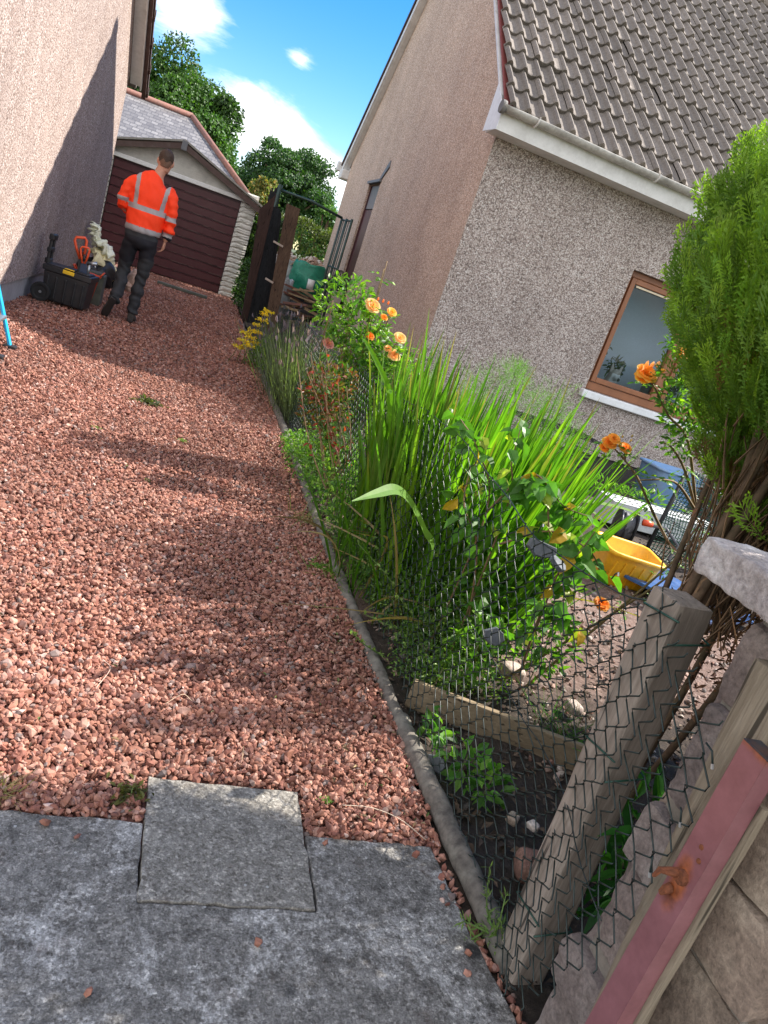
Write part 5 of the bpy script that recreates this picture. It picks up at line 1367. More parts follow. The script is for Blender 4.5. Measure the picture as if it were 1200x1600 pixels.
g.build('open_leaf', M['greenmetal'], gt, smooth=True)
for (z, lab) in ((1.28, 'small pale wooden bracket fixed high on the weathered plank'), (.72, 'small pale bracket lower down on the weathered plank')):
    g = MB(); g.bar((1.10+.05*(1.28-z), 12.12, z), (1.26, 12.1, z-.03), .03, .03); o = g.build('bracket', M['cream'], None, bevel=.004); tag(o, lab, 'bracket')

# bags of rubble and scrap wood
def bag(name, label, c, s, mt, fill=None, seed=1):
    rr = np.random.default_rng(seed); n, m_ = 28, 14; P = np.zeros((m_+1, n+1, 3)); off = Vector((seed*2.2, 0, 0))
    for i in range(m_+1):
        v = i/m_
        for k in range(n+1):
            a = 2*PI*(k % n)/n; rad = (.80+.35*math.sin(min(v*1.3, 1)*PI*.8)) * (1+.16*mnoise.noise(Vector((math.cos(a)*1.6, math.sin(a)*1.6, v*3))+off)+.07*mnoise.noise(Vector((math.cos(a)*5, math.sin(a)*5, v*8))+off))
            z = v + (.12*mnoise.noise(Vector((math.cos(a)*2, math.sin(a)*2, seed)))*v)
            P[i, k] = (c[0]+s[0]*rad*math.cos(a), c[1]+s[1]*rad*math.sin(a), c[2]+s[2]*z)
    g = MB(); g.grid(P); o = g.build(name, mt, None, smooth=True, solid=.006); tag(o, label, 'rubble bag')
    if fill is not None:
        f = MB(); nf = 170
        q = np.sqrt(rr.random(nf)); a = rr.uniform(0, 2*PI, nf)
        P = np.stack([c[0]+s[0]*.85*q*np.cos(a), c[1]+s[1]*.85*q*np.sin(a), c[2]+s[2]*(.86+.25*(1-q**2))+rr.uniform(-.02, .03, nf)], 1)
        pal = np.array([(.5,.45,.4), (.34,.22,.16), (.62,.58,.53), (.26,.17,.13), (.42,.3,.22)])
        chips(f, P, rr.uniform(.035, .085, nf), pal[rr.integers(0, 5, nf)]*rr.uniform(.7, 1.2, (nf, 1)), True, seed=seed)
        f.build('rubble', M['rubble'], o)
    return o
bag('rubble_bag', 'green woven rubble bag heaped with broken plaster and tile', (2.02, 13.9, .52), (.30, .3, .60), M['greenbag'], 1, 3)
bag('rubble_bag', 'white rubble bag behind and beside the green bag', (1.62, 14.3, .60), (.24, .25, .48), simple('white_bag', (.45,.45,.46), .6, var=.2, scale=14, bmp=.5, bd=.02), 1, 5)
bag('rubble_bag', 'crumpled silvery white bag between the weathered plank and the scrap wood', (1.52, 13.0, .12), (.16, .16, .66), simple('silvery_bag', (.36,.40,.43), .35, var=.35, scale=9, bmp=.9, bd=.04), None, 7)
bag('rubble_bag', 'large dark bag under the green bag', (1.95, 13.9, -.02), (.42, .35, .6), M['black_plastic'], None, 9)
g = MB(); g.lathe([(0, .74), (.055, .74), (.062, .90), (.058, .90), (.05, .745)], (1.93, 12.8, .0), 16); o = g.build('white_tub', M['white'], None, smooth=True); tag(o, 'small white plastic tub on top of the scrap wood', 'tub')
sp = thing('scrap_wood_pile', 'pile of broken timber and clay pieces below the green rubble bag', 'wood pile')
rr = np.random.default_rng(12)
for k in range(26):
    g = MB(); c = np.array([1.86+rr.uniform(-.2, .24), 12.75+rr.uniform(-.15, .15), .08+.65*k/26]); a = rr.uniform(-.9, .9); Ln = rr.uniform(.14, .26); d = np.array([math.cos(a), math.sin(a), rr.uniform(-.25, .25)])
    g.bar(c-d*Ln, c+d*Ln, rr.uniform(.04, .10), rr.uniform(.02, .045)); g.build('broken_timber', M['dirtywood'] if k % 3 else M['terracotta'], sp)
g = MB(); g.box((2.18, 12.35, -.05), (XG-.004, 12.95, .88)); o = g.build('meter_box', M['cream'], None, bevel=.012); tag(o, 'cream box standing against the gable wall under the planter', 'cabinet')
bw = MB(); bw.lathe([(0, .885), (.08, .885), (.10, .90), (.125, 1.0), (.13, 1.03), (.118, 1.03), (.1, .93), (0, .92)], (2.29, 12.42, 0), 24); o = bw.build('planter_bowl', M['pot'], None, smooth=True); tag(o, 'dark teal planter bowl on the cream box by the side door', 'planter')
g = MB()
for k in range(7):
    a = k*PI/7; P = [(2.29+.10*math.cos(t)*math.cos(a), 12.42+.10*math.cos(t)*math.sin(a), 1.03+.17*math.sin(t)) for t in np.linspace(0, PI, 12)]; g.tube(P, .008, 5)
o = g.build('dried_basket', simple('dark_wicker', (.09,.07,.055), .9, var=.4), None); tag(o, 'domed dark wicker basket frame sitting in the teal bowl', 'basket')
g = MB(); g.tube([(2.2, 12.3, 1.02), (2.08, 12.28, 1.04)], .012, 6); o = g.build('wooden_stick', M['dirtywood'], None); tag(o, 'short wooden stick poking out of the teal bowl', 'stick')

# garden ornament and plants inside the window
dg_ = MB()
wx, wz, wy = 4.84, 1.03, YF+.24
loft(dg_, *smoothpath([(wx, wy+.13, wz-.10), (wx, wy+.12, wz+.0), (wx, wy+.10, wz+.06), (wx, wy+.08, wz+.12), (wx, wy+.09, wz+.165)], [(.09,.08), (.075,.07), (.07,.07), (.066,.065), (.035,.04)], 14))
loft(dg_, *smoothpath([(wx, wy+.05, wz+.085), (wx, wy-.02, wz+.07), (wx, wy-.045, wz+.065)], [(.045,.045), (.028,.026), (.016,.015)], 8))
for s in (-1, 1): loft(dg_, *smoothpath([(wx+s*.045, wy+.09, wz+.13), (wx+s*.062, wy+.09, wz+.20), (wx+s*.068, wy+.09, wz+.235)], [(.030,.012), (.018,.008), (.004,.004)], 8))
def dogpaint(p):
    m_ = np.zeros(len(p)); m_[(p[:, 2] > wz+.12) | (np.abs(p[:, 0]-wx) > .055)] = 1; m_[(p[:, 1] < wy-.038)] = 2; return m_
o = fuse('dog', dg_, .005, [simple('white_fur', (.85,.82,.76), .9, bmp=.4), simple('grey_brown_fur', (.5,.43,.36), .9, bmp=.4), M['black']], None, 3, paint=dogpaint)
tag(o, 'small dog with pointed ears looking out at the bottom of the window', 'dog')

# ================================================================== PLANTS
def leafcloud(mb, cs, rs, n, size, base, var=.3, hue=None, tm=None, out=.6, shell=.55, upbias=.3, seed=0):
    """leaves filling ellipsoids cs (k,3), radii rs (k,3); n leaves in all"""
    cs = np.array(cs, float); rs = np.array(rs, float); w = rs.prod(1)**(2/3); idx = G.choice(len(cs), n, p=w/w.sum())
    u = rdir(n); rad = shell + (1-shell)*G.random(n)**.6
    P = cs[idx] + u*rs[idx]*rad[:, None]
    D = u*out + rdir(n)*.8 + np.array([0, 0, upbias]); Nn = rdir(n)*.8 + np.array([0, 0, 1.0]) + u*.4
    scatter(mb, tm or tmpl_leaf(), P, D, Nn, G.uniform(size[0], size[1], n), ucols(n, base, var, hue))
# ---- trees and hedges behind
def tree(label, c, rx, rz, h, nleaf, size, base, hue, lobes=60, trunk=.35, seed=1, grp=None, name='broadleaf_tree', ry=None):
    t = thing(name, label, 'tree', grp); rg = np.random.default_rng(seed); ry = ry or rx
    cc = np.array([c[0], c[1], h-rz])
    u = rg.normal(size=(lobes, 3)); u /= np.linalg.norm(u, axis=1)[:, None]
    cs = cc + u*np.array([rx, ry, rz])*rg.uniform(.35, .86, (lobes, 1)); rs = rg.uniform(.16, .34, (lobes, 1))*np.array([[rx, ry, rz*.8]])
    mb = MB(); n = nleaf; w = np.ones(lobes)/lobes; idx = rg.integers(0, lobes, n)
    v = rg.normal(size=(n, 3)); v /= np.linalg.norm(v, axis=1)[:, None]; v[:, 2] = np.where(rg.random(n) < .3, v[:, 2], np.abs(v[:, 2]))
    P = cs[idx]+v*rs[idx]*rg.uniform(.6, 1.05, (n, 1))
    tone = rg.uniform(.65, 1.35, lobes)[idx][:, None]
    C = np.array(base)[None]*tone*rg.uniform(.7, 1.3, (n, 1)); tt = (rg.random((n, 1))**3); C = C*(1-tt)+np.array(hue)*tt
    scatter(mb, tmpl_leaf(.7, .1, .25), P, v*.6+rg.normal(size=(n, 3))*.5+[0, 0, -.35], v+rg.normal(size=(n, 3))*.5, rg.uniform(size[0], size[1], n), C)
    mb.build('crown', M['leaf_far'], t)
    g = MB(); b0 = np.array([c[0], c[1], -.15]); top = cc + np.array([0, 0, rz*.5])
    g.tube([b0, b0*.6+cc*.4+[.1, 0, 0], cc, top], [trunk, trunk*.8, trunk*.5, .05], 9)
    for k in range(14):
        a = cc + (np.array([0, 0, -rz*.7+rz*1.1*k/14])); e = cs[k % lobes]; g.tube([a, (a+e)/2+[0, 0, .2], e], [trunk*.3, trunk*.18, .03], 6)
    g.build('trunk', M['bark'], t, smooth=True); return t
DK = (.045, .105, .022); MD = (.055, .13, .025); YL_ = (.13, .23, .035)
c = aty(300, 190, 30); tree('tall dense dark green tree rising behind the slate roof', (c[0]-.45, 30), 2.2, 2.9, 6.35, 75000, (.08, .15), DK, (.10, .20, .03), 110, .4, 2)
c = aty(345, 300, 29); tree('lighter leafy bough spilling down at the right edge of the tall tree', (c[0]-.45, 29), .7, 1.5, 3.9, 22000, (.07, .13), (.06, .14, .03), YL_, 40, .15, 5)
c = aty(452, 300, 34); tree('round domed green tree in the gap between the garage and the house', (c[0]-.25, 34), 2.35, 2.6, 5.5, 60000, (.08, .15), (.032,.085,.022), (.09, .18, .04), 90, .3, 3)
c = aty(515, 320, 25); tree('small bright tree close to the roughcast house corner', (c[0]+.1, 25), 1.0, 1.1, 2.95, 9000, (.06, .12), (.05,.13,.025), YL_, 40, .1, 4, ry=.9)
c = aty(415, 300, 18.5); tree('pale yellow green flowering shrub showing above the fence boards', (c[0], 18.5), .38, .55, 2.62, 3200, (.05, .10), (.14,.2,.04), (.55,.34,.12), 26, .04, 8, name='tall_shrub')
c = aty(386, 230, 32)
def hedge(label, lo, hi, n, size, base, hue, seed, cat='hedge'):
    rg = np.random.default_rng(seed); t = thing('hedge', label, cat); lo, hi = np.array(lo), np.array(hi)
    P = rg.uniform(lo, hi, (n, 3)); f = rg.integers(0, 4, n); e = rg.random(n)**3*.18
    P[f == 0, 1] = lo[1]+e[f == 0]; P[f == 1, 2] = hi[2]-e[f == 1]; P[f == 2, 0] = lo[0]+e[f == 2]; P[f == 3, 0] = hi[0]-e[f == 3]
    P += .07*np.sin(P[:, [1, 2, 0]]*7+seed)
    v = np.where(f[:, None] == 0, [0, -1, .3], np.where(f[:, None] == 1, [0, -.2, 1], np.where(f[:, None] == 2, [-1, -.2, .2], [1, -.2, .2])))
    C = np.array(base)*rg.uniform(.5, 1.5, (n, 1)); tt = rg.random((n, 1))**3; C = C*(1-tt)+np.array(hue)*tt
    mb = MB(); scatter(mb, tmpl_leaf(.6, .1, .2), P, v*.5+rg.normal(size=(n, 3))*.6, v+rg.normal(size=(n, 3))*.5, rg.uniform(size[0], size[1], n), C); mb.build('leaves', M['leaf_far'], t)
    g = MB()
    for k in range(12):
        x, y = rg.uniform(lo[0]+.1, hi[0]-.1), rg.uniform(lo[1]+.15, hi[1]-.1); g.tube([(x, y, -.1), (x+.05, y, lo[2]*.5+hi[2]*.5), (x-.03, y, hi[2]-.15)], [.03, .02, .006], 5)
    g.build('stems', M['bark'], t); return t
hedge('dark hedge filling the gap between the garage corner and the brown board', (.97, 15.6, -.1), (1.7, 17.4, 1.62), 9000, (.05, .1), (.02,.05,.012), (.10,.2,.03), 3)
hedge('clipped olive green hedge behind the rubble bags', (1.7, 18.6, -.1), (6.0, 20, 1.92), 16000, (.05, .1), (.06,.085,.02), (.2,.24,.05), 4)
hedge('low dark greenery at the foot of the brown board beside the garage', (.96, 13.6, -.1), (1.3, 15.2, .75), 3000, (.04, .08), (.02,.05,.012), (.10,.22,.03), 6, 'shrub')

# ---- the cypress at the right
cy = thing('cypress', 'tall feathery bright green cypress with bare brown stems below', 'cypress')
CC = np.array([1.69, 1.24]); CRX, CRY, CZ0, CZ1 = .72, .60, 1.00, 1.98
def crad(z):
    t = np.clip((z-CZ0)/(CZ1-CZ0), 0, 1)
    return np.interp(t, [0, .12, .3, .5, .68, .82, .93, 1], [.52, .70, .88, 1.0, 1.0, .86, .6, .25])
def cypress_foliage():
    rg = np.random.default_rng(17); mb = MB()
    ns = 14500
    z = CZ0 + (CZ1-CZ0)*rg.random(ns)**.95; a = rg.uniform(0, 2*PI, ns)
    lay = rg.random(ns)
    rf = np.where(lay < .72, rg.uniform(.80, 1.0, ns), rg.uniform(.35, .8, ns))
    # clumping
    cl = np.array([mnoise.noise(Vector((math.cos(q)*2.2, math.sin(q)*2.2, w*3.0))) for q, w in zip(a, z)])
    k = crad(z)*(rf + .14*cl)
    P = np.stack([CC[0]+CRX*k*np.cos(a), CC[1]+CRY*k*np.sin(a), z], 1)
    keep = cl > -.26; P, a, z, rf, cl = P[keep], a[keep], z[keep], rf[keep], cl[keep]; ns = len(P)
    nl = 600; sel = rg.integers(0, ns, nl)      # leaders sticking out of the outline
    P[sel] += np.stack([np.cos(a[sel])*.5, np.sin(a[sel])*.5, np.full(nl, .8)], 1)*rg.uniform(.0, .075, (nl, 1))
    outw = np.stack([np.cos(a), np.sin(a), np.zeros(ns)], 1)
    D = outw*rg.uniform(.35, .95, (ns, 1)) + np.array([0, 0, 1])*rg.uniform(.35, 1.1, (ns, 1)) + rg.normal(0, .16, (ns, 3)); D /= np.linalg.norm(D, axis=1)[:, None]
    # plane of the spray: contains D, mostly vertical planes fanned about
    Nn = np.cross(D, outw + rg.normal(0, .55, (ns, 3))); Nn /= np.linalg.norm(Nn, axis=1)[:, None]+1e-9
    Ln = rg.uniform(.05, .135, ns); Ln[sel] *= 1.15; z = P[:, 2]
    X = np.cross(D, Nn)
    tip = np.array([.25, .40, .03]); mid = np.array([.04, .12, .012]); inner = np.array([.022, .055, .008])
    # every spray: arched axis, side shoots, second order shoots; all thin tapering quads
    segs = []  # local (x along side, y along axis) start, end, width, tone
    nb = 9
    for i in range(nb):
        y0 = .10+.80*i/nb
        for s in (-1, 1):
            l1 = .40*math.sin(PI*(.18+.75*(1-i/nb)))*(.85+.3*((i*7+s) % 3)/3)
            x1, y1 = s*l1*.62, y0+l1*.80
            segs.append((0, y0, x1, y1, .036, .55+.4*i/nb))
            for q, (f, s2) in enumerate(((.35, 1), (.55, -1), (.75, 1))):
                bx_, by_ = x1*f, y0+(y1-y0)*f; l2 = l1*.36*(1.1-f*.5)
                ang = math.atan2(y1-y0, x1)+s2*.60
                segs.append((bx_, by_, bx_+l2*math.cos(ang), by_+l2*math.sin(ang), .034, .75+.3*i/nb))
    for q in range(4): segs.append((0, q*.25, 0, (q+1)*.25, .030, .5+.15*q))
    segs = np.array(segs); m_ = len(segs)
    # vertex template per seg: 3 points wide base, tip
    sx, sy, ex, ey, w, tn = segs.T
    dx, dy = ex-sx, ey-sy; l_ = np.hypot(dx, dy)+1e-6; px_, py_ = -dy/l_*w/2, dx/l_*w/2
    mx_, my_ = sx+dx*.55, sy+dy*.55
    TV = np.stack([np.stack([sx-px_*.5, sy-py_*.5], 1), np.stack([mx_-px_, my_-py_], 1), np.stack([ex, ey], 1), np.stack([mx_+px_, my_+py_], 1)], 1)  # m,4,2
    tone = np.repeat(tn, 4)
    x = TV[..., 0].reshape(-1); y = TV[..., 1].reshape(-1)
    arch = -.28*y**2; cup = -.35*x**2
    K = m_*4
    jig = rg.normal(0, .008, (ns, K))
    V = P[:, None] + Ln[:, None, None]*(x[None, :, None]*X[:, None]*rg.uniform(.75, 1.1, (ns, 1, 1)) + y[None, :, None]*D[:, None] + (cup+jig)[:, :, None]*Nn[:, None]) + (Ln[:, None]*arch[None])[..., None]*np.array([0, 0, 1.0])*-.6 + (Ln[:, None]*(y**2)[None])[..., None]*outw[:, None]*-.18
    F = (np.arange(m_)[:, None]*4+np.arange(4)[None]); F = (F[None]+(np.arange(ns)*K)[:, None, None]).reshape(-1, 4)
    dep = np.clip((rf-.4)/.6, 0, 1)[:, None, None]
    tt = (np.clip(tone*1.0, 0, 1)**1.5)[None, :, None]*rg.uniform(.35, 1.1, (ns, 1, 1))
    C = mid*(1-tt)+tip*tt
    C = C*rg.uniform(.7, 1.3, (ns, 1, 1))
    br_ = (rg.random(ns) < .03+.22*np.clip((1.35-P[:, 2])/.4, 0, 1))[:, None, None]; C = np.where(br_, np.array([.17, .105, .035])*rg.uniform(.5, 1.3, (ns, 1, 1)), C)
    mb.add(V.reshape(-1, 3), F, 0, np.clip(C, 0, 1).reshape(-1, 3))
    # brown dead inner sprays
    return mb
cypress_foliage().build('crown', M['conif'], cy)
def cypress_stems():
    rg = np.random.default_rng(31); g = MB(); tw = MB()
    base = np.array([1.36, 1.40, -.05]); root = np.array([1.32, 1.38, .80])
    g.tube([base, (base+root)/2+[.02, 0, 0], root, root+[.02, 0, .10]], [.03, .027, .027, .022], 12)
    for k in range(11):
        e = np.array([root[0]+rg.uniform(-.12, .38), root[1]+rg.uniform(-.12, .15), rg.uniform(1.5, 1.9)]); s = root+np.array([rg.normal()*.012, rg.normal()*.012, rg.uniform(-.10, .06)])
        mid = s*.55+e*.45; mid[2] = s[2]+(e[2]-s[2])*.5; mid[:2] = s[:2]+(e[:2]-s[:2])*.35
        P, Rr = smoothpath([s, s+[0, 0, .12], mid, e], [(.014, .014), (.012, .012), (.009, .009), (.003, .003)], 20); g.tube(P, [q[0] for q in Rr], 7)
    for (bx_, by_) in ((1.56, 1.18), (1.75, 1.36), (1.98, 1.2), (1.48, 1.48)):
        for k in range(4):
            s = np.array([bx_+rg.normal()*.02, by_+rg.normal()*.02, -.05]); e = np.array([bx_+rg.uniform(-.2, .2), by_+rg.uniform(-.15, .15), rg.uniform(1.4, 1.9)])
            P, Rr = smoothpath([s, (s+e)/2+[rg.normal()*.03, rg.normal()*.03, -.1], e], [(.012, .012), (.009, .009), (.004, .004)], 16); g.tube(P, [q[0] for q in Rr], 7)
    n = 1100      # fine dead twigs
    for k in range(n):
        z = rg.uniform(.62, 1.55); x = CC[0]+rg.uniform(-.50, .6)*(.55+.35*(z-.5)); y = CC[1]+rg.uniform(-.34, .4)
        p = np.array([x, y, z]); d = np.array([rg.normal()*.5, rg.normal()*.5, rg.uniform(.3, 1.2)]); d = nrm(d)*rg.uniform(.05, .20)
        tw.tube([p, p+d*.5+rg.normal(0, .01, 3), p+d], [.0028, .002, .001], 3, col=tuple(np.array([.22, .12, .06])*rg.uniform(.5, 1.6)))
    for k in range(600):      # fine shoots rising from the stool into the crown
        a = rg.uniform(0, 2*PI); f = rg.uniform(0, 1); z = rg.uniform(.75, 1.3)
        p = np.array([root[0]+.08+(.06+.30*(z-.6))*f*math.cos(a)+.18*(z-.8), root[1]+(.05+.25*(z-.6))*f*math.sin(a), z]); d = nrm(np.array([rg.normal()*.25, rg.normal()*.25, 1]))*rg.uniform(.1, .28)
        tw.tube([p, p+d*.5+rg.normal(0, .008, 3), p+d], [.0032, .0025, .0012], 3, col=tuple(np.array([.2, .125, .07])*rg.uniform(.5, 1.5)))
    g.build('trunk', M['bark'], cy, smooth=True); tw.build('dead_twigs', M['stem'], cy)
    lf = MB(); n = 5000; z = rg.uniform(.55, 1.45, n); P = np.stack([CC[0]+rg.uniform(-.45, .55, n)*(.6+.3*(z-.5)), CC[1]+rg.uniform(-.32, .36, n), z], 1)
    scatter(lf, tmpl_dia(.25, .2), P, rg.normal(size=(n, 3)), rg.normal(size=(n, 3)), rg.uniform(.015, .04, n), np.array([.16, .075, .035])*rg.uniform(.4, 1.5, (n, 1))); lf.build('dead_foliage', M['stem'], cy)
cypress_stems()

# a second, lower cypress added along the wall to shade the near soil
c2 = cy.copy(); COL.objects.link(c2); c2['label'] = 'second lower cypress added further along the stone wall to shade the soil'
for ch_ in cy.children:
    d = ch_.copy(); COL.objects.link(d); d.parent = c2
for q in (cy, c2): q['group'] = 'cypresses behind the stone wall'
c2.scale = (1.05, 1.0, 1.12); c2.location = (1.12, .46, -.72)

# ---- sword-leaved clump (montbretia)
sw_ = thing('sword_leaf_clump', 'big clump of bright green sword shaped leaves leaning over the wire fence', 'plant')
def swords():
    rg = np.random.default_rng(23); mb = MB(); n = 820
    a = rg.uniform(0, 2*PI, n); q = np.sqrt(rg.random(n))
    B = np.stack([1.38+.33*q*np.cos(a), 3.0+.60*q*np.sin(a), np.full(n, -.02)], 1)
    fx_ = (B[:, 0]-1.46)/.46; fy = (B[:, 1]-3.02)/.55
    D = np.stack([fx_*.20+rg.normal(0, .06, n)+.06, fy*.14+rg.normal(0, .08, n)-.03, np.ones(n)], 1)
    Ln = rg.triangular(.5, 1.0, 1.3, n)*(1-.10*np.abs(fy)); Ln = Ln*(1+.08*np.clip(fx_, 0, 1))
    bend = np.stack([D[:, 0]*rg.uniform(.0, .7, n)**2+rg.normal(0, .02, n), D[:, 1]*.3+rg.normal(0, .03, n), -np.abs(rg.normal(0, .05, n))], 1)
    col = np.array([.080, .19, .018])*rg.uniform(.6, 1.35, (n, 1)); t = rg.random((n, 1))**3; col = col*(1-t*.6)+np.array([.26, .40, .03])*t*.6
    side = np.stack([rg.normal(0, 1, n), rg.normal(0, 1, n), rg.normal(0, .1, n)], 1)
    blades(mb, B, D, Ln, rg.uniform(.022, .044, n), bend, 9, .35, col, side=side, tips=.14)
    n = 300; a = rg.uniform(0, 2*PI, n); q = np.sqrt(rg.random(n)); B = np.stack([1.13+.10*q*np.cos(a), 3.1+.42*q*np.sin(a), np.full(n, -.02)], 1)
    D = np.stack([rg.normal(-.05, .06, n), rg.normal(0, .05, n), np.ones(n)], 1)
    blades(mb, B, D, rg.triangular(.55, .95, 1.25, n), rg.uniform(.018, .036, n), rg.normal(0, .075, (n, 3)), 8, .35, np.array([.085, .175, .018])*rg.uniform(.6, 1.35, (n, 1)), tips=.14)
    # brown dead and folded blades
    n = 60; a = rg.uniform(0, 2*PI, n); q = np.sqrt(rg.random(n)); B = np.stack([1.32+.4*q*np.cos(a), 2.95+.6*q*np.sin(a), np.full(n, -.02)], 1)
    D = np.stack([rg.normal(0, .2, n), rg.normal(0, .2, n), np.ones(n)], 1)
    blades(mb, B, D, rg.uniform(.4, .8, n), rg.uniform(.008, .02, n), np.stack([rg.normal(0, .3, n), rg.normal(0, .3, n), -rg.uniform(.1, .5, n)], 1), 9, .3, np.array([.26, .19, .09])*rg.uniform(.5, 1.3, (n, 1)))
    # young short ones at the base and yellowing stems
    n = 260; a = rg.uniform(0, 2*PI, n); q = np.sqrt(rg.random(n)); B = np.stack([1.42+.5*q*np.cos(a), 3.0+.6*q*np.sin(a), np.full(n, -.02)], 1)
    D = np.stack([rg.normal(0, .22, n), rg.normal(0, .2, n), np.ones(n)], 1)
    blades(mb, B, D, rg.uniform(.3, .6, n), rg.uniform(.010, .02, n), rg.normal(0, .08, (n, 3)), 6, .3, np.array([.06, .15, .012])*rg.uniform(.6, 1.2, (n, 1)))
    return mb
swords().build('leaves', M['blade'], sw_)
def bentleaf(pts, w, col, side):
    P, Rr = smoothpath(pts, [(v, v) for v in w], 30); side = np.array(side, float); T = np.gradient(P, axis=0); T /= np.linalg.norm(T, axis=1)[:, None]
    X = np.cross(T, side); X /= np.linalg.norm(X, axis=1)[:, None]; Z = np.cross(X, T); ww = np.array([r[0] for r in Rr])[:, None]
    g = MB(); g.grid(np.stack([P-X*ww+Z*ww*.25, P, P+X*ww+Z*ww*.25], 1), 0, col); return g
pts = [aty(673, 870, 2.35), aty(662, 830, 2.32), aty(640, 785, 2.27), aty(618, 766, 2.22), aty(590, 771, 2.16), aty(550, 783, 2.08)]
pts = [np.array([1.13, 2.5, 0.0])]+pts
bentleaf(pts, [.012, .02, .022, .021, .021, .015, .001], (.17, .33, .07), (.25, -.55, .8)).build('folded_leaf', M['blade'], sw_)
pts = [(1.25, 3.0, 0), aty(610, 640, 2.95), aty(607, 610, 2.9), aty(598, 585, 2.85), aty(575, 540, 2.8), aty(565, 528, 2.8)]
bentleaf(pts, [.008, .014, .013, .011, .007, .001], (.14, .3, .03), (0, -1, .3)).build('folded_leaf', M['blade'], sw_)
for s_i, (x0_, x1_, a_, b_) in enumerate((((870, 795), (955, 830), 2.6, 3.0), ((865, 782), (1040, 828), 2.6, 3.4), ((870, 800), (915, 855), 2.6, 2.7), ((880, 790), (900, 850), 2.5, 2.5))):
    p0 = aty(x0_[0], x0_[1], a_); p1 = aty(x1_[0], x1_[1], b_); mid = (p0+p1)/2+np.array([0, 0, .05])
    bentleaf([p0-[.05, 0, .12], p0, mid, p1], [.006, .009, .008, .001], (.22, .36, .06), (0, -.6, .8)).build('trailing_leaf', M['blade'], sw_)

# ---- roses
def rose_bloom(mb, c, nrm_, r, base, seed):
    rg = np.random.default_rng(seed); nrm_ = nrm(np.array(nrm_, float)); X = nrm(np.cross(nrm_, [0.3, .2, 1])); Y = np.cross(nrm_, X)
    for ring, (k, rad, tilt, ln) in enumerate(((7, .30, .35, .75), (7, .24, .75, .62), (6, .16, 1.1, .48), (5, .08, 1.35, .38), (4, .03, 1.5, .28))):
        for i in range(k):
            a = 2*PI*i/k + ring*.5 + rg.normal()*.15; o_ = X*math.cos(a)+Y*math.sin(a); s_ = np.cross(nrm_, o_)
            til = tilt+rg.normal()*.08; d = o_*math.cos(til)+nrm_*math.sin(til); w = ln*.95
            P = np.zeros((5, 5, 3))
            for p in range(5):
                v = p/4
                for q in range(5):
                    u = q/2-1; wid = w*math.sin(PI*(.18+.62*v))
                    P[p, q] = np.array(c) + r*(o_*rad*.5 + d*ln*v*(1-.16*u*u) + s_*u*wid*.8 + nrm_*(.10*u*u*(1-tilt*.3)) - (o_*math.sin(til)-nrm_*math.cos(til))*0 + o_*.12*v*v*(1.2-tilt*.4) - nrm_*.22*v*v*(1.2-tilt*.6) + rg.normal(0, .012, 3))
            col = np.array(base)*rg.uniform(.85, 1.12)*np.array([1, 1-.06*ring, 1-.16*ring]); mb.grid(P, 0, np.clip(col, 0, 1))
def bud(mb, c, d, r, col):
    c = np.array(c, float); d = nrm(np.array(d, float)); mb.tube([c, c+d*r*.6, c+d*r*1.3, c+d*r*2.0], [r*.35, r*.62, r*.5, r*.08], 8, col=col)
OR = (.96, .56, .08); PE = (.95, .64, .27); PK = (.6, .28, .24)
def rose_leaves(mb, path, n, size, base, hue, rg, spreadr=.05):
    P = np.array(path); t = rg.uniform(0, 1, n); s = np.linspace(0, 1, len(P)); Q = np.stack([np.interp(t, s, P[:, k]) for k in range(3)], 1)
    d = rg.normal(size=(n, 3)); d[:, 2] *= .4; d /= np.linalg.norm(d, axis=1)[:, None]
    # compound leaves: five leaflets each
    L_ = rg.uniform(size[0], size[1], n)
    for (f, sd, sz) in ((.55, 1, .75), (.55, -1, .75), (.95, 1, .85), (.95, -1, .85), (1.25, 0, 1)):
        side = np.cross(d, [0, 0, 1.0]); B = Q + d*(L_*f*1.3)[:, None]+rg.normal(0, .003, (n, 3)); B[:, 2] -= .15*L_*f
        D = d*(1 if sd == 0 else .5)+side*sd*.9; Nn = np.array([0, 0, 1.0])+rg.normal(0, .45, (n, 3))
        C = np.array(base)*rg.uniform(.65, 1.35, (n, 1)); tt = rg.random((n, 1))**3; C = C*(1-tt)+np.array(hue)*tt
        scatter(mb, tmpl_leaf(.62, .1, .15), B, D, Nn, L_*sz, C)
def rosebush(name, label, stems, blooms, buds, leafn, size, base, hue, seed, extra=None, cloud=None):
    rg = np.random.default_rng(seed); t = thing(name, label, 'rose bush'); g = MB(); lf = MB()
    for P in stems:
        Q, _ = smoothpath(P, [(.005, .005)]*len(P), 18); g.tube(Q, np.linspace(.006, .0025, len(Q)), 6, col=(.22, .15, .07))
        rose_leaves(lf, Q[len(Q)//4:], leafn, size, base, hue, rg)
    if cloud: leafcloud(lf, *cloud)
    if extra: extra(lf, rg)
    g.build('stems', M['stem'], t, smooth=True); lf.build('leaves', M['leaf'], t)
    for k, (c, n_, r, col) in enumerate(blooms):
        b_ = MB(); rose_bloom(b_, c, n_, r, col, seed*50+k); b_.build('bloom', M['petal'], t, smooth=True)
    for (c, d, r, col) in buds:
        b_ = MB(); bud(b_, c, d, r, col); b_.build('bud', M['petal'], t, smooth=True)
    return t
VC = lambda c: (-np.array(c)+EYE)*.6/np.linalg.norm(c) + np.array([.2, 0, .5])
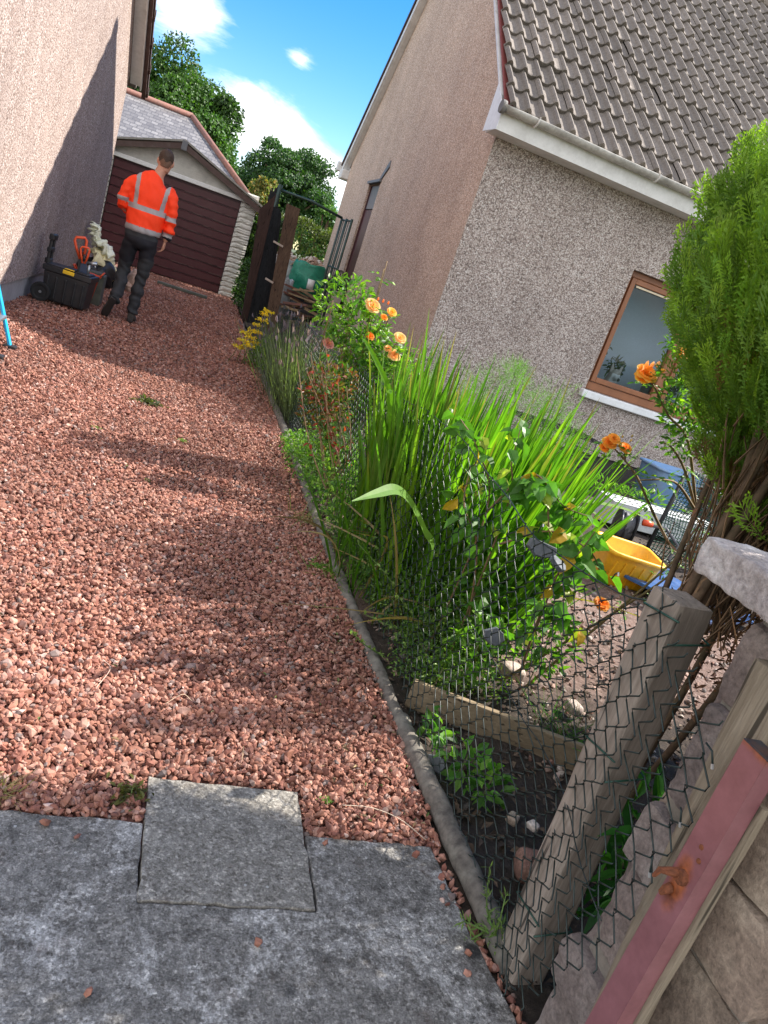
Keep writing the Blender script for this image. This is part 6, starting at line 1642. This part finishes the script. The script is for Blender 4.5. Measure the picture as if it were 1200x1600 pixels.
# bush A beside the house gable
Y1 = 4.4
A_ = [(582, 478, .062, PE), (612, 488, .04, OR), (600, 496, .03, OR), (625, 528, .05, PE), (578, 525, .035, (.85, .33, .03)), (615, 555, .055, PE), (606, 545, .035, PE), (513, 537, .045, PK)]
bl = [(aty(x, y, Y1-.15), VC(aty(x, y, Y1)), r*.84, c) for x, y, r, c in A_]
rg = np.random.default_rng(3)
st = [[(1.15+rg.normal()*.06, Y1+rg.normal()*.06, 0), ((1.15+b_[0][0])/2+rg.normal()*.04, Y1+.05, b_[0][2]*.55), b_[0]] for b_ in bl]
for (x, y) in ((605, 408), (600, 420), (540, 455), (520, 470), (560, 445), (525, 500), (545, 500), (655, 545), (660, 560), (495, 580), (560, 600), (520, 610), (640, 560)):
    e = aty(x, y, Y1+rg.normal()*.12); st.append([(1.15+rg.normal()*.08, Y1+rg.normal()*.06, 0), ((1.15+e[0])/2+rg.normal()*.05, Y1, e[2]*.6), e])
bd = [(aty(590+8*k, 470+3*k, Y1-.1), (0, 0, 1), .011, (.8, .3, .08)) for k in range(3)]
cs = np.array([aty(560, 520, Y1), aty(590, 560, Y1), aty(540, 480, Y1), aty(570, 600, Y1), aty(620, 600, Y1)])
rosebush('rose_bush', 'rose bush with peach blooms in front of the gable wall, beyond the sword leaves', st, bl, bd, 16, (.022, .042), (.07, .19, .025), (.26, .42, .04), 5,
         cloud=(cs, np.full((5, 3), .19), 2300, (.028, .055), (.07, .18, .025), .4, (.25, .4, .04)))
# bush B in front of the window, near the camera
Y2 = 2.1
B_ = [(1010, 584, .037, OR), (1003, 590, .026, OR), (1073, 556, .036, OR), (1076, 568, .030, PK), (952, 692, .026, (.9, .46, .06)), (960, 686, .022, OR), (977, 700, .023, (.9, .46, .06)), (944, 700, .018, (.9, .46, .06))]
bl = [(aty(x, y, Y2), VC(aty(x, y, Y2)), r*1.08, c) for x, y, r, c in B_]
st = [[aty(1088, 800, 2.2), aty(1075, 690, 2.15), aty(1045, 650, 2.12), aty(1025, 610, 2.1), bl[0][0]],
      [aty(1092, 690, 2.25), aty(1092, 620, 2.2), bl[2][0]],
      [aty(1045, 850, 2.25), aty(1020, 800, 2.15), aty(995, 745, 2.1), aty(975, 718, 2.1), bl[4][0]], [aty(975, 718, 2.1), aty(978, 708, 2.1), bl[6][0]],
      [aty(1088, 800, 2.2), aty(1070, 735, 2.15), aty(1050, 700, 2.1), aty(1032, 690, 2.1)],
      [aty(1088, 800, 2.2), aty(1062, 760, 2.1), aty(1040, 750, 2.05), aty(1000, 750, 2.05)],
      [(1.62, 2.3, 0), aty(1070, 860, 2.25), aty(1088, 800, 2.2)], [(1.5, 2.3, 0), aty(1045, 900, 2.28), aty(1045, 850, 2.25)]]
bd = [(aty(1001, 578, Y2), (-.3, 0, 1), .010, OR), (aty(1009, 573, Y2), (0, 0, 1), .010, PE), (aty(1017, 574, Y2), (.1, 0, 1), .010, PE), (aty(1025, 573, Y2), (.3, 0, 1), .011, PE), (aty(1030, 580, Y2), (.9, 0, .4), .012, OR),
      (aty(972, 684, Y2), (0, 0, 1), .005, (.5, .4, .1)), (aty(985, 690, Y2), (.1, 0, 1), .005, (.5, .4, .1)), (aty(987, 683, Y2), (.1, 0, 1), .005, (.5, .4, .1))]
cs = np.array([aty(1065, 650, 2.15), aty(1072, 690, 2.15), aty(1050, 620, 2.1), aty(1065, 530, 2.15), aty(1085, 580, 2.2)])
rosebush('rose_bush', 'rose bush with orange blooms on long stems in front of the brown window', st, bl, bd, 9, (.016, .030), (.075, .2, .025), (.26, .4, .04), 9,
         cloud=(cs, np.array([[.065]*3, [.065]*3, [.05]*3, [.05]*3, [.055]*3]), 620, (.018, .032), (.06, .16, .022), .35, (.25, .4, .04)))
# red-leaved shrub
rs_ = thing('red_leaf_shrub', 'shrub with dark red young leaves and bare twigs between the lavender and the rose', 'shrub')
lf = MB(); g = MB(); rg = np.random.default_rng(6)
for k in range(22):
    e = aty(505+rg.normal()*22, 590+rg.normal()*34, 3.9+rg.normal()*.15); s = np.array([1.1+rg.normal()*.05, 3.9+rg.normal()*.05, 0])
    Q, _ = smoothpath([s, (s+e)/2+rg.normal(0, .03, 3), e], [(.003,.003)]*3, 12); g.tube(Q, np.linspace(.005, .0018, len(Q)), 5, col=(.3, .2, .12))
    n = 14; t_ = rg.uniform(.45, 1, n); i_ = (t_*(len(Q)-1)).astype(int); red = rg.random((n, 1)) < (.38 if e[2] > .66 else .06)
    scatter(lf, tmpl_leaf(.6), Q[i_], rg.normal(size=(n, 3)), rg.normal(size=(n, 3))*.5+[0, 0, 1], rg.uniform(.02, .045, n), np.where(red, [.34, .045, .035], [.06, .13, .025])*rg.uniform(.6, 1.3, (n, 1)))
leafcloud(lf, [aty(505, 600, 3.9), aty(520, 640, 3.9), aty(495, 640, 3.9), aty(530, 600, 3.95)], [(.10, .12, .12)]*4, 700, (.02, .04), (.055, .12, .022), .4, (.28, .05, .035))
g.build('twigs', M['stem'], rs_); lf.build('leaves', M['leaf'], rs_)
# lavender
lv = thing('lavender', 'grey green lavender bush with faded purple flower spikes by the edging rail', 'lavender')
rg = np.random.default_rng(14); mb = MB(); fl = MB(); n = 2000
B = np.stack([1.17+rg.normal(0, .10, n), 6.5+rg.uniform(-.75, .8, n), np.full(n, .0)], 1); D = np.stack([(B[:, 0]-1.15)*2.0+rg.normal(0, .17, n), (B[:, 1]-6.6)*.45+rg.normal(0, .2, n), np.ones(n)], 1)
Ln = rg.uniform(.45, .78, n); bend = rg.normal(0, .05, (n, 3)); C = np.array([.12, .155, .085])*rg.uniform(.5, 1.3, (n, 1))
blades(mb, B, D, Ln, rg.uniform(.004, .009, n), bend, 4, .2, C); Dn = D/np.linalg.norm(D, axis=1)[:, None]; tips = B+Dn*Ln[:, None]+bend
k = rg.random(n) < .28; scatter(fl, tmpl_leaf(.35, .3, 0), tips[k]-Dn[k]*.03, Dn[k], rg.normal(size=(k.sum(), 3)), rg.uniform(.035, .07, k.sum()), np.array([.16, .14, .17])*rg.uniform(.6, 1.4, (k.sum(), 1)))
n = 6000; t_ = rg.uniform(.1, .65, n); i_ = rg.integers(0, len(B), n); scatter(mb, tmpl_dia(.14, .05), B[i_]+Dn[i_]*(Ln[i_]*t_)[:, None], rg.normal(size=(n, 3))+[0, 0, 1.2], rg.normal(size=(n, 3)), rg.uniform(.02, .045, n), np.array([.10, .15, .07])*rg.uniform(.5, 1.4, (n, 1)))
mb.build('leaves', M['leaf'], lv); fl.build('flower_spikes', M['petal'], lv, kind='stuff')
# yellow flowers
yf = thing('yellow_flowers', 'low plant with flat yellow flower heads at the far edge of the gravel', 'flowers')
mb = MB(); fl = MB(); rg = np.random.default_rng(15)
for (px, py) in ((372, 541), (384, 520), (396, 517), (402, 508), (391, 527), (410, 500), (415, 492), (420, 487), (380, 532), (405, 520), (388, 540), (397, 535)):
    c = aty(px, py, 8.0+rg.normal()*.12); s = np.array([c[0]+rg.normal()*.06, c[1]+.1, 0]); mb.tube([s, (s+c)/2+[.01, 0, 0], c], .004, 4, col=(.1, .16, .04))
    n = 80; q = rg.normal(0, 1, (n, 3)).clip(-1.6, 1.6)*[.034, .034, .009]; fl = MB(); fl.lathe([(0, -.012), (.05, -.004), (.045, .004), (0, .006)], c, 10, col=(.6, .5, .03)); scatter(fl, tmpl_dia(.8, .1), c+q, rg.normal(size=(n, 3)), rg.normal(size=(n, 3))*.4+[0, 0, 1], rg.uniform(.014, .026, n), np.array([.92, .78, .03])*rg.uniform(.7, 1.2, (n, 1))); fl.build('flower_head', M['petal'], yf)
cs = np.array([(.90, 8.0, .10), (.97, 8.3, .16), (1.02, 8.1, .24)]); leafcloud(mb, cs, [(.12, .2, .13)]*3, 800, (.03, .06), (.08, .17, .03), .3, (.25, .36, .06))
mb.build('leaves', M['leaf'], yf)
# low foliage along the rail
def lowplant(label, cs, rs, n, size, base, hue, sprigs=(), name='low_plant', cat='plant', tm=None, seed=1):
    t = thing(name, label, cat); mb = MB(); rg = np.random.default_rng(seed)
    leafcloud(mb, cs, rs, n, size, base, .35, hue, tm=tm, shell=.25)
    st_ = MB()
    for (a, b_) in sprigs:
        a, b_ = np.array(a, float), np.array(b_, float); Q, _ = smoothpath([a, (a+b_)/2+rg.normal(0, .02, 3), b_], [(.002,.002)]*3, 10); st_.tube(Q, np.linspace(.003, .0012, len(Q)), 4, col=(.12, .2, .05))
        m_ = 26; i_ = rg.integers(1, len(Q), m_); scatter(mb, tm or tmpl_leaf(.6), Q[i_], rg.normal(size=(m_, 3))+[0, 0, .4], rg.normal(size=(m_, 3))*.5+[0, 0, 1], rg.uniform(size[0], size[1], m_), np.array(hue)*rg.uniform(.6, 1.1, (m_, 1)))
    mb.build('leaves', M['leaf'], t)
    if sprigs: st_.build('stems', M['stem'], t)
    else:
        for c_, r_ in zip(cs, rs): st_ = MB(); st_.tube([(c_[0], c_[1], -.02), (c_[0]+.01, c_[1], c_[2]+r_[2]*.5)], .003, 4, col=(.15, .16, .07)); st_.build('stem', M['stem'], t)
    return t
g1, g2 = (.065, .17, .025), (.24, .40, .06)
lowplant('bushy low shrub with small leaves spilling over the edging rail beside the sword leaves', [(1.02, 4.5, .12), (1.05, 4.0, .16), (1.1, 3.6, .18), (.98, 4.9, .06), (1.12, 4.3, .25)], [(.20, .34, .20), (.19, .3, .22), (.16, .26, .22), (.14, .3, .10), (.15, .25, .22)], 6000, (.016, .036), g1, g2,
         [((1.05, 4.3, .2), aty(468, 650, 4.3)), ((1.05, 4.2, .2), aty(490, 690, 4.1)), ((1.0, 3.8, .1), aty(530, 665, 3.9)), ((1.0, 4.8, .05), aty(445, 700, 4.9)), ((1.03, 4.0, .15), aty(510, 720, 3.7))], seed=2)
lowplant('small leaved weeds and dry stalks between the sword leaves and the second round rail', [(1.1, 2.75, .10), (1.12, 2.5, .14), (1.2, 2.3, .12), (1.05, 3.1, .08), (1.3, 2.45, .2), (1.06, 2.25, .08), (1.14, 2.12, .09), (1.28, 2.2, .14), (1.04, 2.9, .2), (1.0, 3.3, .1)], [(.10, .2, .15), (.12, .18, .16), (.15, .18, .14), (.09, .24, .12), (.13, .14, .2), (.07, .14, .10), (.1, .1, .09), (.12, .12, .14), (.1, .2, .18), (.1, .25, .12)], 6500, (.010, .022), (.06, .15, .03), (.25, .36, .09),
         [((1.1, 2.6, .1), aty(560, 850, 2.55)), ((1.1, 2.4, .1), aty(570, 960, 2.3)), ((1.2, 2.4, .1), aty(660, 900, 2.25)), ((1.15, 2.3, .05), aty(620, 930, 2.3)), ((1.0, 2.3, .02), aty(548, 985, 2.25)), ((1.2, 2.2, .05), aty(700, 960, 2.1))], seed=3)
lowplant('straggly bright weeds behind the wire mesh above the edging board', [(1.25, 2.25, .05), (1.38, 2.2, .05), (1.15, 2.15, .06), (1.5, 2.5, .06), (1.7, 2.9, .05)], [(.14, .12, .07), (.1, .1, .06), (.1, .08, .08), (.1, .12, .05), (.14, .12, .05)], 900, (.012, .03), (.10, .22, .03), (.36, .5, .08), seed=4)
lowplant('leafy weed with broad leaves growing beside the dark slate piece and round rail', [(1.10, 1.70, .05), (1.14, 1.60, .06), (1.06, 1.85, .05)], [(.06, .07, .05), (.06, .06, .06), (.05, .07, .05)], 110, (.035, .065), (.07, .2, .03), (.2, .36, .06), seed=5)
lowplant('feathery weed sprig growing at the end of the nearest rail by the post foot', [(.985, 1.12, .03)], [(.025, .04, .03)], 90, (.012, .03), (.09, .19, .04), (.2, .3, .08),
         [((.985, 1.12, .02), aty(765, 1355, 1.12)), ((.985, 1.12, .02), aty(722, 1440, 1.14)), ((.985, 1.12, .02), aty(790, 1400, 1.10)), ((.98, 1.14, .02), aty(740, 1480, 1.12))], tm=tmpl_dia(.22, .05), seed=6)
lowplant('thick green leaves sprouting between the grey post and the stone wall', [(1.22, 1.12, .30), (1.15, 1.0, .35)], [(.06, .08, .2), (.03, .05, .2)], 60, (.06, .14), (.03, .14, .03), (.1, .3, .05), tm=tmpl_leaf(.22), seed=7)
lowplant('dense undergrowth of shaded leaves under the climbing plant behind the mesh', [(1.3, 2.35, .3), (1.45, 2.5, .45), (1.2, 2.6, .35), (1.55, 2.2, .25), (1.7, 2.6, .4), (1.25, 2.15, .2), (1.35, 2.75, .55)], [(.14, .14, .2), (.16, .16, .2), (.1, .14, .22), (.12, .12, .14), (.16, .14, .16), (.1, .1, .14), (.14, .12, .2)], 1700, (.025, .055), (.055, .15, .022), (.24, .42, .05), seed=8)
lowplant('garden plants with pale leaves between the metal tray and the house wall', [(4.0, 5.9, .15), (4.35, 5.95, .14), (4.7, 6.0, .15)], [(.2, .10, .10)]*3, 220, (.05, .10), (.08, .2, .04), (.25, .4, .1), tm=tmpl_leaf(.28), seed=9)
# indoor plants behind the glass
lowplant('indoor plant with dark leaves on the sill behind the left pane', [(4.60, YF+.62, 1.22), (4.72, YF+.65, 1.38), (4.98, YF+.6, 1.20), (4.52, YF+.6, 1.12)], [(.13, .1, .15), (.10, .08, .14), (.11, .08, .12), (.08, .06, .12)], 700, (.04, .08), (.05, .10, .04), (.12, .2, .06), seed=10, name='house_plant')
lowplant('indoor plant on the sill behind the right pane', [(5.75, YF+.6, 1.12), (5.9, YF+.6, 1.28)], [(.12, .1, .14), (.1, .08, .12)], 260, (.04, .08), (.05, .10, .04), (.12, .2, .06), seed=11, name='house_plant')
g = MB(); g.box((5.42, YF+.40, WZ0+.021), (5.66, YF+.6, 1.27)); g.box((5.38, YF+.37, 1.27), (5.72, YF+.63, 1.32)); o = g.build('lantern', M['lead'], None, bevel=.01); tag(o, 'dark lantern on the sill behind the right pane', 'lantern')
# climber on the fence
cl = thing('climbing_plant', 'climbing plant with broad heart shaped leaves along the fence top towards the yellow tub', 'climber')
lf = MB(); g = MB(); rg = np.random.default_rng(44)
paths = [[(1.2, 2.4, 0), aty(760, 800, 2.35), aty(745, 700, 2.35), aty(720, 655, 2.4)], [(1.25, 2.3, 0), aty(790, 800, 2.3), aty(800, 720, 2.3), aty(815, 665, 2.35)],
         [aty(760, 800, 2.3), aty(830, 740, 2.25), aty(880, 790, 2.2), aty(930, 810, 2.2)], [aty(780, 850, 2.2), aty(860, 830, 2.15), aty(920, 860, 2.1), aty(940, 900, 2.1)],
         [(1.5, 2.2, .1), aty(870, 900, 2.1), aty(900, 870, 2.05), aty(930, 830, 2.05)], [aty(800, 760, 2.3), aty(850, 770, 2.2), aty(860, 840, 2.15), aty(885, 930, 2.1)], [(1.3, 2.3, .1), aty(745, 860, 2.2), aty(725, 790, 2.2), aty(735, 730, 2.25)],
         [(1.5, 2.2, .1), aty(850, 950, 2.0), aty(880, 960, 2.0), aty(905, 985, 1.95)]]
for P in paths:
    Q, _ = smoothpath(P, [(.002,.002)]*len(P), 24); g.tube(Q, np.linspace(.0045, .0018, len(Q)), 5, col=(.2, .12, .07))
    n = 32; i_ = rg.integers(3, len(Q), n); d = rg.normal(size=(n, 3)); d[:, 2] = -.2-.4*np.abs(d[:, 2]); B = Q[i_]+rg.normal(0, .016, (n, 3))
    C = np.array([.10, .25, .035])*rg.uniform(.6, 1.3, (n, 1)); tt = (rg.random((n, 1)) < .09); C = np.where(tt, np.array([.40, .46, .05])*rg.uniform(.8, 1.2, (n, 1)), C); C = np.where(rg.random((n, 1)) < .05, [.55, .33, .03], C)
    scatter(lf, tmpl_leaf(.78, .13, .25), B, d, rg.normal(size=(n, 3))*.7+[.1, -.6, .7], rg.uniform(.042, .085, n), C)
g.build('stems', M['stem'], cl); lf.build('leaves', M['leaf'], cl)
b_ = MB(); c = aty(940, 944, 2.25); rose_bloom(b_, c, VC(c), .035, (.88, .42, .05), 900); o = b_.build('fallen_bloom', M['petal'], None, smooth=True); tag(o, 'single orange rose bloom low in front of the yellow tub', 'bloom')
# fennel
fe = thing('fennel', 'feathery lime green plant behind the sword leaves against the roughcast wall', 'plant')
mb = MB(); rg = np.random.default_rng(46)
for (px, py, y, rad, n) in ((805, 583, 3.9, .08, 500), (790, 600, 3.9, .16, 700), (840, 640, 3.9, .18, 800), (885, 690, 3.8, .15, 700), (855, 790, 3.4, .12, 1200), (740, 610, 4.0, .14, 500), (870, 630, 3.9, .15, 400)):
    c = aty(px, py, y); u = rdir(n)*rad*rg.random((n, 1))**.5; mb.tube([(c[0]+.05, c[1], 0), c], [.006, .002], 5, col=(.16, .26, .05))
    blades(mb, c+u, u+rg.normal(0, .04, (n, 3))+[0, 0, .05], rg.uniform(.02, .06, n), np.full(n, .0016), rg.normal(0, .006, (n, 3)), 2, .1, np.array([.12, .26, .03])*rg.uniform(.7, 1.3, (n, 1)))
mb.build('fronds', M['leaf'], fe)
# little weeds in the gravel
for k, (px, py, r_, lab) in enumerate(((285, 688, .035, 'tiny bright weed in the middle of the gravel'), (232, 750, .025, 'single weed sprout in the gravel, left of the middle'), (232, 628, .10, 'flat grey green weed patch in the far gravel'), (370, 415*1.0+0, .0, ''), (152, 668, .03, 'small weed in the sunny far gravel'), (500, 885, .06, 'weed clump against the second round rail'), (448, 640, .05, 'pale weed at the edge of the gravel by the fourth rail'), (205, 1240, .05, 'moss and dry weeds at the far left corner of the grey slab'), (508, 1250, .018, 'tiny weed at the right corner of the grey slab'), (105, 474, .05, 'small weed at the wheel of the tool box'))):
    if r_ == 0: continue
    c = atz(px, py, 0.01); t = thing('weed', lab, 'weed', 'small weeds in the gravel'); mb = MB(); n = int(40+900*r_)
    B = c+rg.normal(0, r_*.4, (n, 3))*[1, 1, 0]; B[:, 2] = .0
    if k in (7,): C = np.array([.12, .12, .03])
    elif k == 2: C = np.array([.08, .09, .04])
    else: C = np.array([.14, .26, .04])
    scatter(mb, tmpl_leaf(.5), B+[0, 0, .008], rg.normal(size=(n, 3))*[1, 1, .3]+[0, 0, .35], rg.normal(size=(n, 3))*.3+[0, 0, 1], rg.uniform(.2, .5, n)*max(r_, .03), C*rg.uniform(.5, 1.4, (n, 1)))
    mb.build('leaves', M['leaf'], t); g = MB(); g.tube([c-[0, 0, .01], c+[0, 0, r_*.3]], .0015, 4, col=(.12, .18, .05)); g.build('stem', M['stem'], t)
# grass tufts beside the rails, dry straws on the gravel
def tuft(label, c, n, ln, spread_, col, flat=.0, seed=1, grp='grass tufts at the gravel edge'):
    rg = np.random.default_rng(seed); mb = MB(); B = np.array(c)+rg.normal(0, spread_, (n, 3))*[1, 1, 0]; D = rg.normal(0, .5+flat, (n, 3)); D[:, 2] = np.abs(D[:, 2])*(1-flat*.6)+.4*(1-flat)
    blades(mb, B, D, rg.uniform(.5, 1, n)*ln, np.full(n, .0028), rg.normal(0, .3, (n, 3))*ln*.4, 5, .2, np.array(col)*rg.uniform(.6, 1.3, (n, 1))); o = mb.build('grass_tuft', M['blade'], None); tag(o, label, 'grass', grp); return o
tuft('dry grass tuft at the very left edge of the concrete', atz(2, 1240, .0), 40, .09, .012, (.3, .25, .12), .7, 2)
tuft('green grass tuft leaning over the second round rail below the sword leaves', (.93, 2.95, 0), 55, .16, .05, (.14, .24, .04), .3, 3)
tuft('sparse grass tuft by the third round rail in the shaded gravel', (.88, 3.6, 0), 40, .16, .07, (.16, .22, .06), .4, 4)
tuft('long grass tuft in the soil on the far side of the edging board', (1.62, 2.0, 0), 60, .26, .05, (.06, .17, .03), .1, 5)
tuft('grass tuft in the dark soil behind the middle of the thick grey post', (1.5, 1.35, .0), 50, .35, .04, (.05, .16, .03), .0, 6)
def straw(label, pts, r, col, seed):
    mb = MB(); Q, _ = smoothpath(pts, [(r, r)]*len(pts), 24); mb.tube(Q, r, 5, col=col); o = mb.build('straw', M['stem'], None, smooth=True); tag(o, label, 'straw', 'dry straws on the gravel')
straw('long curved pale straw on the red gravel by the nearest rail', [atz(535, 1258, .02), atz(580, 1262, .03), atz(625, 1280, .025), atz(665, 1312, .02)], .0011, (.55, .45, .35), 1)
straw('short curled straw on the sunny gravel', [atz(258, 1100, .02), atz(285, 1085, .028), atz(300, 1095, .02)], .0012, (.5, .36, .25), 2)
straw('thin pale straw at the left in the sunny gravel', [atz(150, 1075, .02), atz(172, 1045, .03), atz(160, 1030, .02)], .0011, (.6, .42, .34), 3)
straw('dry straw lying in the far shaded gravel', [atz(395, 925, .02), atz(425, 940, .03), atz(440, 955, .02)], .0012, (.3, .2, .15), 4)
